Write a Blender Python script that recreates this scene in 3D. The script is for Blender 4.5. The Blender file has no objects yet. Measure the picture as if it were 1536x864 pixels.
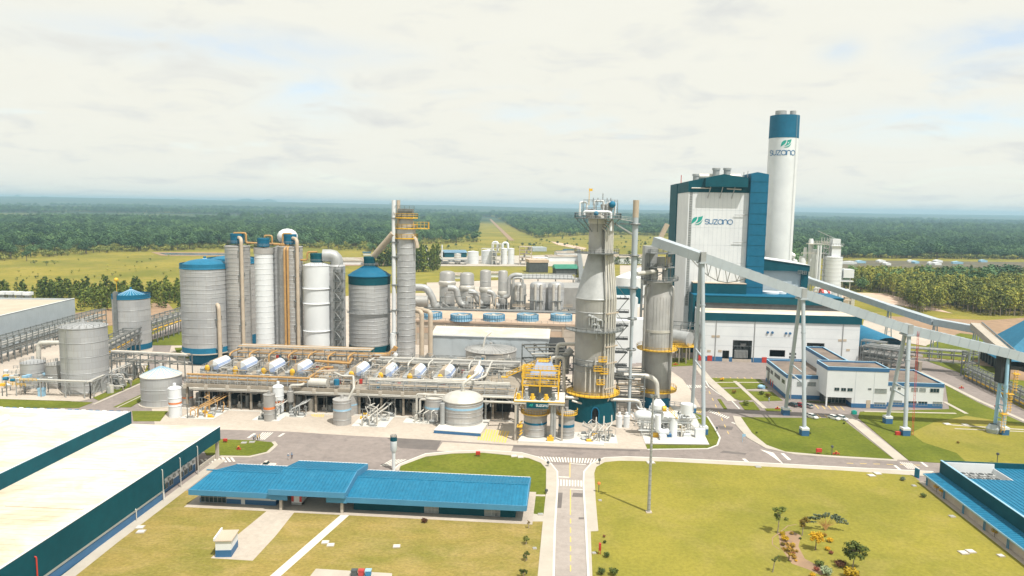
import bpy, math, random
import numpy as np
from mathutils import Vector, Matrix
random.seed(7); RNG = np.random.default_rng(7)
SC = bpy.context.scene
COL = SC.collection
# ------------------------------------------------------------------ camera
H = 70.0; FPX = 1090.0; PITCH = math.radians(6.39); ROLL = math.radians(0.95)
cd = bpy.data.cameras.new('camera'); CAMO = bpy.data.objects.new('camera', cd); COL.objects.link(CAMO)
cd.sensor_width = 36.0; cd.lens = FPX/1536*36.0; cd.clip_start = 1.0; cd.clip_end = 120000.0
CM = Matrix.Rotation(math.pi/2-PITCH, 3, 'X') @ Matrix.Rotation(ROLL, 3, 'Z')
CAMO.matrix_world = Matrix.Translation((0, 0, H)) @ CM.to_4x4()
SC.camera = CAMO
def ray(px, py): return CM @ Vector(((px-768)/FPX, -(py-432)/FPX, -1.0))
# ------------------------------------------------------------------ world, sun, exposure
SUN_EL = math.radians(62); SUN_AZ = math.radians(140)     # azimuth clockwise from +Y
wd = bpy.data.worlds.new('World'); SC.world = wd; wd.use_nodes = True
nt = wd.node_tree; nt.nodes.clear()
def nd(t, ty, **kw):
 n = t.nodes.new(ty)
 for k, v in kw.items():
  if k in n.inputs: n.inputs[k].default_value = v
  else: setattr(n, k, v)
 return n
sky = nd(nt, 'ShaderNodeTexSky'); sky.sky_type = 'NISHITA'; sky.sun_disc = False
sky.sun_elevation = SUN_EL; sky.sun_rotation = SUN_AZ; sky.altitude = 100; sky.dust_density = 0.6; sky.ozone_density = 1.5
bg1 = nd(nt, 'ShaderNodeBackground', Strength=0.115)
nt.links.new(sky.outputs[0], bg1.inputs[0])
tc = nd(nt, 'ShaderNodeTexCoord'); sp = nd(nt, 'ShaderNodeSeparateXYZ'); nt.links.new(tc.outputs['Generated'], sp.inputs[0])
def wm(op, a, b=None, c=None):
 n = nd(nt, 'ShaderNodeMath', operation=op)
 for i, s in enumerate((a, b, c)):
  if s is None: continue
  if isinstance(s, (int, float)): n.inputs[i].default_value = s
  else: nt.links.new(s, n.inputs[i])
 return n.outputs[0]
zc = wm('MAXIMUM', wm('ABSOLUTE', sp.outputs[2]), 0.0); zz = wm('ADD', zc, 0.15)
cx_ = wm('DIVIDE', sp.outputs[0], zz); cy_ = wm('DIVIDE', sp.outputs[1], zz)
cv = nd(nt, 'ShaderNodeCombineXYZ'); nt.links.new(cx_, cv.inputs[0]); nt.links.new(cy_, cv.inputs[1])
def wnoise(scale, detail, rough, off, dist=0.0):
 mp = nd(nt, 'ShaderNodeMapping'); mp.inputs['Location'].default_value = off
 nt.links.new(cv.outputs[0], mp.inputs[0])
 n = nd(nt, 'ShaderNodeTexNoise', Scale=scale, Detail=detail, Roughness=rough, Distortion=dist)
 nt.links.new(mp.outputs[0], n.inputs['Vector']); return n.outputs[0]
n1 = wnoise(0.8, 9.0, 0.56, (3.1, 1.55, 0.4), 0.5)
n2 = wnoise(2.1, 10.0, 0.58, (7.7, 3.2, 1.9), 0.5)
def wramp(s, *st):
 r = nd(nt, 'ShaderNodeValToRGB'); e = r.color_ramp.elements
 while len(e) < len(st): e.new(0.5)
 for k, (p, c) in enumerate(st): e[k].position = p; e[k].color = (*c, 1)
 nt.links.new(s, r.inputs[0]); return r.outputs[0]
cover = wramp(n1, (0.32, (0.62,)*3), (0.44, (1.0,)*3))
def gap(px, py, wx, wz):      # a break in the cloud towards one direction
 d = ray(px, py).normalized()
 q = wm('ADD', wm('POWER', wm('DIVIDE', wm('SUBTRACT', sp.outputs[0], d.x), wx), 2.0), wm('POWER', wm('DIVIDE', wm('SUBTRACT', sp.outputs[2], d.z), wz), 2.0))
 return wm('MULTIPLY', wm('EXPONENT', wm('MULTIPLY', q, -1.0)), wm('MULTIPLY', wm('SUBTRACT', n2, 0.36), 4.2))
gs = None
for a_ in ((330, 72, .17, .022), (470, 150, .06, .03), (1262, 76, .02, .014), (1400, 185, .11, .022), (1500, 60, .06, .02)):
 g_ = gap(*a_); gs = g_ if gs is None else wm('MAXIMUM', gs, g_)
cover = wm('MAXIMUM', wm('SUBTRACT', cover, wm('MULTIPLY', wm('MINIMUM', wm('MAXIMUM', gs, 0.0), 1.0), 0.48)), 0.0)
ccol = wramp(n2, (0.27, (0.83, 0.84, 0.815)), (0.40, (0.94, 0.94, 0.875)), (0.47, (1.01, 1.0, 0.90)), (0.60, (1.02, 1.01, 0.91)), (0.75, (0.94, 0.94, 0.87)))
CLOUD = 0.55
bg2 = nd(nt, 'ShaderNodeBackground', Strength=CLOUD); nt.links.new(ccol, bg2.inputs[0])
mxs = nd(nt, 'ShaderNodeMixShader'); nt.links.new(cover, mxs.inputs[0]); nt.links.new(bg1.outputs[0], mxs.inputs[1]); nt.links.new(bg2.outputs[0], mxs.inputs[2])
wo = nd(nt, 'ShaderNodeOutputWorld'); nt.links.new(mxs.outputs[0], wo.inputs[0])
sd = bpy.data.lights.new('sun', 'SUN'); sd.energy = 3.3; sd.angle = math.radians(0.6); sd.color = (1.0, 0.955, 0.87)
so = bpy.data.objects.new('sun', sd); COL.objects.link(so)
sdir = Vector((math.sin(SUN_AZ)*math.cos(SUN_EL), math.cos(SUN_AZ)*math.cos(SUN_EL), math.sin(SUN_EL)))
so.rotation_euler = sdir.to_track_quat('Z', 'Y').to_euler(); so.location = (0, 0, 400)
SC.view_settings.view_transform = 'Standard'; SC.view_settings.look = 'None'
SC.view_settings.exposure = 0.74; SC.view_settings.gamma = 1.0; SC.view_settings.use_curve_mapping = False
try:
 SC.cycles.use_denoising = True; SC.cycles.volume_bounces = 0; SC.cycles.max_bounces = 6; SC.cycles.transparent_max_bounces = 6
except Exception: pass
# ------------------------------------------------------------------ photograph measurement -> place on the ground
def G(px, py, z=0.0):
 d = ray(px, py); t = (z-H)/d.z; return Vector((d.x*t, d.y*t, z))
def at(px, py, Y):
 d = ray(px, py); t = Y/d.y; return Vector((d.x*t, Y, H+d.z*t))
def hz(px, py, dist):
 d = ray(px, py); return H + d.z*dist/math.hypot(d.x, d.y)
def hd(p): return math.hypot(p.x, p.y)
def proj(P):
 v = CM.transposed() @ (Vector(P)-Vector((0, 0, H))); return (768+FPX*v.x/-v.z, 432-FPX*v.y/-v.z)
# ------------------------------------------------------------------ materials
MATS = {}
def mat(name, c1, c2=None, scale=0.5, rough=0.6, metal=0.0, bump=0.0, kind='noise', obj=False, lo=0.35, hi=0.65, stretch=None, spec=0.5, dirt=None, speck=None):
 m = bpy.data.materials.new(name); m.use_nodes = True; t = m.node_tree
 b = t.nodes['Principled BSDF']; b.inputs['Roughness'].default_value = rough; b.inputs['Metallic'].default_value = metal
 b.inputs['Specular IOR Level'].default_value = spec
 L = t.links.new
 src = nd(t, 'ShaderNodeTexCoord').outputs['Object'] if obj else nd(t, 'ShaderNodeNewGeometry').outputs['Position']
 if stretch:
  mp = nd(t, 'ShaderNodeMapping'); mp.inputs['Scale'].default_value = stretch; L(src, mp.inputs[0]); src = mp.outputs[0]
 def mix(f, a, bb, mode='MIX'):
  x = nd(t, 'ShaderNodeMix', data_type='RGBA', blend_type=mode)
  for i, s in ((0, f), (6, a), (7, bb)):
   if isinstance(s, tuple): x.inputs[i].default_value = (*s, 1)
   elif isinstance(s, (int, float)): x.inputs[i].default_value = s
   else: L(s, x.inputs[i])
  return x.outputs[2]
 def ramp(s, a, bb):
  r = nd(t, 'ShaderNodeMapRange'); r.inputs[1].default_value = a; r.inputs[2].default_value = bb; L(s, r.inputs[0]); return r.outputs[0]
 def noise(sc, det=5.0, ro=0.6, s=None, dist=0.0):
  n = nd(t, 'ShaderNodeTexNoise', Scale=sc, Detail=det, Roughness=ro, Distortion=dist); L(s or src, n.inputs['Vector']); return n.outputs[0]
 if c2 is None: c2 = tuple(x*0.82 for x in c1)
 nz = noise(scale)
 col = mix(ramp(nz, lo, hi), c1, c2)
 if dirt:
  dc, ds, dlo, dhi, amt = dirt
  f = ramp(noise(ds, 8.0, 0.7, dist=0.6), dlo, dhi)
  mm = nd(t, 'ShaderNodeMath', operation='MULTIPLY'); L(f, mm.inputs[0]); mm.inputs[1].default_value = amt
  col = mix(mm.outputs[0], col, dc)
 if speck:
  sp_ = mix(ramp(noise(speck[0], 4.0, 0.75), 0.36, 0.64), (1-speck[1],)*3, (1+speck[1]*.6,)*3); col = mix(1.0, col, sp_, 'MULTIPLY')
 if kind == 'clad':   # sheet courses round a tank: tint per sheet, dark joints, faint vertical runs
  tco = nd(t, 'ShaderNodeTexCoord'); s3 = nd(t, 'ShaderNodeSeparateXYZ'); L(tco.outputs['Object'], s3.inputs[0])
  a = nd(t, 'ShaderNodeMath', operation='ARCTAN2'); L(s3.outputs[1], a.inputs[0]); L(s3.outputs[0], a.inputs[1])
  ma = nd(t, 'ShaderNodeMath', operation='MULTIPLY'); L(a.outputs[0], ma.inputs[0]); ma.inputs[1].default_value = 9.0
  cb = nd(t, 'ShaderNodeCombineXYZ'); L(ma.outputs[0], cb.inputs[0]); L(s3.outputs[2], cb.inputs[1])
  br = nd(t, 'ShaderNodeTexBrick'); L(cb.outputs[0], br.inputs['Vector'])
  br.inputs['Color1'].default_value = (1, 1, 1, 1); br.inputs['Color2'].default_value = (0.78, 0.78, 0.80, 1); br.inputs['Mortar'].default_value = (0.62, 0.60, 0.58, 1)
  br.inputs['Scale'].default_value = 1.0; br.inputs['Brick Width'].default_value = 7.0; br.inputs['Row Height'].default_value = 2.3
  br.inputs['Mortar Size'].default_value = 0.05; br.inputs['Bias'].default_value = -0.1
  col = mix(0.75, col, br.outputs[0], 'MULTIPLY')
  cb2 = nd(t, 'ShaderNodeCombineXYZ'); L(ma.outputs[0], cb2.inputs[0])
  sz = nd(t, 'ShaderNodeMath', operation='MULTIPLY'); L(s3.outputs[2], sz.inputs[0]); sz.inputs[1].default_value = 0.06; L(sz.outputs[0], cb2.inputs[1])
  st = ramp(noise(1.6, 4.0, 0.6, cb2.outputs[0]), 0.50, 0.80)
  mm = nd(t, 'ShaderNodeMath', operation='MULTIPLY'); L(st, mm.inputs[0]); mm.inputs[1].default_value = 0.45
  col = mix(mm.outputs[0], col, (0.36, 0.31, 0.27))
 if kind == 'leaf':
  isl = nd(t, 'ShaderNodeNewGeometry'); col = mix(ramp(isl.outputs['Random Per Island'], 0.0, 1.0), c1, c2)
  oi = nd(t, 'ShaderNodeObjectInfo'); hs = nd(t, 'ShaderNodeHueSaturation')
  r1 = nd(t, 'ShaderNodeMapRange'); L(oi.outputs['Random'], r1.inputs[0]); r1.inputs[3].default_value = 0.60; r1.inputs[4].default_value = 1.75
  L(r1.outputs[0], hs.inputs['Value']); L(col, hs.inputs['Color'])
  r2 = nd(t, 'ShaderNodeMapRange'); L(oi.outputs['Random'], r2.inputs[0]); r2.inputs[3].default_value = 0.515; r2.inputs[4].default_value = 0.485
  L(r2.outputs[0], hs.inputs['Hue']); col = mix(1.0, hs.outputs[0], mix(ramp(noise(0.0045, 5.0, 0.65), 0.36, 0.62), (0.62, 0.70, 0.78), (1.75, 1.55, 1.15)), 'MULTIPLY')
 L(col, b.inputs['Base Color'])
 if bump:
  bp = nd(t, 'ShaderNodeBump', Strength=bump, Distance=0.3); L(noise(scale*4, 6.0), bp.inputs['Height']); L(bp.outputs[0], b.inputs['Normal'])
 MATS[name] = m
 return m
# ------------------------------------------------------------------ mesh collector
class MB:
 def __init__(s): s.v = []; s.f = []; s.mi = []; s.cur = 0
 def add(s, vs, fs):
  o = len(s.v); s.v += [tuple(x) for x in vs]; s.f += [tuple(i+o for i in f) for f in fs]; s.mi += [s.cur]*len(fs); return s
 def box(s, x, y, z, sx, sy, sz, rz=0.0):      # centre x,y, bottom z
  c, n = math.cos(rz), math.sin(rz); vs = []
  for dz in (0, sz):
   for a, b in ((-1, -1), (1, -1), (1, 1), (-1, 1)):
    u, w = a*sx/2, b*sy/2; vs.append((x+u*c-w*n, y+u*n+w*c, z+dz))
  return s.add(vs, [(3, 2, 1, 0), (4, 5, 6, 7), (0, 1, 5, 4), (1, 2, 6, 5), (2, 3, 7, 6), (3, 0, 4, 7)])
 def prism(s, poly, z0, z1):
  n = len(poly); a = sum(poly[i][0]*poly[(i+1) % n][1]-poly[(i+1) % n][0]*poly[i][1] for i in range(n))
  if a < 0: poly = poly[::-1]
  z0 = z0 if isinstance(z0, (list, tuple)) else [z0]*n; z1 = z1 if isinstance(z1, (list, tuple)) else [z1]*n
  if a < 0: z0 = z0[::-1]; z1 = z1[::-1]
  vs = [(p[0], p[1], z) for p, z in zip(poly, z0)]+[(p[0], p[1], z) for p, z in zip(poly, z1)]
  return s.add(vs, [tuple(range(n-1, -1, -1)), tuple(range(n, 2*n))]+[(i, (i+1) % n, n+(i+1) % n, n+i) for i in range(n)])
 def sheet(s, poly, z):
  n = len(poly); a = sum(poly[i][0]*poly[(i+1) % n][1]-poly[(i+1) % n][0]*poly[i][1] for i in range(n))
  if a < 0: poly = poly[::-1]
  return s.add([(p[0], p[1], z) for p in poly], [tuple(range(n))])
 def face(s, *pts): return s.add(pts, [tuple(range(len(pts)))])
 def beam(s, a, b, w, h=None):
  a = Vector(a); b = Vector(b); h = h or w; d = (b-a)
  if d.length < 1e-6: return s
  d.normalize(); u = Vector((0, 0, 1)).cross(d)
  if u.length < 1e-3: u = Vector((1, 0, 0))
  u.normalize(); n = d.cross(u); vs = []
  for p in (a, b):
   for i, j in ((-1, -1), (1, -1), (1, 1), (-1, 1)): vs.append(p+u*(i*w/2)+n*(j*h/2))
  return s.add(vs, [(3, 2, 1, 0), (4, 5, 6, 7), (0, 1, 5, 4), (1, 2, 6, 5), (2, 3, 7, 6), (3, 0, 4, 7)])
 def tube(s, pts, r, n=8, cap=True):
  pts = [Vector(p) for p in pts]; k = len(pts); rs = r if isinstance(r, (list, tuple)) else [r]*k
  o = len(s.v); vs = []; fs = []
  pu = None
  for i, p in enumerate(pts):
   d = (pts[min(i+1, k-1)]-pts[max(i-1, 0)])
   d = d.normalized() if d.length > 1e-9 else Vector((0, 0, 1))
   u = (pu - d*pu.dot(d)) if pu is not None else d.orthogonal()
   if u.length < 1e-4: u = d.orthogonal()
   u.normalize(); pu = u; w = d.cross(u)
   for j in range(n):
    an = 2*math.pi*j/n; vs.append(p+(u*math.cos(an)+w*math.sin(an))*rs[i])
  for i in range(k-1):
   for j in range(n):
    j2 = (j+1) % n; fs.append((i*n+j, i*n+j2, (i+1)*n+j2, (i+1)*n+j))
  if cap: fs += [tuple(range(n-1, -1, -1)), tuple(range((k-1)*n, k*n))]
  return s.add(vs, fs)
 def pipe(s, pts, r, n=8, bend=2.2):      # rounded corners
  pts = [Vector(p) for p in pts]; out = [pts[0]]
  for i in range(1, len(pts)-1):
   a, p, b = pts[i-1], pts[i], pts[i+1]; R = min(bend*r, (p-a).length*0.45, (b-p).length*0.45)
   q0 = p+(a-p).normalized()*R; q1 = p+(b-p).normalized()*R
   for t in (0, .33, .67, 1): out.append(q0*(1-t)**2+p*2*t*(1-t)+q1*t*t)
  out.append(pts[-1]); return s.tube(out, r, n)
 def lathe(s, prof, n=32, x=0, y=0, z=0, a0=0, a1=2*math.pi):
  full = abs(a1-a0-2*math.pi) < 1e-6; m = n if full else n+1; vs = []; fs = []
  for r, h in prof:
   for j in range(m):
    a = a0+(a1-a0)*j/n; vs.append((x+r*math.cos(a), y+r*math.sin(a), z+h))
  for i in range(len(prof)-1):
   for j in range(n):
    j2 = (j+1) % m; fs.append((i*m+j, i*m+j2, (i+1)*m+j2, (i+1)*m+j))
  return s.add(vs, fs)
 def cyl(s, x, y, z0, z1, r, n=24, r1=None):
  r1 = r if r1 is None else r1
  return s.lathe([(0.001, z0), (r, z0), (r1, z1), (0.001, z1)], n, x, y)
 def ring(s, x, y, z, R, r, n=40, m=5):
  prof = [(R+r*math.cos(2*math.pi*i/m), r*math.sin(2*math.pi*i/m)) for i in range(m+1)]
  return s.lathe(prof, n, x, y, z)
 def ball(s, c, r, n=12, sq=(1, 1, 1)):
  prof = [(max(math.sin(math.pi*i/(n//2)), 1e-3), -math.cos(math.pi*i/(n//2))) for i in range(n//2+1)]
  vs = []; fs = []
  for q, h in prof:
   for j in range(n):
    a = 2*math.pi*j/n; vs.append((c[0]+r*sq[0]*q*math.cos(a), c[1]+r*sq[1]*q*math.sin(a), c[2]+r*sq[2]*h))
  for i in range(len(prof)-1):
   for j in range(n): fs.append((i*n+j, i*n+(j+1) % n, (i+1)*n+(j+1) % n, (i+1)*n+j))
  return s.add(vs, fs)
 def rail(s, pts, h=1.1, w=0.09, step=2.2, closed=False):     # guard rail: posts and two bars
  pts = [Vector(p) for p in pts]
  if closed: pts = pts+[pts[0]]
  for a, b in zip(pts[:-1], pts[1:]):
   L = (b-a).length; k = max(1, round(L/step))
   for i in range(k+1):
    p = a.lerp(b, i/k); s.beam(p, p+Vector((0, 0, h)), w)
   for q in (h, h*0.55): s.beam(a+Vector((0, 0, q)), b+Vector((0, 0, q)), w)
  return s
def wloc(o):
 p = Vector(o.location)
 while o.parent: o = o.parent; p += Vector(o.location)
 return p
def props(o, label=None, cat=None, group=None, kind=None):
 if label: o['label'] = label
 if cat: o['category'] = cat
 if group: o['group'] = group
 if kind: o['kind'] = kind
 return o
def O(mb, name, m, parent=None, label=None, cat=None, group=None, kind=None, local=False, smooth=True, origin=None):
 me = bpy.data.meshes.new(name)
 if local: off = Vector((0, 0, 0))
 elif parent: off = wloc(parent)
 elif origin is not None: off = Vector(origin)
 else:
  A = np.array(mb.v); off = Vector(((A[:, 0].min()+A[:, 0].max())/2, (A[:, 1].min()+A[:, 1].max())/2, A[:, 2].min()))
 vs = mb.v if off.length == 0 else [(a-off.x, b-off.y, c-off.z) for a, b, c in mb.v]
 me.from_pydata(vs, [], mb.f)
 for x in (m if isinstance(m, (list, tuple)) else [m]): me.materials.append(MATS[x] if isinstance(x, str) else x)
 if any(mb.mi): me.polygons.foreach_set('material_index', mb.mi)
 if smooth:
  me.polygons.foreach_set('use_smooth', [True]*len(me.polygons)); me.set_sharp_from_angle(angle=math.radians(38))
 me.update()
 o = bpy.data.objects.new(name, me); COL.objects.link(o)
 if parent: o.parent = parent
 elif not local: o.location = off
 return props(o, label, cat, group, kind)
def thing(name, label, cat, loc=(0, 0, 0), group=None, rz=0.0):
 o = bpy.data.objects.new(name, None); COL.objects.link(o); o.location = loc; o.rotation_euler = (0, 0, rz); o.empty_display_size = 0.5
 return props(o, label, cat, group)
def twin(o, parent, loc=None):
 c = o.copy(); COL.objects.link(c); c.parent = parent
 if loc is not None: c.location = loc
 return c
def copy_tree(o, loc=None, rz=None, label=None, parent=None, scale=None):
 c = o.copy(); COL.objects.link(c)
 if parent: c.parent = parent
 if loc is not None: c.location = loc
 if rz is not None: c.rotation_euler = (0, 0, rz)
 if scale is not None: c.scale = (scale,)*3 if not isinstance(scale, tuple) else scale
 if label: c['label'] = label
 for ch in list(o.children): copy_tree(ch, parent=c)
 return c
U = Vector((math.cos(math.radians(-4.5)), math.sin(math.radians(-4.5)), 0))      # long axis of the plant grid
def gp(pts, z=0.0): return [G(x, y, z) for x, y in pts]
# ------------------------------------------------------------------ palette
mat('concrete', (0.50, 0.435, 0.37), (0.41, 0.355, 0.30), 0.05, 0.85, dirt=((0.33, 0.25, 0.19), 0.09, 0.55, 0.85, 0.55), speck=(.7, .10))
mat('pale_concrete', (0.46, 0.415, 0.355), (0.40, 0.36, 0.305), 0.2, 0.85, dirt=((0.38, 0.33, 0.28), 0.15, 0.62, 0.9, 0.4))
mat('white_pad', (0.62, 0.605, 0.565), (0.55, 0.535, 0.495), 0.1, 0.8)
mat('asphalt', (0.260, 0.220, 0.202), (0.222, 0.188, 0.173), 0.06, 0.9, dirt=((0.13, 0.115, 0.11), 0.13, 0.54, 0.74, 0.65), speck=(.5, .14))
mat('old_asphalt', (0.36, 0.315, 0.285), (0.31, 0.27, 0.245), 0.10, 0.9, dirt=((0.25, 0.21, 0.19), 0.2, 0.55, 0.8, 0.5), speck=(.6, .10))
mat('asphalt_patch', (0.155, 0.135, 0.125), (0.12, 0.105, 0.10), 0.3, 0.9)
mat('lawn', (0.262, 0.230, 0.042), (0.186, 0.180, 0.032), 0.045, 0.95, bump=0.3, lo=0.38, hi=0.66, spec=0.1, dirt=((0.32, 0.255, 0.085), 0.055, 0.48, 0.80, 0.75), speck=(1.1, .15))
mat('lawn_deep', (0.150, 0.168, 0.022), (0.102, 0.126, 0.016), 0.06, 0.95, bump=0.3, spec=0.1, dirt=((0.20, 0.185, 0.04), 0.07, 0.52, 0.80, 0.6), speck=(0.9, .2))
mat('lawn_dry', (0.29, 0.220, 0.065), (0.195, 0.178, 0.040), 0.06, 0.95, bump=0.3, spec=0.1, dirt=((0.38, 0.28, 0.12), 0.10, 0.46, 0.76, 0.75), stretch=(1.0, 1.6, 1.0), speck=(1.3, .22))
mat('marking', (0.72, 0.69, 0.63), (0.55, 0.52, 0.47), 1.2, 0.8)
mat('yellow_marking', (0.72, 0.50, 0.09), (0.60, 0.43, 0.14), 1.0, 0.8)
mat('white_paint', (0.70, 0.725, 0.745), (0.63, 0.655, 0.68), 0.12, 0.55, dirt=((0.55, 0.47, 0.38), 0.25, 0.62, 0.95, 0.25))
mat('grey_paint', (0.42, 0.47, 0.51), (0.375, 0.42, 0.455), 0.2, 0.5)
mat('roof_white', (0.66, 0.62, 0.545), (0.62, 0.555, 0.465), 0.035, 0.75, spec=0.25, dirt=((0.50, 0.335, 0.205), 0.06, 0.44, 0.70, 0.75), stretch=(1.0, 1.6, 1.0), speck=(.8, .06))
mat('roof_tan', (0.50, 0.42, 0.33), (0.43, 0.355, 0.275), 0.1, 0.8)
mat('roof_brown', (0.22, 0.17, 0.135), (0.125, 0.10, 0.085), 0.18, 0.9, dirt=((0.30, 0.25, 0.21), 0.3, 0.52, 0.8, 0.6))
mat('teal', (0.004, 0.078, 0.105), (0.003, 0.064, 0.088), 0.15, 0.65, spec=0.15, speck=(.5, .10))
mat('teal_blue', (0.008, 0.125, 0.225), (0.007, 0.11, 0.20), 0.1, 0.6, spec=0.2, speck=(.5, .08))
mat('blue_trim', (0.035, 0.135, 0.285), (0.030, 0.115, 0.25), 0.5, 0.55)
mat('blue_roof', (0.016, 0.165, 0.290), (0.013, 0.145, 0.260), 0.12, 0.6, spec=0.25, dirt=((0.045, 0.22, 0.34), 0.35, 0.52, 0.85, 0.6), speck=(.9, .14))
mat('blue_fascia', (0.075, 0.250, 0.410), (0.065, 0.22, 0.37), 0.3, 0.6, spec=0.25)
mat('light_blue', (0.30, 0.50, 0.66), (0.26, 0.45, 0.60), 0.6, 0.5)
mat('lilac_blue', (0.36, 0.44, 0.63), (0.30, 0.38, 0.57), 0.4, 0.45)
mat('cladding', (0.50, 0.51, 0.52), (0.45, 0.46, 0.47), 0.15, 0.5, 0.35, kind='clad')
mat('warm_cladding', (0.48, 0.47, 0.455), (0.41, 0.40, 0.39), 0.15, 0.5, 0.3, kind='clad')
mat('dull_metal', (0.40, 0.395, 0.38), (0.32, 0.315, 0.305), 0.2, 0.5, 0.3, dirt=((0.27, 0.21, 0.16), 0.3, 0.55, 0.9, 0.5))
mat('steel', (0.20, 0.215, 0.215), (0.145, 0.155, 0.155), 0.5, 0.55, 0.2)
mat('pale_steel', (0.40, 0.41, 0.41), (0.33, 0.34, 0.34), 0.5, 0.5, 0.2)
mat('pale_pipe', (0.60, 0.58, 0.53), (0.50, 0.48, 0.44), 0.4, 0.45, 0.15)
mat('beige_pipe', (0.49, 0.41, 0.32), (0.42, 0.345, 0.26), 0.4, 0.55)
mat('orange_pipe', (0.47, 0.275, 0.10), (0.38, 0.22, 0.08), 0.5, 0.55)
mat('yellow_paint', (0.74, 0.44, 0.03), (0.64, 0.38, 0.03), 0.8, 0.5)
mat('orange_paint', (0.72, 0.21, 0.05), (0.62, 0.18, 0.045), 0.8, 0.5)
mat('red_paint', (0.52, 0.045, 0.03), (0.42, 0.035, 0.025), 0.8, 0.5)
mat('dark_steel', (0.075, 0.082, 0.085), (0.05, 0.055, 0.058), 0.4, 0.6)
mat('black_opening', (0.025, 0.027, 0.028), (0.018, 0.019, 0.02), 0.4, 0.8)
mat('glass', (0.022, 0.050, 0.055), (0.015, 0.036, 0.042), 0.6, 0.25, spec=0.25)
mat('pale_glass', (0.30, 0.33, 0.335), (0.22, 0.25, 0.255), 1.2, 0.15, spec=0.6)
mat('beam_concrete', (0.33, 0.285, 0.23), (0.26, 0.225, 0.18), 0.3, 0.85)
mat('tower_tan', (0.56, 0.42, 0.315), (0.46, 0.345, 0.26), 0.2, 0.85, dirt=((0.42, 0.22, 0.12), 0.25, 0.6, 0.85, 0.5))
mat('tower_panel', (0.52, 0.46, 0.40), (0.44, 0.38, 0.32), 0.25, 0.8)
mat('logo_green', (0.012, 0.33, 0.27), (0.010, 0.30, 0.245), 1.0, 0.5)
mat('logo_blue', (0.045, 0.16, 0.33), (0.040, 0.145, 0.30), 1.0, 0.5)
mat('soil', (0.34, 0.22, 0.135), (0.25, 0.165, 0.10), 0.15, 0.95, dirt=((0.18, 0.12, 0.08), 0.3, 0.5, 0.8, 0.6))
mat('dark_soil', (0.13, 0.105, 0.06), (0.08, 0.075, 0.045), 0.05, 0.95, dirt=((0.30, 0.22, 0.16), 0.08, 0.55, 0.8, 0.6))
mat('dirt_road', (0.58, 0.43, 0.33), (0.50, 0.36, 0.27), 0.05, 0.95)
mat('bark', (0.17, 0.125, 0.09), (0.11, 0.08, 0.058), 2.0, 0.9)
mat('pale_bark', (0.34, 0.28, 0.22), (0.24, 0.195, 0.155), 2.0, 0.9)
mat('leaf_forest', (0.062, 0.115, 0.056), (0.040, 0.084, 0.044), kind='leaf', rough=0.7, spec=0.15)
mat('leaf_scrub', (0.185, 0.195, 0.055), (0.100, 0.130, 0.038), kind='leaf', rough=0.7, spec=0.15)
mat('leaf_euc', (0.165, 0.172, 0.036), (0.072, 0.105, 0.024), kind='leaf', rough=0.65, spec=0.2)
mat('leaf_pine', (0.085, 0.110, 0.024), (0.032, 0.060, 0.016), kind='leaf', rough=0.7, spec=0.15)
mat('leaf_garden', (0.085, 0.105, 0.022), (0.040, 0.068, 0.022), kind='leaf', rough=0.6, spec=0.2)
mat('leaf_orange', (0.26, 0.155, 0.030), (0.12, 0.105, 0.020), kind='leaf', rough=0.6, spec=0.2)
mat('leaf_yellow', (0.42, 0.27, 0.012), (0.27, 0.185, 0.012), kind='leaf', rough=0.6, spec=0.2)
mat('leaf_red', (0.16, 0.05, 0.035), (0.09, 0.045, 0.025), kind='leaf', rough=0.6, spec=0.2)
mat('leaf_silver', (0.17, 0.21, 0.15), (0.075, 0.115, 0.075), kind='leaf', rough=0.5, spec=0.3)
mat('skin', (0.32, 0.18, 0.115), rough=0.6); mat('cloth_blue', (0.18, 0.33, 0.50), rough=0.9); mat('cloth_navy', (0.05, 0.07, 0.12), rough=0.9)
mat('cloth_yellow', (0.75, 0.47, 0.03), rough=0.9); mat('cloth_grey', (0.42, 0.44, 0.46), rough=0.9); mat('hair', (0.02, 0.016, 0.013), rough=0.8)
mat('car_white', (0.76, 0.76, 0.75), rough=0.25); mat('car_dark', (0.05, 0.065, 0.075), rough=0.25); mat('car_red', (0.30, 0.028, 0.035), rough=0.25); mat('car_silver', (0.45, 0.46, 0.46), rough=0.25, metal=0.4)
mat('rubber', (0.02, 0.02, 0.02), rough=0.9); mat('lamp_lens', (0.7, 0.68, 0.62), rough=0.2); mat('tail_red', (0.4, 0.02, 0.02), rough=0.3)
mat('bin_blue', (0.03, 0.20, 0.38)); mat('bin_red', (0.45, 0.05, 0.05)); mat('bin_grey', (0.07, 0.085, 0.09))
mat('green_roof', (0.10, 0.42, 0.29), (0.085, 0.37, 0.255), 0.2, 0.6)
mat('pond', (0.05, 0.10, 0.15), (0.06, 0.115, 0.165), 0.05, 0.2)
mat('steamy', (0.85, 0.85, 0.83))
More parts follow.
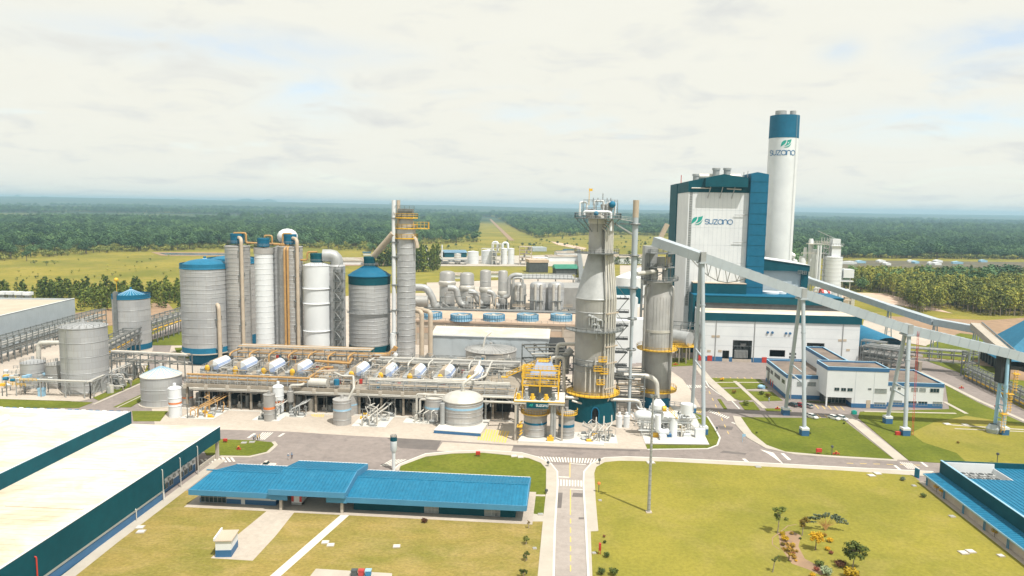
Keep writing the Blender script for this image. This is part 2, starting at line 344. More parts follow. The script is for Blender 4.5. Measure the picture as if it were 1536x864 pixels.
# ------------------------------------------------------------------ terrain: one sheet to the horizon, rising to low hills
def terrain_mat():
 m = bpy.data.materials.new('terrain'); m.use_nodes = True; t = m.node_tree; L = t.links.new; b = t.nodes['Principled BSDF']
 b.inputs['Roughness'].default_value = 0.95; b.inputs['Specular IOR Level'].default_value = 0.05
 pos = nd(t, 'ShaderNodeNewGeometry').outputs['Position']
 def noise(sc, det, ro=0.6, st=(1, 1, 1)):
  mp = nd(t, 'ShaderNodeMapping'); mp.inputs['Scale'].default_value = st; L(pos, mp.inputs[0])
  n = nd(t, 'ShaderNodeTexNoise', Scale=sc, Detail=det, Roughness=ro); L(mp.outputs[0], n.inputs['Vector']); return n.outputs[0]
 def rng(s, a, c):
  r = nd(t, 'ShaderNodeMapRange'); r.inputs[1].default_value = a; r.inputs[2].default_value = c; L(s, r.inputs[0]); return r.outputs[0]
 def mix(f, a, c):
  x = nd(t, 'ShaderNodeMix', data_type='RGBA')
  for i, s in ((0, f), (6, a), (7, c)):
   if isinstance(s, tuple): x.inputs[i].default_value = (*s, 1)
   else: L(s, x.inputs[i])
  return x.outputs[2]
 field = mix(rng(noise(0.012, 7), 0.38, 0.64), (0.270, 0.225, 0.045), (0.160, 0.160, 0.030))
 field = mix(rng(noise(0.035, 8, 0.7, (1, 2.5, 1)), 0.53, 0.74), field, (0.30, 0.225, 0.085))
 field = mix(rng(noise(0.16, 6, 0.7), 0.54, 0.72), field, (0.095, 0.108, 0.028))
 wood = mix(rng(noise(0.0020, 8, 0.65, (1, 2.6, 1)), 0.47, 0.62), (0.050, 0.082, 0.045), (0.175, 0.175, 0.075))
 wood = mix(rng(noise(0.02, 6, 0.7), 0.40, 0.62), wood, (0.026, 0.050, 0.024))
 s3 = nd(t, 'ShaderNodeSeparateXYZ'); L(pos, s3.inputs[0])
 col = mix(rng(s3.outputs[1], 2700, 3500), field, wood)
 L(col, b.inputs['Base Color']); return m
MATS['terrain'] = terrain_mat()
def ground_h(x, y):
 far = np.clip((y-4500)/9000, 0, 1); far = far*far*(3-2*far)
 lf = np.clip((-x/np.maximum(y, 1)+0.25)/0.9, 0, 1)
 und = 14*np.sin(x*0.00042+1.3+y*0.0002)+10*np.sin(x*0.0011+0.4-y*0.0003)+6*np.sin(x*0.0023+y*0.0007)
 return far*(52+und*0.5+50*lf)
ys = np.concatenate([np.linspace(-400, 2000, 25), np.geomspace(2150, 17000, 62)])
ts = np.linspace(-1.25, 1.25, 140); V = [];
for y in ys:
 wdt = max(abs(y), 900.0)*1.0
 x = ts*wdt*1.15; zt = ground_h(x, np.full_like(x, y)); V += [(a, float(y), float(c)-0.25) for a, c in zip(x, zt)]
nx = len(ts); Fc = [(j*nx+i, j*nx+i+1, (j+1)*nx+i+1, (j+1)*nx+i) for j in range(len(ys)-1) for i in range(nx-1)]
mb = MB(); mb.v = V; mb.f = Fc; mb.mi = [0]*len(Fc)
O(mb, 'ground', 'terrain', kind='structure', origin=(0, 0, 0))
def mound(px0, px1, pyt, Y, flat=0.0):
 Y *= 1.6; a = at(px0, 311, Y); c = at(px1, 311, Y); top = min(at((px0+px1)/2, pyt, Y).z, 134); w = (c.x-a.x); mb = MB(); n = 26; vs = []; fs = []
 for j in range(7):
  for i in range(n+1):
   u = i/n*2-1; e = max(0.0, 1-abs(u)**(2+3*flat)); k = [1, .92, .7, .42, .2, .07, 0][j]
   vs.append((a.x+w*i/n, Y+(-j)*w*0.06, -30+(top+30)*(e*k)*(1+0.10*math.sin(9*u+px0)*e)))
 for j in range(6):
  for i in range(n): q = j*(n+1)+i; fs.append((q, q+1, q+n+2, q+n+1))
 mb.add(vs, fs); O(mb, 'hill', 'terrain', kind='structure')
for a in ((8, 46, 289.5, 9600, 0), (55, 80, 292.5, 9800, 0), (330, 430, 296.2, 10000, 1), (256, 276, 296.5, 10000, 0), (578, 606, 301.5, 10000, 0)): mound(*a)
# ------------------------------------------------------------------ paved site and lawns
def sheet(name, pts, z, m, raw=False):
 mb = MB(); mb.sheet(pts if raw else [(p.x, p.y) for p in gp(pts)], z); return O(mb, name, m, kind='structure', smooth=False)
def lawn(pts, m, z=0.12, name='lawn'):
 mb = MB(); mb.prism([(p.x, p.y) for p in gp(pts)], -0.05, z); return O(mb, name, m, kind='structure', smooth=False)
def ribbon(name, pts, w, z0, z1, m, side=0.0):
 P = [Vector((p.x, p.y, 0)) for p in gp(pts)]; mb = MB(); n = len(P); Lf = []; Rt = []
 for i in range(n):
  d = (P[min(i+1, n-1)]-P[max(i-1, 0)]).normalized(); nn = Vector((-d.y, d.x, 0)); Lf.append(P[i]+nn*(w/2+side)); Rt.append(P[i]-nn*(w/2-side))
 vs = []
 for z in (z0, z1): vs += [(p.x, p.y, z) for p in Lf]+[(p.x, p.y, z) for p in Rt]
 fs = []
 for i in range(n-1):
  a, b, c, d = i, i+1, n+i+1, n+i; e = 2*n
  fs += [(a+e, d+e, c+e, b+e), (a, a+e, b+e, b), (c, c+e, d+e, d)]
 fs += [(0, n, 3*n, 2*n), (n-1, 3*n-1, 4*n-1, 2*n-1)]
 mb.add(vs, fs); return O(mb, name, m, kind='structure', smooth=False)
sheet('road', [(-70, 1000), (1640, 1000), (1640, 690), (1560, 628), (1440, 560), (1375, 528), (1290, 520), (1000, 530), (700, 560), (300, 560), (-70, 640)], 0.0, 'asphalt')
sheet('road', [(112, 628), (190, 628), (238, 588), (262, 500), (290, 490), (280, 480), (215, 508), (226, 560), (200, 578)], 0.004, 'asphalt')
sheet('road', [(833, 1000), (833, 780), (836.8, 728), (836, 709), (827, 697), (886, 697), (876, 709), (875.4, 727), (879, 787), (886, 1000)], 0.003, 'old_asphalt')
sheet('plant_floor', [(-80, 600), (112, 612), (205, 574), (236, 560), (250, 490), (330, 462), (560, 440), (1000, 436), (1020, 520), (1000, 552), (960, 560), (300, 575), (236, 590), (215, 612), (300, 645), (-80, 645)], -0.06, 'concrete')
sheet('tank_yard', [(-80, 524), (110, 494), (165, 532), (226, 510), (230, 522), (215, 562), (139, 597), (120, 602), (-80, 596)], .02, 'concrete')
sheet('concrete_apron', [(236, 655), (334, 644.5), (434, 647.5), (518, 653), (640, 659.5), (768, 667), (893, 672), (971, 674), (965, 640), (1054, 616), (1038, 588), (1024, 569), (1006, 556), (990, 545), (880, 560), (700, 575), (262, 575), (225, 600)], 0.02, 'concrete')
sheet('white_slab', [(968, 666), (1064, 667.5), (1040, 618), (985, 600), (955, 632)], 0.16, 'white_pad')
sheet('apron_patch', [(664, 663), (770, 669), (765, 682), (655, 676)], 0.006, 'concrete')
L1 = [(62, 905), (242, 756), (268, 738), (430, 722), (600, 700), (620, 692), (639, 685.6), (678, 681), (725, 679.8), (767, 684), (793, 688), (811, 695), (819, 704), (818.5, 739), (813, 790), (806, 870), (803, 930), (60, 930)]
lawn([(600, 700), (620, 692), (639, 685.6), (678, 681), (725, 679.8), (767, 684), (793, 688), (811, 695), (819, 704), (818.5, 740), (816, 775), (700, 775), (600, 760)], 'lawn_deep', 0.121)
lawn([(62, 905), (242, 756), (268, 738), (430, 722), (600, 742), (700, 774), (816, 776), (813, 790), (806, 870), (803, 930), (60, 930)], 'lawn_dry')
L3 = [(888, 930), (885.5, 798), (897, 797.5), (893, 749), (891, 710), (894, 701), (907, 693.6), (928, 691.5), (1000, 692.5), (1100, 697.8), (1260, 706), (1368, 713.5), (1385, 727), (1413, 750), (1457, 781), (1488, 805), (1518, 830), (1600, 895), (1600, 930)]
lawn(L3, 'lawn')
lawn([(1109, 626), (1180, 627), (1260, 627.5), (1266, 631), (1340, 689), (1241, 683), (1178, 678), (1150, 668), (1128, 650)], 'lawn_deep')
lawn([(1287, 627), (1290, 618), (1424, 614), (1418, 578), (1469, 605), (1540, 637), (1620, 672), (1620, 715), (1536, 700), (1400, 694), (1364, 691.5)], 'lawn_deep')
mbd = MB(); mbd.sheet([(p.x, p.y) for p in gp([(1400, 634), (1450, 624), (1545, 640), (1620, 674), (1620, 712), (1536, 699), (1450, 694.5), (1435, 680), (1385, 664), (1366, 650)])], 0.127); O(mbd, 'mown_patch', 'lawn', kind='structure', smooth=False)
lawn([(968, 667), (1065, 668.2), (1040, 618), (1046, 621), (1060, 626), (1072, 645), (1078, 657), (1075, 667), (1062, 672.5), (971, 673.5)], 'lawn_deep', 0.10)
lawn([(1060, 567), (1140, 569), (1145, 574), (1064, 573)], 'lawn_deep'); lawn([(1066, 575), (1105, 574), (1113, 581), (1072, 581)], 'lawn_deep'); lawn([(1109, 574), (1144, 575), (1152, 582), (1120, 584)], 'lawn_deep')
lawn([(1072, 584), (1113, 583), (1128, 600), (1110, 601), (1086, 592)], 'lawn_deep'); lawn([(1121, 587), (1158, 588), (1174, 601), (1140, 602)], 'lawn_deep')
lawn([(1108, 604), (1130, 603), (1140, 615.5), (1117, 615)], 'lawn_deep'); lawn([(1147, 613), (1182, 613), (1188, 617), (1150, 617)], 'lawn_deep')
lawn([(1076, 599), (1081, 599), (1091, 614), (1086, 614)], 'lawn_deep'); lawn([(1006, 537), (1040, 537), (1048, 548), (1006, 550)], 'lawn_deep')
lawn([(300, 668), (322, 659), (380, 661), (409, 664), (412, 668), (400, 678), (372, 684), (310, 683)], 'lawn_deep')
lawn([(-60, 597), (120, 603), (139, 604), (118, 612), (-60, 612)], 'lawn_deep'); lawn([(139, 597), (216, 566), (222, 569), (148, 601)], 'lawn_deep'); lawn([(170, 611), (214, 591), (216, 599), (196, 611)], 'lawn_deep')
lawn([(198, 617), (252, 617), (240, 632), (200, 632)], 'lawn_deep'); lawn([(222, 512), (276, 496), (282, 518), (226, 518)], 'lawn_deep')
lawn([(226, 486), (262, 472), (275, 470), (276, 476), (226, 500)], 'lawn_deep'); lawn([(262, 522), (285, 521), (286, 538), (268, 536)], 'lawn_deep')
lawn([(1383, 539), (1450, 563), (1560, 612), (1640, 640), (1640, 560), (1480, 505), (1440, 500), (1390, 518)], 'lawn_deep')
# footpaths, kerbs
def strip(outer, inner, z=0.10, name='pavement', m='pale_concrete'):
 mb = MB(); mb.prism([(p.x, p.y) for p in gp(outer+inner[::-1])], -0.03, z); return O(mb, name, m, kind='structure', smooth=False)
so1 = [(590, 705), (600, 696.5), (639, 681), (678, 677.5), (725, 675.8), (782, 679.4), (808, 686.5), (826.5, 696), (836, 708), (836.5, 728), (832, 796), (830.5, 864), (828, 930)]
si1 = [(598, 706), (601, 699.5), (639, 685.2), (678, 680.6), (725, 679.4), (767, 683.6), (793, 687.6), (811.3, 694.8), (819.4, 704), (819, 739), (813.5, 790), (806.6, 864), (803, 930)]
strip(so1, si1, 0.14)
so2 = [(1400, 708), (1260, 701.2), (1100, 692.5), (1000, 687.6), (940, 685.6), (907, 687), (886.5, 696), (876, 708), (875, 726), (878.6, 786), (882.5, 864), (884, 930)]
si2 = [(1392, 715), (1260, 706.2), (1100, 698), (1000, 692.8), (928, 691.7), (907, 693.8), (894.4, 701), (891.4, 710), (893.4, 749), (897.5, 797), (886, 797.8), (888.5, 864), (889, 930)]
strip(so2, si2, 0.14)
for pl in (so1, so2): ribbon('kerb', pl, 0.45, -0.02, 0.17, 'white_pad')
k1 = [(1110, 613.5), (1099, 602), (1079, 591), (1064, 580), (1056, 566)]
ribbon('kerb', [(x-1, y) for x, y in k1], 0.5, 0.0, 0.14, 'white_pad')
strip([(1099, 624), (1104, 638), (1121, 657), (1149, 673), (1193, 682), (1260, 687), (1345, 692)], [(1111, 625.5), (1128, 650), (1150, 668), (1178, 678), (1241, 683.4), (1340, 689.4), (1346, 690)], 0.14)
ribbon('kerb', [(971, 674.5), (1062, 673.4), (1076, 668), (1080, 657), (1073, 644), (1061, 625)], 0.5, 0.0, 0.15, 'white_pad')
ribbon('kerb', [(330, 685), (374, 685.6), (402, 679), (414, 668), (410, 663)], 1.1, 0.0, 0.15, 'pale_concrete')
ribbon('footpath', [(1269, 623), (1276, 629), (1352, 690.5)], 3.6, -0.02, 0.15, 'pale_concrete')
ribbon('footpath', [(1098, 602), (1060, 567), (1045, 548)], 3.6, -0.02, 0.15, 'pale_concrete')
ribbon('footpath', [(1102, 572), (1147, 613)], 1.6, -0.02, 0.16, 'pale_concrete')
ribbon('footpath', [(1060, 574), (1146, 574)], 1.0, -0.02, 0.155, 'pale_concrete'); ribbon('footpath', [(1120, 585), (1158, 586)], 0.9, -0.02, 0.155, 'pale_concrete')
ribbon('footpath', [(1296, 617.5), (1434, 620.5)], 1.2, -0.02, 0.15, 'pale_concrete'); ribbon('footpath', [(1416, 603), (1450, 621)], 1.4, -0.02, 0.15, 'pale_concrete')
ribbon('footpath', [(1420, 637.5), (1536, 645)], 1.0, -0.02, 0.15, 'pale_concrete'); ribbon('footpath', [(1432, 643.5), (1536, 648)], 0.8, -0.02, 0.15, 'pale_concrete')
ribbon('footpath', [(1376, 556), (1416, 575), (1470, 602), (1540, 633), (1640, 676)], 1.9, -0.02, 0.14, 'pale_concrete')
ribbon('kerb', [(140, 607), (222, 571)], 0.9, -0.02, 0.15, 'pale_concrete'); ribbon('kerb', [(175, 612), (217, 592)], 0.5, -0.02, 0.15, 'pale_concrete')
ribbon('footpath', [(90, 875), (170, 812), (250, 752), (332, 690)], 2.6, 0.0, 0.16, 'pale_concrete')
ribbon('footpath', [(405, 872), (520, 771)], 1.9, -0.02, 0.145, 'white_pad')
strip([(283, 761), (560, 772), (725, 783), (822, 783)], [(292, 749), (560, 750), (725, 762), (820, 774)], 0.15)
ribbon('footpath', [(794, 743.5), (818, 744)], 1.0, -0.02, 0.15, 'pale_concrete')
strip([(404, 764), (360, 800), (316, 838), (379, 842), (414, 804), (444, 766)], [(420, 763), (430, 764)], 0.135, 'service_path', 'concrete')
strip([(466, 864), (474, 854), (588, 861), (588, 900)], [(452, 900), (452, 900)], 0.15, 'bin_pad')
# road markings
def quadpx(mb, pts, z=0.012): mb.sheet([(p.x, p.y) for p in gp(pts)], z)
def zebra(a0, a1, b0, b1, n, m='marking', z=0.012, duty=0.55):
 a0, a1, b0, b1 = [G(*q) for q in (a0, a1, b0, b1)]; mb = MB()
 for i in range(n):
  t0 = i/n; t1 = (i+duty)/n; mb.sheet([(p.x, p.y) for p in (a0.lerp(a1, t0), a0.lerp(a1, t1), b0.lerp(b1, t1), b0.lerp(b1, t0))], z)
 return O(mb, 'crosswalk', m, kind='structure', smooth=False)
zebra((806, 684.5), (905, 688.5), (812, 692), (900, 695.5), 22)
zebra((836, 719), (875, 721), (836, 728.5), (875, 730), 9)
zebra((1030, 577.5), (1058, 577.5), (1033, 582), (1063, 581.5), 9); zebra((1061, 617), (1092, 629), (1065, 614.5), (1096, 626), 10)
zebra((1140, 674), (1153, 681), (1160, 679), (1176, 697), 1, duty=1.0);
zebra((394, 648.5), (412, 648.5), (384, 659.5), (398, 659.5), 5); zebra((1349, 693), (1368, 694.5), (1362, 703), (1382, 704), 6)
zebra((588, 689), (612, 689), (570, 699), (590, 699), 5)
zebra((300, 689), (350, 684), (306, 696), (356, 692), 8)
mb = MB()
for q in ([(1113, 688), (1118, 688), (1126, 695), (1121, 695)], [(1171, 680), (1176, 680), (1187, 690), (1182, 690)], [(1380, 693), (1384, 693.5), (1393, 700), (1389, 700)], [(1340, 698), (1344, 698), (1352, 704.5), (1348, 704.5)],
  [(380, 650), (384, 650), (374, 657), (370, 657)], [(424, 650), (428, 650), (420, 655), (416, 655)], [(855.5, 695), (879, 696.3), (879, 697.2), (855.5, 696)], [(838, 714.5), (854, 715.3), (854, 716.6), (838, 715.8)],
  [(855.5, 733), (875, 734), (875, 735), (855.5, 734)], [(1098, 633), (1118, 640), (1116.5, 641), (1097, 634)]): quadpx(mb, q)
O(mb, 'road_marking', 'marking', kind='structure', smooth=False)
mb = MB()
quadpx(mb, [(854.4, 694), (855.6, 694), (855.4, 716), (854.2, 716)]); quadpx(mb, [(855, 734), (856.4, 734), (856.3, 772), (854.9, 772)])
for a, b in ((778, 785), (791, 799), (805, 813), (819, 827), (833, 842), (848, 857)): quadpx(mb, [(855, a), (856.5, a), (856.6, b), (855.1, b)])
for k in range(9): quadpx(mb, [(1042+k*10.5, 566+k*0+0.0+k*0.0+max(0, 0)), (1043+k*10.5, 566), (1047+k*10.5, 570), (1046+k*10.5, 570)]) if k > 1 else None
for k in range(7): quadpx(mb, [(1063+4.6*k, 587+10*k), (1064+4.6*k, 587+10*k), (1066+4.6*k, 591+10*k), (1065+4.6*k, 591+10*k)])
for k in range(5): quadpx(mb, [(1222+k*9.5, 607+0.6*k), (1223.2+k*9.5, 607+.6*k), (1229+k*9.5, 613+.6*k), (1227.8+k*9.5, 613+.6*k)]); quadpx(mb, [(1214+k*11, 620.5+0.8*k), (1215.2+k*11, 620.5+.8*k), (1221+k*11, 626.5+.3*k), (1219.8+k*11, 626.5+.3*k)])
for k in range(12): quadpx(mb, [(1270+k*20, 694.5+0.55*k), (1280+k*20, 694.8+.55*k), (1280+k*20, 695.3+.55*k), (1270+k*20, 695+.55*k)]) if k < 6 else None
O(mb, 'road_marking', 'yellow_marking', kind='structure', smooth=False)
zebra((721, 643), (766, 647), (716, 660), (760, 664.5), 11, 'yellow_marking', 0.032, 0.6); zebra((466, 622), (490, 618), (470, 625), (486, 626), 6, 'yellow_marking', 0.032)
zebra((1040, 612.5), (1052, 613.5), (1044, 618.5), (1056, 620), 4, 'yellow_marking', 0.03)
mb = MB()
for q in ([(836, 739), (844, 739), (842, 762), (835, 762)], [(860, 739), (874, 740), (874, 746), (858, 745)], [(1085, 676), (1120, 680), (1118, 682), (1080, 679)], [(1076, 638), (1100, 640), (1098, 645), (1080, 644)], [(868, 776), (876, 776), (876, 779), (868, 779)],
  [(575, 652.5), (664, 656), (655, 675), (600, 672)], [(770, 667.5), (900, 673), (960, 675), (960, 677), (770, 671)]): quadpx(mb, q, 0.005)
O(mb, 'asphalt_repair', 'asphalt_patch', kind='structure', smooth=False)
# far clearings, ponds, dirt
def clear(name, pts, m, z=-0.10): return sheet(name, pts, z, m)
clear('path', [(734, 329), (737, 329), (772, 361), (764, 361)], 'soil', 0.3)
clear('path', [(826, 362), (840, 364), (880, 372), (876, 375), (836, 367)], 'dirt_road'); clear('path', [(1262, 438), (1330, 440), (1430, 470), (1330, 455), (1290, 446), (1250, 446)], 'dirt_road')
clear('pond', [(238, 379.4), (345, 380.3), (345, 382.6), (248, 382)], 'pond', 0.0); clear('pond_bank', [(226, 378), (346, 378.8), (346, 384), (242, 383.3)], 'soil', -0.06)
clear('bare_soil', [(1245, 390), (1540, 393), (1640, 394), (1640, 424), (1500, 424), (1260, 424)], 'dark_soil'); clear('bare_soil', [(1330, 474), (1480, 480), (1640, 470), (1640, 545), (1450, 520), (1330, 494)], 'soil')
clear('dirt_yard', [(1296, 480), (1380, 495), (1450, 512), (1395, 520), (1290, 502)], 'concrete', -0.04)
clear('bare_soil', [(1440, 545), (1500, 552), (1640, 590), (1640, 555), (1530, 545), (1470, 538)], 'soil', 0.14)
clear('bare_soil', [(105, 470), (250, 452), (262, 466), (235, 482), (120, 492)], 'soil', -0.1)
# ------------------------------------------------------------------ vegetation
def leafball(mb, c, R, n, size, rg, flat=0.8, shell=0.45):
 for _ in range(n):
  d = Vector((rg.gauss(0, 1), rg.gauss(0, 1), rg.gauss(0, 1))).normalized(); q = R*(shell+(1-shell)*rg.random())
  p = Vector(c)+Vector((d.x*q, d.y*q, d.z*q*flat)); nrm = (d+Vector((rg.gauss(0, .5), rg.gauss(0, .5), rg.gauss(0, .5)+.35))).normalized()
  u = nrm.orthogonal().normalized(); w = nrm.cross(u); a = rg.random()*6.28; s = size*(0.6+0.8*rg.random())
  u2 = (u*math.cos(a)+w*math.sin(a))*s; w2 = (w*math.cos(a)-u*math.sin(a))*s*0.75
  mb.add([p-u2-w2*.4, p+u2*.1-w2, p+u2+w2*.3, p-u2*.2+w2], [(0, 1, 2, 3)])
def tree_parts(kind, seed, h):
 rg = random.Random(seed); tk = MB(); cr = MB()
 if kind == 'forest':
  tk.tube([(0, 0, 0), (0.1, 0, h*.3), (0, .1, h*.6)], [h*.03, h*.024, h*.012], 6)
  for k in range(7):
   a = k*2.4+rg.random(); q = h*(.10+.18*rg.random()); z = h*(.48+.36*rg.random()); c = (math.cos(a)*q, math.sin(a)*q, z)
   tk.tube([(0, 0, h*.4), c], [h*.014, h*.005], 4, False); leafball(cr, c, h*(.17+.10*rg.random()), 44, h*.046, rg)
  leafball(cr, (0, 0, h*.85), h*.19, 46, h*.046, rg)
 elif kind == 'euc':      # slim plantation tree: bare stem below, tufted crown above
  tk.tube([(0, 0, 0), (.1, 0, h*.4), (0, .1, h*.9)], [h*.016, h*.012, h*.004], 5)
  for k in range(9):
   a = k*2.4+rg.random(); t = .38+.60*(k/8); q = h*(.13-.09*(k/8))*(.6+.7*rg.random()); c = (math.cos(a)*q, math.sin(a)*q, h*t)
   tk.tube([(0, 0, h*(t-.08)), c], [h*.006, h*.003], 4, False); leafball(cr, c, h*(.125-.04*(k/8))*(.8+.5*rg.random()), 22, h*.040, rg, .85)
 elif kind == 'pine':     # young bushy conical tree
  tk.tube([(0, 0, 0), (0, 0, h*.9)], [h*.025, h*.006], 5)
  for k in range(11):
   a = k*2.4+rg.random(); t = .14+.80*(k/10); q = h*.25*(1-t*.85)*(.7+.5*rg.random()); leafball(cr, (math.cos(a)*q, math.sin(a)*q, h*t), h*(.20-.13*t), 17, h*.052, rg, 1.0)
 elif kind == 'scrub':
  tk.tube([(0, 0, 0), (0, 0, h*.5)], [h*.04, h*.02], 5)
  for k in range(6):
   a = k*1.05+rg.random(); q = h*.33*rg.random()+h*.1; leafball(cr, (math.cos(a)*q, math.sin(a)*q, h*(.42+.3*rg.random())), h*.25, 20, h*.085, rg, .8)
 return tk, cr
def proto_tree(kind, seed, h, leaf, bark, name, label, group, loc):
 tk, cr = tree_parts(kind, seed, h)
 t = thing(name, label, 'tree', loc, group, rz=0)
 O(tk, 'trunk', bark, t, local=True); O(cr, 'crown', leaf, t, local=True, smooth=False); return t
def inside(px, py, poly):
 r = np.zeros(len(px), bool); n = len(poly)
 for i in range(n):
  x1, y1 = poly[i]; x2, y2 = poly[(i+1) % n]
  if y1 == y2: continue
  c = ((y1 > py) != (y2 > py)) & (px < (x2-x1)*(py-y1)/(y2-y1)+x1); r ^= c
 return r
CMT = np.array(CM.transposed())
def projn(x, y, z=0.0):
 v = np.stack([x, y, np.full_like(x, z-H)], 0); w = CMT @ v; return 768+FPX*w[0]/-w[2], 432-FPX*w[1]/-w[2]
def vnoise(x, y, s, seed):
 g = np.random.default_rng(seed).random((256, 256)); u = x/s; v = y/s; i = np.floor(u).astype(int); j = np.floor(v).astype(int); f = u-i; q = v-j
 f = f*f*(3-2*f); q = q*q*(3-2*q); A = lambda a, b: g[a % 256, b % 256]
 return (A(i, j)*(1-f)+A(i+1, j)*f)*(1-q)+(A(i, j+1)*(1-f)+A(i+1, j+1)*f)*q
def scatter(name, protos, X, Y, S, label, kind='stuff', zoff=-0.2):
 n = len(X); me = bpy.data.meshes.new(name); Z = ground_h(X, Y)+zoff
 me.vertices.add(n); me.vertices.foreach_set('co', np.stack([X, Y, Z], 1).astype('f').ravel())
 for nm, ty, arr in (('sc', 'FLOAT', S), ('rz', 'FLOAT', RNG.random(n)*6.283), ('ix', 'INT', RNG.integers(0, len(protos), n))):
  at_ = me.attributes.new(nm, ty, 'POINT'); at_.data.foreach_set('value', arr.astype('f' if ty == 'FLOAT' else 'i'))
 o = bpy.data.objects.new(name, me); COL.objects.link(o); props(o, label, name.replace('_', ' '), None, kind)
 ng = bpy.data.node_groups.new(name, 'GeometryNodeTree'); ng.interface.new_socket('Geometry', in_out='INPUT', socket_type='NodeSocketGeometry'); ng.interface.new_socket('Geometry', in_out='OUTPUT', socket_type='NodeSocketGeometry')
 gi = nd(ng, 'NodeGroupInput'); go = nd(ng, 'NodeGroupOutput'); ip = nd(ng, 'GeometryNodeInstanceOnPoints'); jn = nd(ng, 'GeometryNodeJoinGeometry')
 for p in reversed(protos):
  oi = nd(ng, 'GeometryNodeObjectInfo'); oi.inputs['Object'].default_value = p; oi.inputs['As Instance'].default_value = True; ng.links.new(oi.outputs['Geometry'], jn.inputs[0])
 ng.links.new(gi.outputs[0], ip.inputs['Points']); ng.links.new(jn.outputs[0], ip.inputs['Instance']); ip.inputs['Pick Instance'].default_value = True
 def na(nm, ty):
  q = nd(ng, 'GeometryNodeInputNamedAttribute', data_type=ty); q.inputs['Name'].default_value = nm; return q.outputs['Attribute']
 ng.links.new(na('ix', 'INT'), ip.inputs['Instance Index']); ng.links.new(na('sc', 'FLOAT'), ip.inputs['Scale'])
 cb = nd(ng, 'ShaderNodeCombineXYZ'); ng.links.new(na('rz', 'FLOAT'), cb.inputs[2])
 er = nd(ng, 'FunctionNodeEulerToRotation'); ng.links.new(cb.outputs[0], er.inputs[0]); ng.links.new(er.outputs[0], ip.inputs['Rotation'])
 ng.links.new(ip.outputs[0], go.inputs[0]); md = o.modifiers.new('scatter', 'NODES'); md.node_group = ng; return o
def canopy(kind, seed, h, leaf, name, label, loc):   # one mesh, trunk and crown, used as the source of a wood
 tk, cr = tree_parts(kind, seed, h); o0 = len(tk.v); k = len(tk.f); tk.v += cr.v; tk.f += [tuple(i+o0 for i in f) for f in cr.f]; tk.mi += [1]*len(cr.f)
 o = O(tk, name, ['bark', leaf], None, label, 'tree', name.replace('_', ' ')+'s', local=True, smooth=False); o.location = loc; return o
FIELD_L = [(-60, 392), (0, 392), (78, 385), (146, 380), (221, 377), (341, 373.5), (470, 372), (600, 380), (620, 600), (-100, 600)]
PLANT = [(-100, 425), (280, 425), (300, 500), (330, 470), (420, 415), (560, 380), (640, 366), (890, 362), (1000, 362), (1000, 440), (1180, 430), (1200, 402), (1245, 402), (1300, 500), (1640, 540), (1640, 900), (-100, 900)]
GREENC = [(600, 371), (760, 360), (900, 352), (1040, 356), (1040, 420), (600, 420)]
STRIP = [(722, 326), (741, 326), (776, 345), (815, 362), (712, 362)]
DIRT_R = [(1215, 387), (1640, 390), (1640, 428), (1180, 428)]
FIELD_F = [(-90, 320), (120, 318.5), (300, 321), (470, 324), (640, 326), (640, 330), (480, 329.5), (300, 330.5), (120, 329), (-90, 331)]
FIELD_C = [(700, 315), (740, 315.5), (740, 318), (690, 317)]
def wood_points(y0, y1, sp, seed, hole):
 rg = np.random.default_rng(seed); xs = []; yy = []
 area = 0.80*(y1*y1-y0*y0); n = int(area/(sp*sp)); y = np.sqrt(rg.random(n)*(y1*y1-y0*y0)+y0*y0); x = (rg.random(n)*2-1)*0.80*y
 px, py = projn(x, y); ok = (px > -90) & (px < 1630)
 for p in (FIELD_L, PLANT, GREENC, STRIP, DIRT_R, FIELD_F, FIELD_C): ok &= ~inside(px, py, p)
 if hole: ok &= vnoise(x, y*2.2, hole[0], seed)*.6+vnoise(x, y*2.0, hole[0]/3, seed+1)*.4 > hole[1]
 return x[ok], y[ok], px[ok], py[ok]
f1 = canopy('forest', 1, 13, 'leaf_forest', 'forest_tree', 'tall dark broadleaf tree at the edge of the dense forest beyond the field', G(40, 391.5)); f2 = canopy('forest', 2, 12, 'leaf_forest', 'forest_tree', 'rounded dark broadleaf tree at the forest edge left of the silos', G(130, 381)); f3 = canopy('forest', 3, 14, 'leaf_forest', 'forest_tree', 'broad dark forest tree by the far end of the pond', G(205, 377))
s1 = canopy('scrub', 4, 6, 'leaf_scrub', 'scrub_bush', 'pale green bush alone in the middle of the yellow field', G(70, 398)); s2 = canopy('scrub', 5, 5, 'leaf_scrub', 'scrub_bush', 'small pale bush by the forest edge in the field', G(52, 396))
X, Y, PX, PY = wood_points(640, 2700, 7.2, 11, (260, 0.20))
light = (vnoise(X, Y, 210, 5)*.55+vnoise(X, Y, 60, 6)*.45+np.clip((PX-500)/1500, 0, .08)) > 0.485
edge = ((PY > 352) & (PX > 560) & (PX < 1020)) | ((PY > 344) & (PY < 364) & (PX > 1180) & (vnoise(X, Y, 90, 9) > .42)) | ((PX < 560) & (PY > 366) & (vnoise(X, Y, 60, 15) > .4))
light |= edge
thin = edge & (RNG.random(len(X)) < 0.45)
S = 0.62+0.62*RNG.random(len(X))
a = ~light; scatter('forest', [f1, f2, f3], X[a], Y[a], S[a], 'dense dark green forest spreading behind the plant and the fields')
b = light & ~thin; scatter('scrub_woodland', [s2, s1, s2, s1, f3], X[b], Y[b], S[b]*1.35, 'lighter scrubby woodland between the dark forest belts')
X, Y, PX, PY = wood_points(2700, 6500, 19, 21, (700, 0.50))
l2 = vnoise(X, Y*1.6, 600, 31)*.6+vnoise(X, Y, 150, 32)*.4 > 0.47
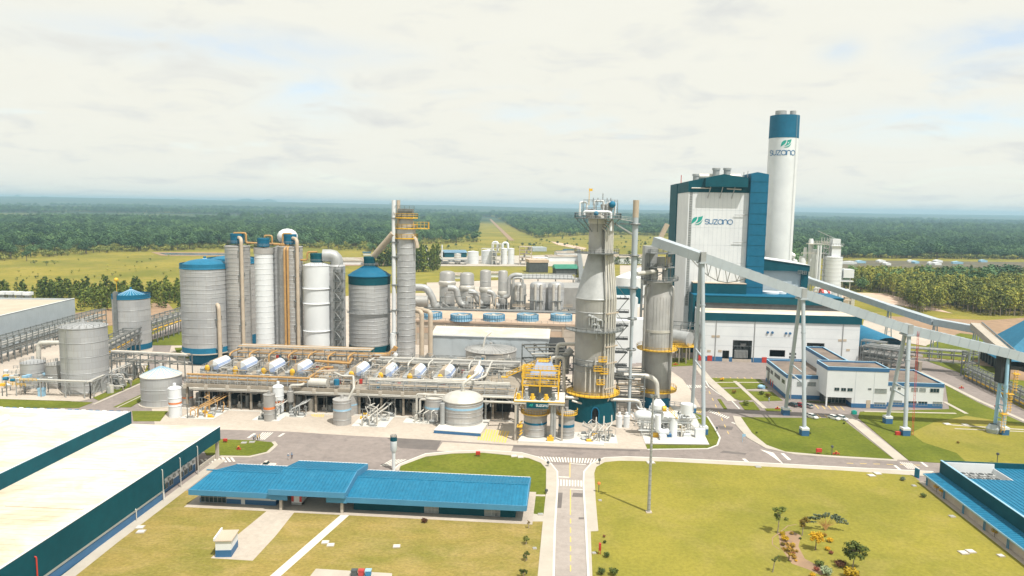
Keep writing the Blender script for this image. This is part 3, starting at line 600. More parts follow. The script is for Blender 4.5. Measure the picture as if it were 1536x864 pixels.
scatter('forest', [f1, f2, f3], X[~l2], Y[~l2], (1.1+0.9*RNG.random(len(X)))[~l2], 'far belts of dark forest on the plain')
scatter('scrub_woodland', [s1, s2, f3], X[l2], Y[l2], (1.3+1.1*RNG.random(len(X)))[l2], 'far pale woodland on the plain')
# scattered bushes in the fields
def px_scatter(poly, n, seed):
 rg = np.random.default_rng(seed); xs = [p[0] for p in poly]; ysq = [p[1] for p in poly]
 px = rg.uniform(min(xs), max(xs), n*4); py = rg.uniform(min(ysq), max(ysq), n*4); ok = inside(px, py, poly); px = px[ok][:n]; py = py[ok][:n]
 P = [G(float(a), float(b)) for a, b in zip(px, py)]; return np.array([p.x for p in P]), np.array([p.y for p in P])
X, Y = px_scatter([(0, 395), (150, 384), (260, 384), (275, 420), (0, 430)], 60, 3); scatter('field_scrub', [s1, s2], X, Y, .2+.35*RNG.random(len(X)), 'low bushes dotted over the yellow field')
X, Y = px_scatter([(-60, 321), (120, 319.5), (300, 322), (620, 327), (620, 329), (300, 329.5), (-60, 330)], 420, 6); scatter('field_scrub', [s1, s2, f3], X, Y, .6+.7*RNG.random(len(X)), 'scattered bushes on the pale far field strip')
X, Y = px_scatter([(620, 374), (760, 362), (900, 356), (1000, 360), (1000, 376), (880, 372), (700, 376)], 150, 4); scatter('field_scrub', [s1, s2, f3], X, Y, .3+.4*RNG.random(len(X)), 'bushes scattered over the green plain behind the far tanks')
# young tree belt in front of the left field: single trees
pp = [proto_tree('pine', 40+i, 12, 'leaf_pine', 'bark', 'young_tree', 'young bushy tree in the belt behind the left silos', 'young trees in the belt along the left field', G(60+i*9, 444)) for i in range(3)]
rg = random.Random(5); cnt = 0
for k in range(190):
 x = rg.uniform(-12, 280); y = rg.choice((rg.uniform(438, 450), rg.uniform(446, 466)));
 if x < 116 and y > 452: continue
 if 20 < x < 60 and rg.random() < .5: continue
 copy_tree(pp[k % 3], G(x, y), rg.random()*6.28, scale=(0.55+0.6*rg.random()))
qq = [proto_tree('euc', 60+i, 15, 'leaf_euc', 'pale_bark', 'eucalyptus_tree', 'slim eucalyptus tree on the near edge of the plantation at right', 'eucalyptus trees along the near edge of the plantation', G(1290+i*9, 433)) for i in range(4)]
EUC = [(1268, 424), (1300, 421), (1640, 425), (1640, 474), (1540, 474), (1480, 474), (1432, 462), (1376, 470), (1362, 462), (1345, 446), (1300, 436), (1272, 434)]
cand = []
for k in range(6000):
 x = rg.uniform(1266, 1545); y = rg.uniform(420, 476)
 if inside(np.array([x]), np.array([y]), EUC)[0]: cand.append((x, y))
def edge_dist(x, y):   # pixels above the near (lower) edge
 E = [(1272, 434), (1300, 436), (1345, 446), (1362, 462), (1376, 470), (1432, 462), (1480, 474), (1545, 474)]
 for (a, b), (c, d) in zip(E[:-1], E[1:]):
  if a <= x <= c: return b+(d-b)*(x-a)/(c-a)-y
 return 0
near = sorted([c for c in cand if edge_dist(*c) < 9], key=lambda c: -c[1])
taken = []
for c in near:
 g = G(*c)
 if all((g-t).length > 3.6 for t in taken) and len(taken) < 260: taken.append(g); copy_tree(qq[len(taken) % 4], g, rg.random()*6.28, scale=0.72+0.42*rg.random())
e1 = canopy('euc', 71, 15, 'leaf_euc', 'plantation_tree', 'slim eucalyptus tree just inside the plantation edge beside the lime kiln', G(1284, 428)); e2 = canopy('euc', 72, 14, 'leaf_euc', 'plantation_tree', 'slim eucalyptus tree inside the plantation above the thin conveyor', G(1330, 436))
rgn = np.random.default_rng(8); n = 26000; y = rgn.uniform(380, 980, n); x = rgn.uniform(150, 780, n); px, py = projn(x, y); ok = inside(px, py, EUC) & (px < 1600)
for_near = np.array([edge_dist(float(a), float(b)) > 6 if a < 1545 else True for a, b in zip(px, py)]); ok &= for_near
scatter('eucalyptus_plantation', [e1, e2], x[ok], y[ok], .75+.4*rgn.random(ok.sum()), 'dense eucalyptus plantation filling the ground right of the lime kiln')
hh = [proto_tree('pine', 80+i, 22, 'leaf_pine', 'bark', 'tall_tree', 'tall narrow tree in the clump right of the ringed column', 'tall trees in the clump right of the ringed column', G(628+8*i, 408)) for i in range(2)]
for k in range(26): copy_tree(hh[k % 2], G(rg.uniform(612, 658), rg.uniform(398, 408)), rg.random()*6.28, scale=(.5+.3*rg.random(), .5+.3*rg.random(), .8+.5*rg.random()))
for k in range(12): copy_tree(hh[k % 2], G(rg.uniform(566, 594), rg.uniform(394, 400)), rg.random()*6.28, scale=.6+.4*rg.random(), label='bushy tree between the teal capped silo and the ringed column')
for k in range(14): copy_tree(hh[k % 2], G(rg.uniform(920, 985), rg.uniform(386, 400)), rg.random()*6.28, scale=(.9, .9, .45), label='low green tree behind the tall grey pole at centre right')
# ------------------------------------------------------------------ air
mb = MB(); mb.box(0, 8400, -26, 48000, 18000, 162)
hm = bpy.data.materials.new('haze'); hm.use_nodes = True; t = hm.node_tree; t.nodes.clear()
pv = nd(t, 'ShaderNodeVolumePrincipled', Density=0.000115, Anisotropy=0.2); pv.inputs['Color'].default_value = (0.52, 0.81, 1.0, 1)
ou = nd(t, 'ShaderNodeOutputMaterial'); t.links.new(pv.outputs[0], ou.inputs['Volume']); MATS['haze'] = hm
HAZE = True
if HAZE: O(mb, 'haze', 'haze', kind='stuff', smooth=False)
# ------------------------------------------------------------------ buildings
class Fr:      # a facade frame: origin on the ground, u along the front, v going back
 def __init__(s, P, Q=None, u=None):
  s.o = Vector((P.x, P.y, 0)); s.u = (Vector((Q.x-P.x, Q.y-P.y, 0)) if u is None else Vector((u.x, u.y, 0))).normalized()
  s.v = Vector((-s.u.y, s.u.x, 0))
  if s.v.dot(s.o) < 0 and Q is not None and u is None: pass
 def p(s, t, q, z): return s.o+s.u*t+s.v*q+Vector((0, 0, z))
 def on(s, px, py, q=0.0):      # where the sight line of a pixel meets the plane q metres behind the front
  d = ray(px, py); c = Vector((0, 0, H)); P0 = s.o+s.v*q; k = (P0-c).dot(s.v)/d.dot(s.v); X = c+d*k
  return (X-P0).dot(s.u), X.z
 def onu(s, px, py, t=0.0):     # same for the plane across the building at t: returns depth and height
  d = ray(px, py); c = Vector((0, 0, H)); P0 = s.o+s.u*t; k = (P0-c).dot(s.u)/d.dot(s.u); X = c+d*k
  return (X-P0).dot(s.v), X.z
 def box(s, mb, t0, t1, q0, q1, z0, z1):
  vs = [s.p(t, q, z) for z in (z0, z1) for t, q in ((t0, q0), (t1, q0), (t1, q1), (t0, q1))]
  return mb.add(vs, [(3, 2, 1, 0), (4, 5, 6, 7), (0, 1, 5, 4), (1, 2, 6, 5), (2, 3, 7, 6), (3, 0, 4, 7)])
 def poly(s, mb, pts): return mb.add([s.p(*q) for q in pts], [tuple(range(len(pts)))])
 def hull(s, mb, a, b):         # two matching outlines joined (extrusion between them)
  n = len(a); vs = [s.p(*q) for q in a]+[s.p(*q) for q in b]
  return mb.add(vs, [tuple(range(n-1, -1, -1)), tuple(range(n, 2*n))]+[(i, (i+1) % n, n+(i+1) % n, n+i) for i in range(n)])
 def window(s, par, t0, t1, z0, z1, cols=2, rows=1, q=0.0, pane='glass', fm='pale_steel', face=-1, name='window', w=0.09):
  mb = MB(); f0, f1 = (q-0.10, q) if face < 0 else (q, q+0.10)
  for k in range(cols+1): tt = t0+(t1-t0)*k/cols; s.box(mb, tt-w/2, tt+w/2, f0, f1, z0, z1)
  for k in range(rows+1): zz = z0+(z1-z0)*k/rows; s.box(mb, t0-w/2, t1+w/2, f0-0.004, f1, zz-w/2, zz+w/2)
  o = O(mb, name, fm, par, smooth=False)
  g = MB(); s.box(g, t0, t1, q-0.03, q+0.01, z0, z1); O(g, 'pane', pane, o, smooth=False); return o
 def wallu(s, par, q0, q1, z0, z1, cols, rows, t, side=-1, pane='glass', fm='pale_steel', w=0.09):
  o2 = Fr(s.p(t, 0, 0), u=s.v if side > 0 else -s.v)
  return o2.window(par, q0 if side > 0 else -q1, q1 if side > 0 else -q0, z0, z1, cols, rows, 0, pane, fm, -1 if side > 0 else 1, w=w)
def facade(mb, fr, t0, t1, z0, z1, holes, q0=0.0, q1=0.4):
 ts = sorted({t0, t1, *[h[0] for h in holes], *[h[1] for h in holes]}); zs = sorted({z0, z1, *[h[2] for h in holes], *[h[3] for h in holes]})
 for a, b in zip(ts[:-1], ts[1:]):
  for c, d in zip(zs[:-1], zs[1:]):
   m, n = (a+b)/2, (c+d)/2
   if not any(h[0] < m < h[1] and h[2] < n < h[3] for h in holes): fr.box(mb, a, b, q0, q1, c, d)
# --- left warehouse, low block
P1 = G(331.5, 687); zr = hz(334, 640, hd(P1)); P2 = G(0, 855, zr)
wf = Fr(P2, P1)                       # u runs away from the camera along the teal side, v to the left
LW = (Vector((P1.x-P2.x, P1.y-P2.y, 0))).length; farp = G(204, 632, zr); W1 = (farp-wf.o).dot(wf.v)
wh = thing('warehouse', 'long warehouse with rust streaked pale roof and teal side wall in the lower left corner', 'warehouse', wf.p(LW/2, 3, 0))
T0 = -40.0
tA = wf.on(246.5, 711)[0]; tB = wf.on(305, 700)[0]; zf = wf.on(334, 657.5)[1]
mb = MB(); wf.box(mb, T0, LW, 0.3, W1, zr-0.5, zr-0.02); O(mb, 'roof', 'roof_white', wh, smooth=False)
mb = MB()
for k in range(60):
 t = T0+1+k*(LW-T0-2)/59; wf.box(mb, t-0.05, t+0.05, 0.4, W1-0.1, zr-0.02, zr+0.03)
O(mb, 'roof_seam', 'roof_white', wh, kind='stuff', smooth=False)
for k in range(5): mb = MB(); wf.box(mb, T0+22+k*21, T0+22.5+k*21, 2+(k % 2)*4, W1*0.72+(k % 2)*3, zr+0.0, zr+0.13); O(mb, 'roof_ridge_vent', 'roof_white', wh, smooth=False)
mb = MB(); wf.box(mb, tA, LW, 0, 0.3, zf, zr+0.12); O(mb, 'fascia', 'teal', wh, smooth=False)
mb = MB(); wf.box(mb, T0, tA, 0, 0.3, 2.6, zr+0.12); wf.box(mb, T0, tA, 0.3, 0.5, 0, 0.1); O(mb, 'side_cladding', 'teal', wh, smooth=False)
mb = MB(); wf.box(mb, T0, LW, -0.08, 0.3, zr+0.12, zr+0.24); O(mb, 'gutter', 'white_paint', wh, smooth=False)
mb = MB(); wf.box(mb, T0, tA, 0.45, 0.8, 1.75, 2.62); O(mb, 'wall_strip', 'white_paint', wh, smooth=False)
mb = MB(); wf.box(mb, T0, tA, 0.35, 0.8, 0, 1.75); O(mb, 'base_wall', 'blue_trim', wh, smooth=False)
mb = MB(); facade(mb, wf, tA, tB, 1.9, zf+0.3, [], 2.2, 2.6); wf.box(mb, tA, tA+0.3, 0.3, 2.4, 0, zf); O(mb, 'upper_wall', 'white_paint', wh, smooth=False)
mb = MB(); wf.box(mb, tA+0.3, tB, 2.15, 2.6, 0, 1.9); O(mb, 'base_wall', 'blue_trim', wh, smooth=False)
nW = 7
for k in range(nW):
 a = tA+1.0+(tB-tA-2)*k/nW
 wf.window(wh, a, a+(tB-tA)/nW*0.62, 3.5, 4.7, 2, 1, 2.2); wf.window(wh, a, a+(tB-tA)/nW*0.62, 0.9, 2.3, 2, 1, 2.15) if k != 3 else None
 mb = MB(); wf.box(mb, a+1.9, a+2.7, 1.85, 2.2, 2.5, 3.1); O(mb, 'air_conditioner', 'pale_steel', wh, smooth=False)
for t in (T0+8, T0+24, T0+38, tA-12, tA-1, tA+7, tB-3):
 mb = MB(); a = wf.p(t, -0.15, 0.1); b = wf.p(t, -0.15, zr-1.2 if t > tA-2 else 2.7); mb.pipe([a, b, b+wf.v*0.5+Vector((0, 0, 0.2))], 0.11, 6); O(mb, 'downpipe', 'pale_pipe', wh)
mb = MB(); a = wf.on(52, 835); P = wf.p(a[0], -0.3, 0); mb.pipe([P, P+Vector((0, 0, a[1])), P+Vector((0, 0, a[1]))+wf.v*0.8], 0.13, 7); O(mb, 'vent_pipe', 'red_paint', wh, label='pinkish vent pipe')
for q in (0.4, W1*0.5):
 mb = MB(); wf.box(mb, LW-0.9, LW-0.1, q, q+0.7, 0, zf+0.2); O(mb, 'column', 'pale_concrete', wh, smooth=False)
mb = MB(); wf.box(mb, tB, tB+0.3, 2.2, W1, 0, zf+0.3); O(mb, 'end_wall', 'white_paint', wh, smooth=False)
mb = MB(); wf.box(mb, tB+0.4, LW-0.5, 1.2, 1.5, 0, 1.1); O(mb, 'loading_kerb', 'pale_concrete', wh, smooth=False)
# --- left warehouse, tall block
zr2 = hz(204, 615, hd(farp))
w2 = thing('warehouse', 'taller flat white roofed warehouse block behind the rust streaked roof, teal edge strip', 'warehouse', wf.p(LW/2, W1+3, 0))
mb = MB(); wf.box(mb, T0-40, LW+0.2, W1+0.3, W1+70, zr2-0.5, zr2-0.03); O(mb, 'roof', 'roof_white', w2, smooth=False)
mb = MB()
for k in range(70): t = T0-38+k*(LW-T0+36)/69; wf.box(mb, t-0.05, t+0.05, W1+0.4, W1+69, zr2-0.03, zr2+0.02)
O(mb, 'roof_seam', 'roof_white', w2, kind='stuff', smooth=False)
mb = MB(); wf.box(mb, T0-40, LW+0.2, W1, W1+0.3, 0, zr2+0.12); O(mb, 'fascia', 'teal', w2, smooth=False)
mb = MB(); wf.box(mb, T0-40, LW+0.2, W1+0.3, W1+0.55, zr2-0.02, zr2+0.2); O(mb, 'gutter', 'white_paint', w2, smooth=False)
mb = MB(); wf.box(mb, LW-0.2, LW+0.15, W1+0.3, W1+70, 0, zr2+0.1); O(mb, 'end_wall', 'white_paint', w2, smooth=False)
for k in range(34): mb = MB(); wf.box(mb, LW+0.15, LW+0.25, W1+1+k*2, W1+2.2+k*2, zr2-0.5, zr2+0.28); O(mb, 'flashing', 'blue_trim' if k % 3 else 'white_paint', w2, smooth=False)
q, _ = wf.on(22, 624)[0], 0
P = G(10, 627, zr2+0.3); mb = MB(); mb.tube([P, G(-60, 659, zr2+0.3)], 1.0, 12); O(mb, 'roof_duct', 'white_paint', w2)
# --- long blue roofed canopy building
zE = 4.2; A = G(283, 734, zE); B = G(789, 758.5, zE); bf = Fr(A, B); LB = (B-A).length
cb = thing('canopy_building', 'long low building under a ribbed bright blue roof with a raised drive through middle', 'building', bf.p(LB/2, 8, 0))
t1 = bf.on(405, 740)[0]; t2 = bf.on(518.7, 745)[0]
def roof_seg(ta, tb, q0, q1, z0, dz, slant=0.0):
 qr = (q0+q1)/2; sl = slant
 mb = MB(); th = 0.25
 def R(t, q): return t+(sl*(q-q0)/(q1-q0) if t == ta else 0)
 for (qa, za), (qb, zb) in (((q0, z0), (qr, z0+dz)), ((qr, z0+dz), (q1, z0))):
  bf.hull(mb, [(R(ta, qa), qa, za-th), (tb, qa, za-th), (tb, qb, zb-th), (R(ta, qb), qb, zb-th)], [(R(ta, qa), qa, za), (tb, qa, za), (tb, qb, zb), (R(ta, qb), qb, zb)])
 O(mb, 'roof', 'blue_roof', cb, smooth=False)
 mb = MB(); t = ta+0.4
 while t < tb-0.2:
  for (qa, za), (qb, zb) in (((q0, z0), (qr, z0+dz)), ((qr, z0+dz), (q1, z0))):
   if t > R(ta, qb): mb.beam(bf.p(t, qa, za+0.04), bf.p(t, qb, zb+0.04), 0.16, 0.13)
  t += 0.82
 O(mb, 'roof_rib', 'blue_roof', cb, kind='stuff', smooth=False)
 mb = MB(); bf.box(mb, ta, tb, qr-0.25, qr+0.25, z0+dz-0.06, z0+dz+0.09); O(mb, 'ridge_cap', 'blue_roof', cb, smooth=False)
 mb = MB(); bf.box(mb, ta, tb, q0-0.22, q0, z0-1.25, z0+0.02); bf.hull(mb, [(tb, q0, z0-1.2), (tb, q1, z0-1.2), (tb, q1, z0), (tb, qr, z0+dz), (tb, q0, z0)], [(tb+.2, q0, z0-1.2), (tb+.2, q1, z0-1.2), (tb+.2, q1, z0+.01), (tb+.2, qr, z0+dz+.01), (tb+.2, q0, z0+.01)])
 O(mb, 'fascia', 'blue_fascia', cb, smooth=False)
 mb = MB(); bf.box(mb, ta+(sl or 0), tb, q1, q1+0.2, z0-0.1, z0+0.10); O(mb, 'gutter', 'white_paint', cb, smooth=False)
 mb = MB()
 for k in range(5 if tb-ta < 50 else 8): u0 = ta+(sl or 1)+1+(tb-ta-8)*RNG.random(); bf.box(mb, u0, u0+1.5+2*RNG.random(), qr-1.0, qr-0.7, z0+dz-0.14, z0+dz-0.06)
qB = 17.0
roof_seg(0, t1+0.5, 0, qB, zE, 1.5, 3.5); roof_seg(t1, t2, -0.9, qB+0.6, zE+1.35, 1.6); roof_seg(t2+0.25, LB, 0, qB, zE, 1.5)
mb = MB(); bf.box(mb, t1+0.3, t1+4.2, -0.5, -0.1, 2.9, 4.4); bf.box(mb, t2-4.4, t2+0.3, -0.5, -0.1, 2.9, 4.4); O(mb, 'fascia', 'blue_fascia', cb, smooth=False)
wl0, wl1 = bf.on(300, 752, 2.6)[0], t1+0.2
mb = MB(); bf.box(mb, wl0, wl1, 2.6, 15, 1.25, 3.9); O(mb, 'upper_wall', 'white_paint', cb, smooth=False)
mb = MB(); bf.box(mb, wl0-0.02, wl1+0.02, 2.55, 15.05, 0.1, 1.25); O(mb, 'base_wall', 'blue_trim', cb, smooth=False)
bf.window(cb, wl0+0.3, wl0+6.4, 0.3, 2.9, 6, 2, 2.53)
mb = MB(); bf.box(mb, wl0+10, wl0+10.9, 2.45, 2.6, 0.1, 2.2); O(mb, 'door', 'white_paint', cb, smooth=False)
mb = MB(); bf.box(mb, t2+1.0, LB-2.5, 2.6, 15, 0.1, 3.9); O(mb, 'wall', 'teal', cb, smooth=False)
for a, z in ((t2+17.5, 2.3), (LB-9.5, 2.3), (LB-7.2, 2.2)): bf.window(cb, a, a+3.2 if z > 2.25 else a+1.2, 0.3, z, 4 if a < LB-10 else 2, 2, 2.58, 'pale_glass')
for px, py in ((421, 760), (512.6, 763)):
 t, z = bf.on(px, py, 0.2)
 for q in (0.2, 9, 16): mb = MB(); bf.box(mb, t-0.3, t+0.3, q, q+0.6, 0.02, 5.2); O(mb, 'column', 'pale_concrete', cb, smooth=False)
mb = MB(); bf.box(mb, -1, LB+1.5, -0.5, 18, -0.02, 0.16); O(mb, 'floor_slab', 'concrete', cb, smooth=False)
# delivery truck parked under it
tt = bf.on(445, 752, 3)[0]
tr = thing('truck', 'white box truck with red stripes parked under the blue canopy roof', 'truck', bf.p(tt, 5, 0.1))
mb = MB(); bf.box(mb, tt-1.25, tt+1.25, 3.0, 9.0, 0.95, 3.9); O(mb, 'cargo_box', 'white_paint', tr, smooth=False)
for dx in (-0.95, 0.95): mb = MB(); bf.box(mb, tt+dx-0.28, tt+dx+0.28, 2.95, 3.0, 1.2, 3.4); O(mb, 'red_stripe', 'red_paint', tr, smooth=False)
mb = MB(); bf.box(mb, tt-1.2, tt+1.2, 2.9, 3.1, 0.5, 0.9); O(mb, 'rear_bumper', 'pale_steel', tr, smooth=False)
mb = MB(); bf.box(mb, tt-1.15, tt+1.15, 9.1, 11, 0.6, 2.8); O(mb, 'cab', 'white_paint', tr)
for dx in (-1, 1):
 for q in (4.2, 10): mb = MB(); c = bf.p(tt+dx, q, 0.55); mb.tube([c-bf.u*0.15, c+bf.u*0.15], 0.45, 14); O(mb, 'wheel', 'rubber', tr)
# --- kiosk
kf = Fr(G(323.5, 837), G(347, 836.5)); kw = (G(347, 836.5)-G(323.5, 837)).length; zk = hz(323.5, 812, hd(kf.o)); kd = 4.5
ks = thing('kiosk', 'small white kiosk with a blue lower half standing on the service path', 'kiosk', kf.p(kw/2, kd/2, 0.1))
mb = MB(); kf.box(mb, 0, kw, 0, kd, zk*0.46, zk); O(mb, 'upper_wall', 'white_paint', ks, smooth=False)
mb = MB(); kf.box(mb, -0.03, kw+.03, -0.03, kd+.03, 0.1, zk*0.46); O(mb, 'lower_wall', 'blue_trim', ks, smooth=False)
mb = MB(); kf.box(mb, -0.25, kw+.25, -0.25, kd+.25, zk+0.02, zk+0.2); O(mb, 'roof', 'roof_tan', ks, smooth=False)
mb = MB(); kf.box(mb, -0.3, 0.0, -0.25, kd+.25, zk+0.2, zk+0.7); O(mb, 'parapet', 'white_paint', ks, smooth=False)
# --- blue building at right
zc0 = 2.9; rA = G(1385, 710, zc0); rB = G(1536, 824, zc0); rf = Fr(rA, rB); ER = 75.0; LR = (rB-rA).length+ER
rf.v = Vector((-rf.u.y, rf.u.x, 0)); wc = (G(1409, 708.6, zc0+0.5)-rf.o).dot(rf.v)
rt0 = (G(1409, 708.6, zc0+0.5)-rf.o).dot(rf.u)
rb = thing('blue_building', 'blue roofed building with teal parapet and covered walkway in the lower right corner', 'building', rf.p(20, 8, 0))
mb = MB(); rf.hull(mb, [(0, 0, zc0-.18), (LR, 0, zc0-.18), (LR, wc, zc0+.32), (0.5, wc, zc0+.32)], [(0, 0, zc0), (LR, 0, zc0), (LR, wc, zc0+.5), (0.5, wc, zc0+.5)]); O(mb, 'walkway_roof', 'blue_roof', rb, smooth=False)
mb = MB()
for k in range(int(LR/0.9)): mb.beam(rf.p(0.5+k*.9, 0, zc0+.03), rf.p(0.5+k*.9, wc, zc0+.53), .12, .1)
O(mb, 'roof_rib', 'blue_roof', rb, kind='stuff', smooth=False)
mb = MB(); rf.box(mb, 0, LR, -0.12, 0, zc0-.3, zc0+.06); O(mb, 'gutter', 'light_blue', rb, smooth=False)
d, zp = rf.onu(1412, 691, rt0); zp = 6.6
mb = MB(); rf.box(mb, rt0, LR, wc, wc+0.4, 0, zp); O(mb, 'parapet_wall', 'teal', rb, smooth=False)
mb = MB(); rf.box(mb, rt0, LR, wc-0.05, wc+0.45, zp, zp+0.12); O(mb, 'parapet_cap', 'light_blue', rb, smooth=False)
mb = MB(); rf.box(mb, rt0, rt0+0.4, wc+0.4, wc+70, 0, zp+0.05); O(mb, 'end_wall', 'teal', rb, smooth=False)
rz = 5.3
mb = MB(); rf.box(mb, rt0+9.0, LR, wc+0.4, wc+70, rz-0.4, rz); rf.box(mb, rt0+0.4, rt0+9.0, wc+13, wc+70, rz-0.4, rz); O(mb, 'roof', 'blue_roof', rb, smooth=False)
mb = MB()
for k in range(62): q = wc+1.2+k*1.1; a = rt0+9.1 if q < wc+13 else rt0+0.5; rf.box(mb, a, LR, q, q+.14, rz, rz+0.10)
O(mb, 'roof_rib', 'blue_roof', rb, kind='stuff', smooth=False)
mb = MB(); rf.box(mb, rt0+0.4, rt0+9.0, wc+0.4, wc+13, 2.9, 3.1); O(mb, 'equipment_deck', 'white_pad', rb, smooth=False)
mb = MB(); rf.box(mb, rt0+0.45, rt0+0.75, wc+0.4, wc+13, 3.1, zp-0.2); rf.box(mb, rt0+.4, rt0+9, wc+12.8, wc+13, 3.1, rz); rf.box(mb, rt0+8.9, rt0+9.0, wc+.4, wc+13, 3.1, rz-.4); O(mb, 'well_wall', 'white_paint', rb, smooth=False)
for k in range(5):
 for j in range(2):
  ac = thing('air_conditioner', 'boxy grey air conditioning unit in the roof well of the blue building', 'air conditioner', rf.p(rt0+3+j*3.2, wc+2+k*2.2, 3.1), 'air conditioning units in the roof well')
  mb = MB(); rf.box(mb, rt0+2+j*3.2, rt0+4.3+j*3.2, wc+1.2+k*2.2, wc+2.9+k*2.2, 3.1, 4.5); O(mb, 'casing', 'pale_steel', ac, smooth=False)
  c = rf.p(rt0+3.1+j*3.2, wc+2+k*2.2, 4.5); mb = MB(); mb.cyl(c.x, c.y, 4.5, 4.62, 0.6, 14); O(mb, 'fan', 'dark_steel', ac)
for k in range(13):
 t = 0.8+k*8.8
 if t > LR: break
 cl = MB()
 for dq in (0, .5): rf.box(cl, t+dq, t+dq+.16, .4, .56, 0.02, zc0-.1)
 O(cl, 'column', 'blue_fascia', rb, smooth=False)
mb = MB(); rf.box(mb, -1.2, LR, -0.4, wc, 0.0, 0.16); O(mb, 'walkway_floor', 'concrete', rb, smooth=False)
mb = MB(); rf.box(mb, 0.2, LR, wc-2.8, wc-2.6, 0.16, 2.8); O(mb, 'inner_backing', 'tower_panel', rb, smooth=False)
# --- grey hall behind the left tanks
zg = 17.0; gA = G(112, 449, zg); gB = G(0, 475.5, zg); gf = Fr(gB, gA); LG = (gA-gB).length
gh = thing('grey_hall', 'pale grey windowless hall with a tan roof at the far left behind the tanks', 'building', gf.p(LG/2, 5, 0))
far_l = G(0, 444.5, zg); WG = (far_l-gf.o).dot(gf.v)
mb = MB(); gf.box(mb, -70, LG, 0, 0.5, 0, zg+0.5); gf.box(mb, LG-.5, LG, 0.5, WG, 0, zg+0.5); gf.box(mb, -70, LG-.5, WG-.5, WG, 0, zg+0.5); O(mb, 'wall', 'grey_paint', gh, smooth=False)
mb = MB(); gf.box(mb, -70, LG-.5, .5, WG-.5, zg-.8, zg-.3); O(mb, 'roof', 'roof_tan', gh, smooth=False)
mb = MB()
for k in range(int((LG+70)/1.5)): gf.box(mb, -70+k*1.5, -69.93+k*1.5, -0.05, 0, 0, zg+.5)
O(mb, 'wall_rib', 'grey_paint', gh, kind='stuff', smooth=False)
mb = MB(); gf.box(mb, -70, LG+.1, -.15, .6, zg+.5, zg+.65); O(mb, 'parapet_cap', 'white_paint', gh, smooth=False)
for px, py in ((5, 447), (17.5, 447), (30, 447.5), (42.5, 448)):
 P = G(px, py, zg-.3); v_ = thing('roof_ventilator', 'white box ventilator on the tan roof of the grey hall', 'ventilator', (P.x, P.y, zg-.3), 'ventilators on the roof of the grey hall')
 mb = MB(); mb.box(P.x, P.y, zg-.3, 2.4, 2.4, 2.0); O(mb, 'base', 'pale_steel', v_); mb = MB(); mb.box(P.x, P.y, zg+1.7, 3.6, 3.6, 1.6); O(mb, 'hood', 'white_paint', v_)
for px, py in ((81.5, 502), (25.6, 517)):
 t, z = gf.on(px, py); mb = MB(); gf.box(mb, t-2.6, t+2.6, -1.8, 0, z-.5, z+.5); O(mb, 'louvre_hood', 'white_paint', gh, smooth=False)
# --- turbine hall (white), with teal band
hf = Fr(G(1050, 541), u=U); LH = hf.on(1289, 510)[0]
zT = hf.on(1050, 468.5)[1]; zB = hf.on(1050, 480)[1]
th_ = thing('turbine_hall', 'broad white hall with deep teal parapet band, blue base and transformer bays', 'building', hf.p(LH/2, 12, 0))
def hx(px, py): return hf.on(px, py)
bays = []
for x0, x1, ya, yb in ((1098, 1128.5, 511, 541.5), (1208.5, 1237, 515, 545), (1154, 1178, 525.5, 535), (1083, 1094, 526, 541)):
 a = hx(x0, yb); b = hx(x1, ya); bays.append((a[0], b[0], max(a[1], 0.3) if yb != 535 else a[1], b[1]))
mb = MB(); facade(mb, hf, 0, LH, 2.2, zB, [(b[0], b[1], max(b[2], 2.2), b[3]) for b in bays], 0, 0.5); O(mb, 'front_wall', 'white_paint', th_, smooth=False)
mb = MB(); facade(mb, hf, -0.03, LH+.03, 0, 2.2, [(bays[0][0], bays[0][1], 0, 2.2), (bays[1][0], bays[1][1], 0, 2.2), (bays[3][0], bays[3][1], 0, 2.2)], -0.05, 0.5); O(mb, 'base_band', 'blue_trim', th_, smooth=False)
for b in (bays[0], bays[1], bays[3]): mb = MB(); hf.box(mb, b[0], b[1], -.1, .3, 0, 1.3); O(mb, 'bay_kerb', 'concrete', th_, smooth=False)
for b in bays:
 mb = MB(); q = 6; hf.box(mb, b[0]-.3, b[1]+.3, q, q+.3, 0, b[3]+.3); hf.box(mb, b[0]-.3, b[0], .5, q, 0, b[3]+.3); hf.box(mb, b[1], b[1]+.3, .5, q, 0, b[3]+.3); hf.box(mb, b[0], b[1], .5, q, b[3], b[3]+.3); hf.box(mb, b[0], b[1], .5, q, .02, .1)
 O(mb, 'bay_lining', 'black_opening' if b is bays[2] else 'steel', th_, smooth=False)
for n_, b in zip(('left', 'right'), bays[:2]):
 m_ = (b[0]+b[1])/2; tf = thing('transformer', 'grey finned transformer inside the %s bay of the white hall' % ('wide left' if n_ == 'left' else 'wide right'), 'transformer', hf.p(m_, 3, 0))
 mb = MB(); hf.box(mb, m_-3.1, m_+3.1, 2.0, 4.5, 1.5, 5.3); O(mb, 'tank', 'pale_steel', tf, smooth=False)
 for k in range(10): mb = MB(); hf.box(mb, m_-3.0+k*.62, m_-2.72+k*.62, 1.2, 2.0, 1.6, 5.0); O(mb, 'cooling_fin', 'pale_steel', tf, smooth=False)
 for k in (-1.6, 0, 1.6): mb = MB(); c = hf.p(m_+k, 3.2, 5.3); mb.cyl(c.x, c.y, 5.3, 7.2, .32, 10, .18); O(mb, 'bushing', 'steel', tf)
 mb = MB(); a = hf.p(m_+1, 3.5, 7.6); mb.tube([a-hf.u*1.2, a+hf.u*1.2], .8, 12); O(mb, 'oil_conservator', 'pale_steel', tf)
mb = MB(); hf.box(mb, -0.5, LH+.5, -.45, 0, zB-.05, zT); hf.box(mb, LH, LH+.5, 0, 22, zB, zT+.02); O(mb, 'parapet_band', 'teal', th_, smooth=False)
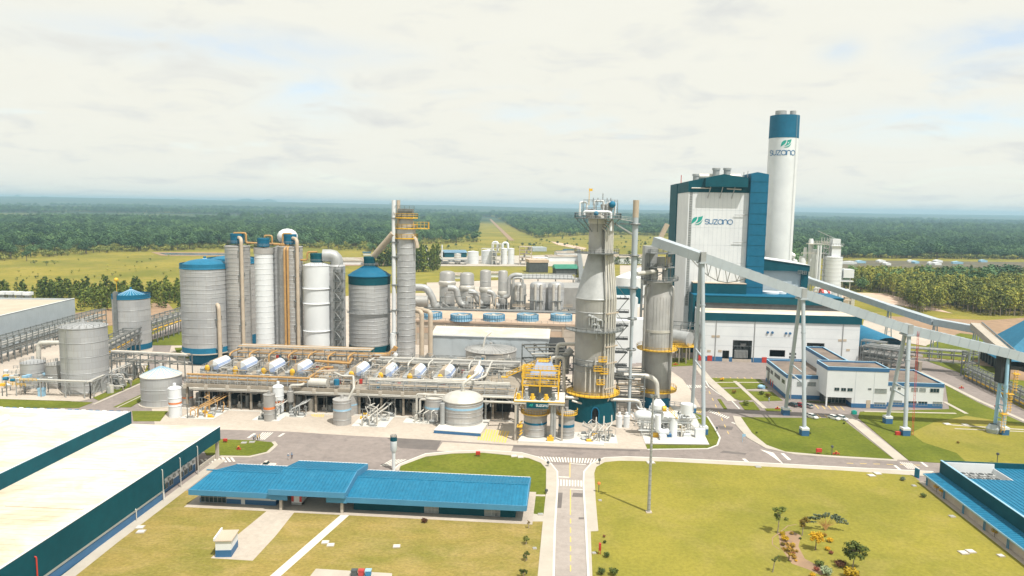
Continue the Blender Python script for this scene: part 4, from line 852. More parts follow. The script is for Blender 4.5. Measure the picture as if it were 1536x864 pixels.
mb = MB(); hf.box(mb, -.1, .4, .5, 34, 0, zT-.1); O(mb, 'left_wall', 'white_paint', th_, smooth=False); mb = MB(); hf.box(mb, LH-.4, LH-.02, .5, 34, 0, zT-.1); O(mb, 'right_wall', 'white_paint', th_, smooth=False)
mb = MB(); hf.box(mb, .4, LH-.4, 0, 20, zT-1.0, zT-.5); O(mb, 'front_roof', 'roof_white', th_, smooth=False)
mb = MB(); hf.box(mb, 2, LH-.6, 20, 20.4, zT-1, zT+2.2); O(mb, 'recess_shade', 'dark_steel', th_, smooth=False)  # dark strip painted in for the shaded recess under the rear block
mb = MB(); hf.box(mb, -1, LH-1, 19.5, 40, zT+2.2, zT+5.6); hf.box(mb, -1.2, -.1, 19, 40, 0, zT+5.7); O(mb, 'rear_block', 'teal', th_, smooth=False)
mb = MB(); hf.box(mb, -1.0, LH-1, 19.3, 40, zT+5.7, zT+6.0); O(mb, 'rear_roof', 'teal_blue', th_, smooth=False)
zt2 = zT+6.0; a = hf.on(1039, 446, 26)[0]; b = hf.on(1119, 446, 26)[0]
mb = MB(); hf.box(mb, a, b, 26, 45, zt2, zt2+5.0); O(mb, 'penthouse', 'teal', th_, smooth=False); mb = MB(); hf.box(mb, a, b, 25.8, 45.2, zt2+5, zt2+5.3); O(mb, 'penthouse_roof', 'roof_tan', th_, smooth=False)
for px in (1074, 1132, 1264.5): t = hx(px, 500)[0]; mb = MB(); mb.tube([hf.p(t, -.2, .3), hf.p(t, -.2, zB)], .16, 6); O(mb, 'downpipe', 'pale_steel', th_)
for px, py in ((1070, 504.5), (1077, 504.5), (1260, 510.5), (1267, 510.5), (1063.5, 526.5), (1080, 526.5), (1272, 525)): t, z = hx(px, py); mb = MB(); hf.box(mb, t-.8, t+.8, -.12, 0, z-.5, z+.5); O(mb, 'louvre', 'beige_pipe', th_, smooth=False)
for px, py in ((1151.5, 498.5), (1158.5, 498.7), (1179, 499.8), (1185, 500)): t, z = hx(px, py); mb = MB(); mb.tube([hf.p(t, -.5, z), hf.p(t, 0, z)], .55, 12); O(mb, 'exhaust_fan', 'blue_trim', th_)
for px in (1051, 1064.5, 1146.5): t = hx(px, 538)[0]; mb = MB(); hf.box(mb, t-1.1, t+1.1, -.16, -.05, 0.1, 2.6); O(mb, 'door', 'red_paint', th_, smooth=False)
mb = MB()
for z in (7.5, 12.0, 16.5): hf.box(mb, .2, LH-.2, -.03, 0, z, z+.07)
O(mb, 'panel_joint', 'grey_paint', th_, kind='stuff', smooth=False)
# --- recovery boiler house
oB = at(1024, 500, 365.0); ff = Fr(oB, u=hf.u); LBf = ff.on(1118, 400)[0]; LFin = ff.on(1146, 400, -2.5)[0]
def bz(px, py, q=0): return ff.on(px, py, q)[1]
zw = bz(1024, 288); ze = bz(1024, 271.6); zpk = bz(1086, 261.5); zre = bz(1118, 267)
bh = thing('boiler_house', 'towering white boiler house with teal cornice, tall window strip and green leaf logo', 'building', ff.p(LBf/2, 20, 0))
DB = 62.0; tp = ff.on(1086, 261.5)[0]
mb = MB(); ff.box(mb, 0, LBf, 0, 1, 0, zw); ff.box(mb, 0, 1, 1, DB*.6, 0, zw); ff.box(mb, LBf-1, LBf, 1, DB, 0, zw-1); O(mb, 'wall', 'white_paint', bh, smooth=False)
mb = MB(); ff.hull(mb, [(-.3, -.3, zw), (LBf, -.3, zw), (LBf, -.3, zre), (tp, -.3, zpk), (-.3, -.3, ze)], [(-.3, DB, zw), (LBf, DB, zw), (LBf, DB, zre), (tp, DB, zpk), (-.3, DB, ze)]); O(mb, 'cornice', 'teal', bh, smooth=False)
mb = MB(); ff.box(mb, -.6, 1, DB*.6, DB+2, 0, ze); O(mb, 'rear_wall', 'teal', bh, smooth=False)
tc0, tc1 = ff.on(1059, 270, -4)[0], ff.on(1122.6, 270, -4)[0]; zcb = bz(1062, 280, -4); z0_, z1_, z2_ = bz(1059, 266.5, -4), bz(1086, 261, -4), bz(1122, 267.5, -4)
mb = MB(); tm = ff.on(1086, 261, -4)[0]
ff.hull(mb, [(tc0, -4, zcb), (tc1, -4, zcb), (tc1, -4, z2_), (tm, -4, z1_), (tc0, -4, z0_)], [(tc0, -.3, zcb), (tc1, -.3, zcb), (tc1, -.3, z2_), (tm, -.3, z1_), (tc0, -.3, z0_)]); O(mb, 'projecting_canopy', 'teal', bh, smooth=False)
zfn = bz(1130, 258, -2.5)
mb = MB(); ff.hull(mb, [(LBf, -2.5, 0), (LFin, -2.5, 0), (LFin, -2.5, zfn-1), (LBf+3, -2.5, zfn), (LBf, -2.5, zfn-.8)], [(LBf, 16, 0), (LFin, 16, 0), (LFin, 16, zfn-1), (LBf+3, 16, zfn), (LBf, 16, zfn-.8)]); O(mb, 'stair_tower', 'teal_blue', bh, smooth=False)
mb = MB()
for k in range(16): ff.box(mb, LBf-.02, LFin+.05, -2.58, -2.5, 6+k*5.2, 6.12+k*5.2)
O(mb, 'panel_joint', 'teal', bh, kind='stuff', smooth=False)
mb = MB()
for k in range(1, 14): ff.box(mb, LBf*k/14, LBf*k/14+.07, -.03, 0, 0, zw)
for k in range(1, 9): ff.box(mb, 0, LBf, -.025, 0, zw*k/9, zw*k/9+.07)
O(mb, 'panel_joint', 'grey_paint', bh, kind='stuff', smooth=False)
ws0, ws1 = 0.6, ff.on(1034, 400)[0]; zs0 = bz(1030, 458); zs1 = bz(1030, 286.5)
ob = MB(); nr = 48
for k in range(nr):
 z = zs0+(zs1-zs0)*k/nr
 for j in range(3): a = ws0+(ws1-ws0)*j/3; ff.box(ob, a+.14, a+(ws1-ws0)/3-.14, -.06, .02, z+.3, z+(zs1-zs0)/nr-.08)
fm_ = MB(); ff.box(fm_, ws0-.1, ws1+.1, -.03, .0, zs0-.2, zs1+.2); fo = O(fm_, 'window_strip', 'pale_steel', bh, smooth=False); O(ob, 'pane', 'glass', fo, kind='stuff', smooth=False)
for k in range(3):
 t = ff.on(1064+k*18, 285)[0]; mb = MB(); mb.beam(ff.p(t, -3.6, zcb), ff.p(t-.6, -.1, zcb-5.5), .3); O(mb, 'canopy_strut', 'pale_steel', bh)
for px, py, L_ in ((1093, 322, 7), (1090, 363, 7)): t, z = ff.on(px+10, py); mb = MB(); mb.tube([ff.p(t-L_/2+3, -.6, z), ff.p(t+L_, -.6, z)], .16, 6); O(mb, 'wall_bar', 'pale_steel', bh)
a = ff.on(1037, 282)[0]; mb = MB(); mb.tube([ff.p(a, -.7, bz(1037, 282)), ff.p(a+9.5, -.7, bz(1037, 282))], .3, 8); O(mb, 'vent_pipe', 'pale_pipe', bh)
a = ff.on(1090, 283)[0]; mb = MB(); mb.tube([ff.p(a, -.7, bz(1090, 283)), ff.p(a+7, -.7, bz(1090, 283)-.3)], .35, 8); O(mb, 'vent_pipe', 'pale_pipe', bh)
for px, r_, hh_ in ((1044, 1.5, 2), (1074, 1.7, 5.0), (1090.5, 1.7, 5.0)):
 t = ff.on(px, 262, 12)[0]; z = bz(px, 264, 12)-1; c = ff.p(t, 12, 0); mb = MB(); mb.cyl(c.x, c.y, z-2, z+hh_-1, r_, 18); mb.cyl(c.x, c.y, z+hh_-1, z+hh_, r_*1.2, 18); O(mb, 'roof_ventilator', 'pale_steel', bh)
for px in (1060, 1098): t = ff.on(px, 266, 14)[0]; z = bz(px, 266, 14)+.3; mb = MB(); mb.tube([ff.p(t-4, 14, z), ff.p(t+4, 14, z)], 1.6, 12); O(mb, 'roof_duct', 'pale_pipe', bh)
for px, py in ((1022, 262.5), (1116, 258), (1122, 256.5)):
 t = ff.on(px, py, 3)[0]; mb = MB(); mb.tube([ff.p(t, 3, bz(px, py+12, 3)), ff.p(t, 3, bz(px, py, 3))], .18, 6); O(mb, 'lightning_rod', 'red_paint' if px == 1022 else 'pale_steel', bh)
# lettering and leaf emblem
def stroke(pts, w):
 n = len(pts); L_, R_ = [], []
 for i in range(n):
  a = Vector(pts[max(i-1, 0)]); b = Vector(pts[min(i+1, n-1)]); d = (b-a).normalized(); nn = Vector((-d.y, d.x)); p = Vector(pts[i]); L_.append(p+nn*w/2); R_.append(p-nn*w/2)
 return L_, R_
def arc(cx, cy, r, a0, a1, n=14): return [(cx+r*math.cos(math.radians(a0+(a1-a0)*i/n)), cy+r*math.sin(math.radians(a0+(a1-a0)*i/n))) for i in range(n+1)]
LET = {'s': ([[(.80, .82)]+arc(.45, .74, .26, 55, 90, 4)+arc(.32, .745, .255, 95, 270, 8)+[(.50, .49)]+arc(.52, .255, .24, 88, -90, 8)+[(.30, .015), (.08, .13)]], .92),
 'u': ([[(.08, 1), (.08, .42)]+arc(.47, .42, .39, 180, 360)+[(.86, .42), (.86, 1)]], 1.05), 'z': ([[(.06, .97), (.82, .97)], [(.82, .97), (.06, .03)], [(.06, .03), (.86, .03)]], 1.0),
 'a': ([arc(.50, .5, .47, 0, 360, 26), [(.97, 1), (.97, 0)]], 1.16), 'n': ([[(.08, 0), (.08, .58)]+arc(.47, .58, .39, 180, 0)+[(.86, .58), (.86, 0)]], 1.05), 'o': ([arc(.52, .5, .48, 0, 360, 28)], 1.04)}
def lettering(par, fn, x, y, h, m='logo_blue', w=.145):
 for ch in 'suzano':
  st, adv = LET[ch]; mb = MB()
  for k, pts in enumerate(st):
   L_, R_ = stroke(pts, w); n = len(pts); vs = []
   for dep in (0.0, 0.10+0.004*k): vs += [fn(x+p.x*h, y+p.y*h, dep) for p in L_]+[fn(x+p.x*h, y+p.y*h, dep) for p in R_]
   fs = []
   for i in range(n-1): a, b, c, d = i, i+1, n+i+1, n+i; e = 2*n; fs += [(a+e, b+e, c+e, d+e), (a, b, b+e, a+e), (d, d+e, c+e, c)]
   mb.add(vs, fs)
  O(mb, 'letter', m, par, smooth=False); x += adv*h*.90
def leaf_logo(par, fn, x, y, h, m='logo_green'):
 def q(P, A, B, n=8): return [tuple(Vector(P)*(1-t)**2+Vector(A)*2*t*(1-t)+Vector(B)*t*t) for t in [i/n for i in range(n)]]
 sh = [q((0, .12), (0, .93), (.62, .9))+q((.62, .9), (.62, .45), (.08, .22), 6), q((.72, .9), (1.0, .93), (1.22, 1.05))+q((1.22, 1.05), (1.2, .3), (.4, .2))+q((.4, .2), (.75, .45), (.72, .9)), q((.33, .06), (1.0, .12), (1.2, .62))+q((1.2, .62), (1.1, -.12), (.33, .06))]
 for pts in sh:
  n = len(pts); vs = [fn(x+a*h, y+b*h, 0) for a, b in pts]+[fn(x+a*h, y+b*h, .1) for a, b in pts]
  mb = MB(); mb.add(vs, [tuple(range(n, 2*n))]+[(i, (i+1) % n, n+(i+1) % n, n+i) for i in range(n)]); O(mb, 'leaf_emblem', m, par, smooth=False)
def wallfn(fr, q): return lambda x, y, d: fr.p(x, q-d, y)
tx, tz = ff.on(1057, 336); hx_ = .93*(bz(1057, 328.2)-bz(1057, 336.0))
lettering(bh, wallfn(ff, 0), tx, tz, hx_)
lx, lz = ff.on(1037, 337.5); leaf_logo(bh, wallfn(ff, 0), lx, lz, bz(1037, 324)-lz)
# --- block to the right of the boiler, and chimney
tE0, zE1 = ff.on(1143, 388, 6); tE1, zE2 = ff.on(1215, 398.5, 6)
ab = thing('side_building', 'teal topped pale block between the boiler house and the lime kiln', 'building', ff.p((tE0+tE1)/2, 20, 0))
mb = MB(); ff.hull(mb, [(tE0, 6, zE1-6), (tE1, 6, zE1-6), (tE1, 6, zE2), (tE0, 6, zE1)], [(tE0, 36, zE1-6), (tE1, 36, zE1-6), (tE1, 36, zE2), (tE0, 36, zE1)]); O(mb, 'parapet', 'teal', ab, smooth=False)
mb = MB(); ff.box(mb, tE0, tE1-1.5, 8, 35, 0, zE1-6); O(mb, 'wall', 'grey_paint', ab, smooth=False); mb = MB(); ff.box(mb, tE1-3.6, tE1-.2, 7, 35, 0, zE1-6); O(mb, 'end_wall', 'teal', ab, smooth=False)
mb = MB(); ff.hull(mb, [(tE0, 5.6, zE1), (tE1, 5.6, zE2), (tE1, 5.6, zE2+.25), (tE0, 5.6, zE1+.25)], [(tE0, 36.2, zE1), (tE1, 36.2, zE2), (tE1, 36.2, zE2+.25), (tE0, 36.2, zE1+.25)]); O(mb, 'parapet_cap', 'white_paint', ab, smooth=False)
ff.window(ab, ff.on(1137.5, 430, 4)[0]+.0, ff.on(1143, 430, 4)[0], bz(1140, 462, 4), bz(1140, 408, 4), 2, 16, 4)
for px, py in ((1200, 408), (1207, 409)): t, z = ff.on(px, py, 6); ff.window(ab, t-1, t+1, z-.8, z+.8, 2, 2, 6)
mb = MB(); ff.box(mb, ff.on(1147, 450, -3)[0], ff.on(1205, 450, -3)[0], -3, 7.9, 15, bz(1150, 456, -3)); O(mb, 'low_annex', 'grey_paint', ab, smooth=False)
for px, w_ in ((1156, 5.2), (1172, 3.0)):
 t = ff.on(px, 440, 2)[0]; z0 = bz(px, 455, 2); c = ff.p(t, 2, 0); mb = MB(); mb.cyl(c.x, c.y, z0-3, z0+6, w_*.8, 20); mb.ring(c.x, c.y, z0+4, w_*.8, .2); O(mb, 'process_tank', 'white_paint', ab)
cY = 440.0; cb0 = at(1164.5, 400, cY); rC = 39/2*math.hypot(cb0.x, cY)/FPX
ch = thing('chimney', 'huge white chimney with blue top band and company name beside the boiler house', 'chimney', (cb0.x, cb0.y, 0))
dC = math.hypot(cb0.x, cb0.y); zc1 = hz(1174, 206, dC-rC); zc2 = hz(1174, 171.5, dC-rC)
mb = MB(); mb.lathe([(rC*1.015, 0), (rC, zc1)], 64, cb0.x, cb0.y); O(mb, 'shaft', 'white_paint', ch)
mb = MB(); mb.lathe([(rC, zc1), (rC*1.012, zc1), (rC*1.0, zc2), (rC*.9, zc2), (rC*.9, zc2-2), (.01, zc2-2)], 64, cb0.x, cb0.y); O(mb, 'top_band', 'teal_blue', ch)
for dx, r_, z in ((-.32, .38, 2.8), (.62, .21, 3.2)):
 mb = MB(); mb.lathe([(r_*rC, zc2-3), (r_*rC, zc2+z), (r_*rC*.85, zc2+z), (r_*rC*.85, zc2-1)], 24, cb0.x+dx*rC, cb0.y+dx*2); O(mb, 'flue', 'pale_steel', ch)
aC = math.atan2(-cb0.y, -cb0.x)
def cyfn(x, y, d): an = aC+x/rC; return Vector((cb0.x+(rC*1.004+d)*math.cos(an), cb0.y+(rC*1.004+d)*math.sin(an), y))
zl = hz(1174, 232.5, dC-rC); hl = hz(1174, 224.5, dC-rC)-zl
lettering(ch, cyfn, -rC*1.02, zl, hl*.92); zq = hz(1176, 221.5, dC-rC); leaf_logo(ch, cyfn, rC*-.16, zq, hz(1176, 209, dC-rC)-zq)
for px, py in ((1146, 384), ):
 mb = MB(); P = cyfn(-rC*1.1, hz(1148, 384, dC-rC), 0); mb.box(P.x, P.y-.3, P.z-1.5, 3, 2, 4.5); O(mb, 'duct_opening', 'steel', ch)
mb = MB(); a0 = cyfn(rC*.02, 30, .25)
for k in range(90): z = 30+k*1.0; mb.beam(cyfn(rC*.9, z, .25), cyfn(rC*.9+.6, z, .25), .05)
for e in (0, .6): mb.beam(cyfn(rC*.9+e, 28, .25), cyfn(rC*.9+e, zc2, .25), .07)
O(mb, 'ladder', 'pale_steel', ch, kind='stuff')
# --- administration building
af = Fr(G(1178, 598), u=U)
zA = af.on(1178, 562)[1]; qA = max(8, af.onu(1150.5, 536, 0)[0]); tA1 = af.on(1242, 580)[0]
ad = thing('office_building', 'two storey white office block with blue roof trim, blue plinth and brown flat roofs', 'building', af.p(20, 10, 0))
def block(t0, t1_, q0, q1, z, roofm='roof_brown', base=True):
 mb = MB(); af.box(mb, t0, t1_, q0, q1, 1.6 if base else 3.6, z-1.3); O(mb, 'wall', 'white_paint', ad, smooth=False)
 if base: mb = MB(); af.box(mb, t0-.05, t1_+.05, q0-.05, q1+.05, 0.1, 1.6); O(mb, 'plinth', 'blue_trim', ad, smooth=False)
 mb = MB()
 for a in ((t0-.12, t1_+.12, q0-.12, q0+.3), (t0-.12, t1_+.12, q1-.3, q1+.12), (t0-.12, t0+.3, q0+.3, q1-.3), (t1_-.3, t1_+.12, q0+.3, q1-.3)): af.box(mb, *a, z-1.3, z)
 O(mb, 'roof_trim', 'blue_trim', ad, smooth=False)
 mb = MB()
 for a in ((t0-.15, t1_+.15, q0-.15, q0+.33), (t0-.15, t1_+.15, q1-.33, q1+.15), (t0-.15, t0+.33, q0+.33, q1-.33), (t1_-.33, t1_+.15, q0+.33, q1-.33)): af.box(mb, *a, z, z+.08)
 O(mb, 'trim_cap', 'light_blue', ad, smooth=False)
 mb = MB(); af.box(mb, t0+.3, t1_-.3, q0+.3, q1-.3, z-.9, z-.5); O(mb, 'roof', roofm, ad, smooth=False)
block(0, tA1+1, 0, qA, zA)
q2 = -9.5; qC = -6.2; tB0, zB0 = af.on(1242, 550, q2); tB1 = af.on(1333.5, 559, q2)[0]
block(tB0, tB1, q2, 2, zB0, 'roof_brown', False)
mb = MB(); af.box(mb, tB0+9, tB1, q2+.02, 1.9, .1, 3.6); O(mb, 'lower_wall', 'white_paint', ad, smooth=False); mb = MB(); af.box(mb, tB0+8.95, tB1+.05, q2-.05, 1.8, .08, 1.6); O(mb, 'plinth', 'blue_trim', ad, smooth=False)
tC0, tC1 = tB1-1, af.on(1416, 580, qC)[0]; zC0 = af.on(1417, 576, qC)[1]
block(tC0, tC1, qC, qA*.62, zC0)
block(tA1+.6, tA1+7.6, 2.6, qA+2, zB0, 'roof_brown')
mb = MB(); af.box(mb, tB0+.1, tB0+.6, q2+.1, q2+.6, .1, 3.6); O(mb, 'porch_column', 'white_paint', ad, smooth=False)
af.window(ad, tB0+1.2, tB0+8.8, .3, 3.3, 6, 2, -4.5); mb = MB(); af.box(mb, tB0+1, tB0+8.9, -4.4, 1.8, .1, 3.55); O(mb, 'lobby', 'dark_steel', ad, smooth=False)
for x0, x1, ya, yb, q, pn in ((1195.5, 1205, 573, 579, 0, 'pale_glass'), (1211, 1224, 573.5, 579, 0, 'pale_glass'), (1251.5, 1259, 581.5, 586, q2, 'glass'), (1261.5, 1269, 582, 586.5, q2, 'glass'), (1271, 1279, 582.3, 587, q2, 'glass'), (1302, 1307, 582.5, 584.5, q2, 'glass'), (1312, 1330, 583.5, 589.5, q2, 'pale_glass'), (1311, 1328, 604, 609.5, q2, 'pale_glass'),
  (1335, 1338, 581, 586, qC, 'glass'), (1347, 1351, 581, 584, qC, 'glass'), (1367, 1377, 582, 587, qC, 'pale_glass'), (1379, 1388.5, 582.5, 587.5, qC, 'pale_glass'), (1395, 1409, 583, 588.5, qC, 'glass'), (1339, 1353, 601, 606.5, qC, 'pale_glass'), (1362, 1375, 602, 607, qC, 'glass'), (1377, 1391, 602.5, 608, qC, 'glass'), (1399, 1413, 603, 608.5, qC, 'pale_glass')):
 a = af.on(x0, yb, q); b = af.on(x1, ya, q); af.window(ad, a[0], b[0], a[1], b[1], max(2, int((x1-x0)/4)), 1, q, pn)
for x0, x1, ya, yb in ((1149.5, 1155, 550.5, 557), (1156, 1159.5, 555.5, 561), (1162, 1170, 560.5, 568.5), (1173, 1177, 569, 575)):
 a = af.onu(x1, yb, 0); b = af.onu(x0, ya, 0); af.wallu(ad, min(a[0], b[0]), max(a[0], b[0]), (a[1]+b[1])/2-.75, (a[1]+b[1])/2+.75, 3, 1, -.02, -1)
for x in (1155.5, 1159): a = af.onu(x, 582, 0); mb = MB(); af.box(mb, -.12, -.05, a[0]-.5, a[0]+.5, .2, 2.6); O(mb, 'door', 'red_paint', ad, smooth=False)
a = af.onu(1150.5, 572, 0); mb = MB(); af.box(mb, -.12, 0, a[0]-3, a[0]-.4, .2, 5); O(mb, 'roller_door', 'steel', ad, smooth=False)
a = af.on(1303, 608, q2); mb = MB(); af.box(mb, a[0]-.9, a[0]+.5, q2-.12, q2-.05, .1, 3.0); O(mb, 'door', 'beige_pipe', ad, smooth=False)
for px in (1282, 1310): t = af.on(px, 590, q2)[0]; mb = MB(); af.box(mb, t, t+.1, q2-.03, q2+.02, 1.6, zB0-1.3); O(mb, 'panel_joint', 'grey_paint', ad, smooth=False)
# --- blue chip store roof at the right edge
sA = G(1500, 541, 6); sz = at(1536, 490, sA.y+3).z
cs = thing('storage_shed', 'big blue sloping shed roof cut by the right edge of the picture', 'shed', (sA.x+20, sA.y+10, 0))
c = [sA, G(1620, 575, 6), G(1700, 540, 6), G(1530, 515, 6)]; cx0 = sum((p for p in c), Vector())/4
mb = MB(); ap = Vector((sA.x+34, sA.y+12, 32)); lo = [Vector((p.x, p.y, 6)) for p in (sA, sA+Vector((62, -18, 0)), sA+Vector((75, 26, 0)), sA+Vector((10, 34, 0)))]
for i in range(4): mb.add([lo[i], lo[(i+1) % 4], ap], [(0, 1, 2)])
O(mb, 'roof', 'blue_roof', cs, smooth=False)
for i in (0, 1, 3):
 for k in range(9): p = lo[i].lerp(lo[(i+1) % 4], k/8); q = p.lerp(Vector((cx0.x+20, cx0.y, 6)), .06); mb = MB(); mb.box(q.x, q.y, 0, .8, .8, 6.2); O(mb, 'column', 'dark_steel', cs)
mb = MB(); mb.prism([(p.lerp(ap, .1).x, p.lerp(ap, .1).y) for p in lo], 0, 3.5); O(mb, 'plinth_wall', 'dark_steel', cs, smooth=False)
mb = MB(); P = G(1520, 566); mb.ball((P.x, P.y, -.5), 8, 16, (1, .8, .45)); mb.ball((P.x+9, P.y-4, -.5), 6, 16, (1, .8, .45)); O(mb, 'wood_chip_pile', 'soil', None, 'brown heap of wood chips beside the blue shed', 'pile')
# --- arched blue roof behind the white hall
P = at(1290, 500, 352); w_ = thing('arched_shed', 'barrel vaulted blue roof shed behind the right end of the white hall', 'shed', (P.x, P.y, 0))
vf = Fr(G(1304, 543), u=U); mb = MB(); nA = 14; LA = 27
A0 = [(0+0, 0)]; pr = []
for i in range(nA+1): a = math.pi*i/nA; pr.append((8.5-8.5*math.cos(a), 1.2+6.6*math.sin(a)))
vs = []
for q in (0, 46):
 for t, z in pr: vs.append(vf.p(t, q, z+4))
mb.add(vs, [(i, i+1, nA+2+i, nA+1+i) for i in range(nA)])
vs2 = []
for q in (0.3, 46):
 for t, z in pr: vs2.append(vf.p((t-8.5)*.96+8.5, q, z*.95+4))
mb.add(vs2, [(i+1, i, nA+1+i, nA+2+i) for i in range(nA)]); O(mb, 'roof', 'blue_roof', w_)
mb = MB()
for q in (1, 15, 30, 45):
 for t in (.4, 16.6): mb.beam(vf.p(t, q, 0), vf.p(t, q, 5.5), .6)
O(mb, 'frame', 'steel', w_, smooth=False)
# ------------------------------------------------------------------ process plant: tanks, silos, towers
FWD = CM @ Vector((0, 0, -1))
def depth_at(P): return (Vector(P)-Vector((0, 0, H))).dot(FWD)
def rail_ring(mb, x, y, z, R, n=20, a0=0.0, a1=2*math.pi, h=1.1, w=.08):
 k = max(3, int(n*(a1-a0)/(2*math.pi))); pts = [(x+R*math.cos(a0+(a1-a0)*i/k), y+R*math.sin(a0+(a1-a0)*i/k), z) for i in range(k+1)]
 return mb.rail(pts, h, w, 99)
def tank(name, label, cat, px, pyb, w, pyt, m='cladding', roof='cone', pya=None, rings=(), bands=(), group=None, ringm='pale_steel', n=48, ladder=None, pad=None, roofm=None, ringr=.085, base=0.0, ribs=0, railing=True, shelltop=None):
 F0 = G(px, pyb); d0 = hd(F0); r = w/2*depth_at((F0.x, F0.y, 15))/FPX; r = w/2*(depth_at((F0.x, F0.y, 15))+r)/FPX
 u = Vector((F0.x, F0.y, 0)).normalized(); c = F0+u*r; zt = hz(px, pyt, d0); Z = lambda py: hz(px, py, d0)
 t = thing(name, label, cat, (c.x, c.y, 0), group); t['_r'] = r
 mb = MB(); mb.lathe([(r, base), (r, shelltop or zt)], n, c.x, c.y);
 if roof == 'flat': mb.lathe([(r, zt), (.01, zt+.05)], n, c.x, c.y)
 O(mb, 'shell', m, t)
 if roof in ('cone', 'dome'):
  za = hz(px, pya, d0+r) if pya else zt+r*.25; dz = za-zt; rm = roofm or m; mb = MB()
  prof = [(r*1.03, zt-.15), (r*1.03, zt+.05)]+([(r*.05, za)] if roof == 'cone' else [(r*math.cos(a), zt+dz*math.sin(a)) for a in [.15, .4, .65, .9, 1.15, 1.4]])+[(.01, za)]
  mb.lathe(prof, n, c.x, c.y); ro = O(mb, 'roof', rm, t)
  if ribs:
   mb = MB()
   for k in range(ribs): a = 2*math.pi*k/ribs; mb.beam((c.x+r*math.cos(a), c.y+r*math.sin(a), zt+.12), (c.x+r*.05*math.cos(a), c.y+r*.05*math.sin(a), za+.12), .18)
   O(mb, 'roof_rib', 'pale_steel' if rm in ('cladding', 'warm_cladding', 'dull_metal', 'pale_steel') else 'light_blue', ro, kind='stuff')
  mb = MB(); mb.cyl(c.x, c.y, za-.1, za+1.0, max(.5, r*.06), 12); O(mb, 'roof_vent', rm, t)
 me = None
 for py in rings:
  z = Z(py);
  if me is None: mb = MB(); mb.ring(0, 0, 0, r+ringr*.6, ringr, n); me = O(mb, 'ring', ringm, t, local=True); me.location = (0, 0, z)
  else: twin(me, t, (0, 0, z))
 for ya, yb, bm in bands: mb = MB(); mb.lathe([(r, Z(yb)), (r*1.012, Z(yb)), (r*1.012, Z(ya)), (r, Z(ya))], n, c.x, c.y); O(mb, 'band', bm, t)
 if railing and zt > 8: mb = MB(); rail_ring(mb, c.x, c.y, zt+.05, r*.98, 22); O(mb, 'railing', 'pale_steel', t, kind='stuff')
 if ladder is not None:
  a = math.atan2(-c.y, -c.x)+ladder; mb = MB(); e = Vector((math.cos(a), math.sin(a), 0)); s = Vector((-e.y, e.x, 0)); b = Vector((c.x, c.y, 0))+e*(r+.35)
  for k in (-.4, .4): mb.beam(b+s*k, b+s*k+Vector((0, 0, zt+1)), .12)
  for k in range(int(zt/1.2)): mb.beam(b+s*-.4+Vector((0, 0, 1+k*1.2)), b+s*.4+Vector((0, 0, 1+k*1.2)), .08)
  O(mb, 'ladder', 'pale_steel', t)
 if pad: mb = MB(); mb.cyl(c.x, c.y, 0, pad, r+.8, 40); O(mb, 'foundation', 'pale_concrete', t)
 return t, c, r, zt, Z
def polar(c, r, off, z=0.0):      # point on a tank, off = radians round from the side facing the camera
 a = math.atan2(-c.y, -c.x)+off; return Vector((c.x+r*math.cos(a), c.y+r*math.sin(a), z))
def bracketed_pipe(t, c, r, off, z0, z1, rad, m, n_br=4, topbend=True):
 p0 = polar(c, r+rad+.5, off, z0); p1 = polar(c, r+rad+.5, off, z1); p2 = polar(c, r*.45, off, z1+.3)
 mb = MB(); mb.pipe([p0, p1]+([p2] if topbend else []), rad, 10); O(mb, 'pipe', m, t)
 for k in range(n_br):
  z = z0+(z1-z0)*(k+.5)/n_br; mb = MB(); q = polar(c, r+rad+.5, off, z); e = (q-Vector((c.x, c.y, z))).normalized(); s = Vector((-e.y, e.x, 0))
  for sg in (-1, 1): mb.beam(q+s*sg*1.1, q+s*sg*1.1-e*(rad+.6), .35); mb.beam(q+s*sg*1.1+Vector((0, 0, 1.5)), q+s*sg*1.1+Vector((0, 0, -.2))-e*.2, .22)
  mb.beam(q-s*1.3, q+s*1.3, .35); O(mb, 'pipe_bracket', 'steel', t)
def topbox(t, c, r, z, wb, hb, m='teal_blue', off=0.0):
 p = polar(c, 0.01, 0, z); mb = MB(); mb.cyl(c.x, c.y, z, z+hb*.75, wb/2, 20); mb.cyl(c.x, c.y, z+hb*.75, z+hb, wb/2*1.04, 20); O(mb, 'top_house', m, t)
 mb = MB()
 for k in range(3): mb.ring(c.x, c.y, z+hb*(.2+.28*k), wb/2, .07, 20)
 O(mb, 'top_house_rib', m, t, kind='stuff')
 mb = MB(); rail_ring(mb, c.x, c.y, z+.1, min(r*.98, wb*.75), 14); O(mb, 'railing', 'pale_steel', t, kind='stuff')
def arange(a, b, s): return [a+s*k for k in range(int((b-a)/s)+1)]
# --- left tanks
tank('storage_tank', 'big plain silver tank with shallow cone roof at left, standing among small tanks', 'tank', 130, 592, 63.5, 493, roof='cone', pya=483, rings=(515, 537, 561, 579, 589), ladder=-.75, ribs=20, pad=.3, n=56)
tB = tank('silo', 'silver tank with blue dome roof and blue foot beside the far pipe rack', 'silo', 200, 527, 51.5, 449, roof='cone', pya=434, rings=(466, 483, 503), bands=((443, 450, 'teal_blue'), (518, 526, 'teal_blue')), roofm='blue_roof', ribs=22)
mb = MB(); p = polar(tB[1], tB[2], -.9, 0); mb.box(p.x, p.y, 0, 1.6, 1.6, tB[3]+3.5); O(mb, 'stair_cage', 'steel', tB[0]); mb = MB(); p = polar(tB[1], tB[2]*.9, -.9, tB[3]+9); mb.ball(p, 1.0, 10); mb.tube([p-Vector((0, 0, 6)), p], .12, 6); O(mb, 'wind_sock', 'yellow_paint', tB[0])
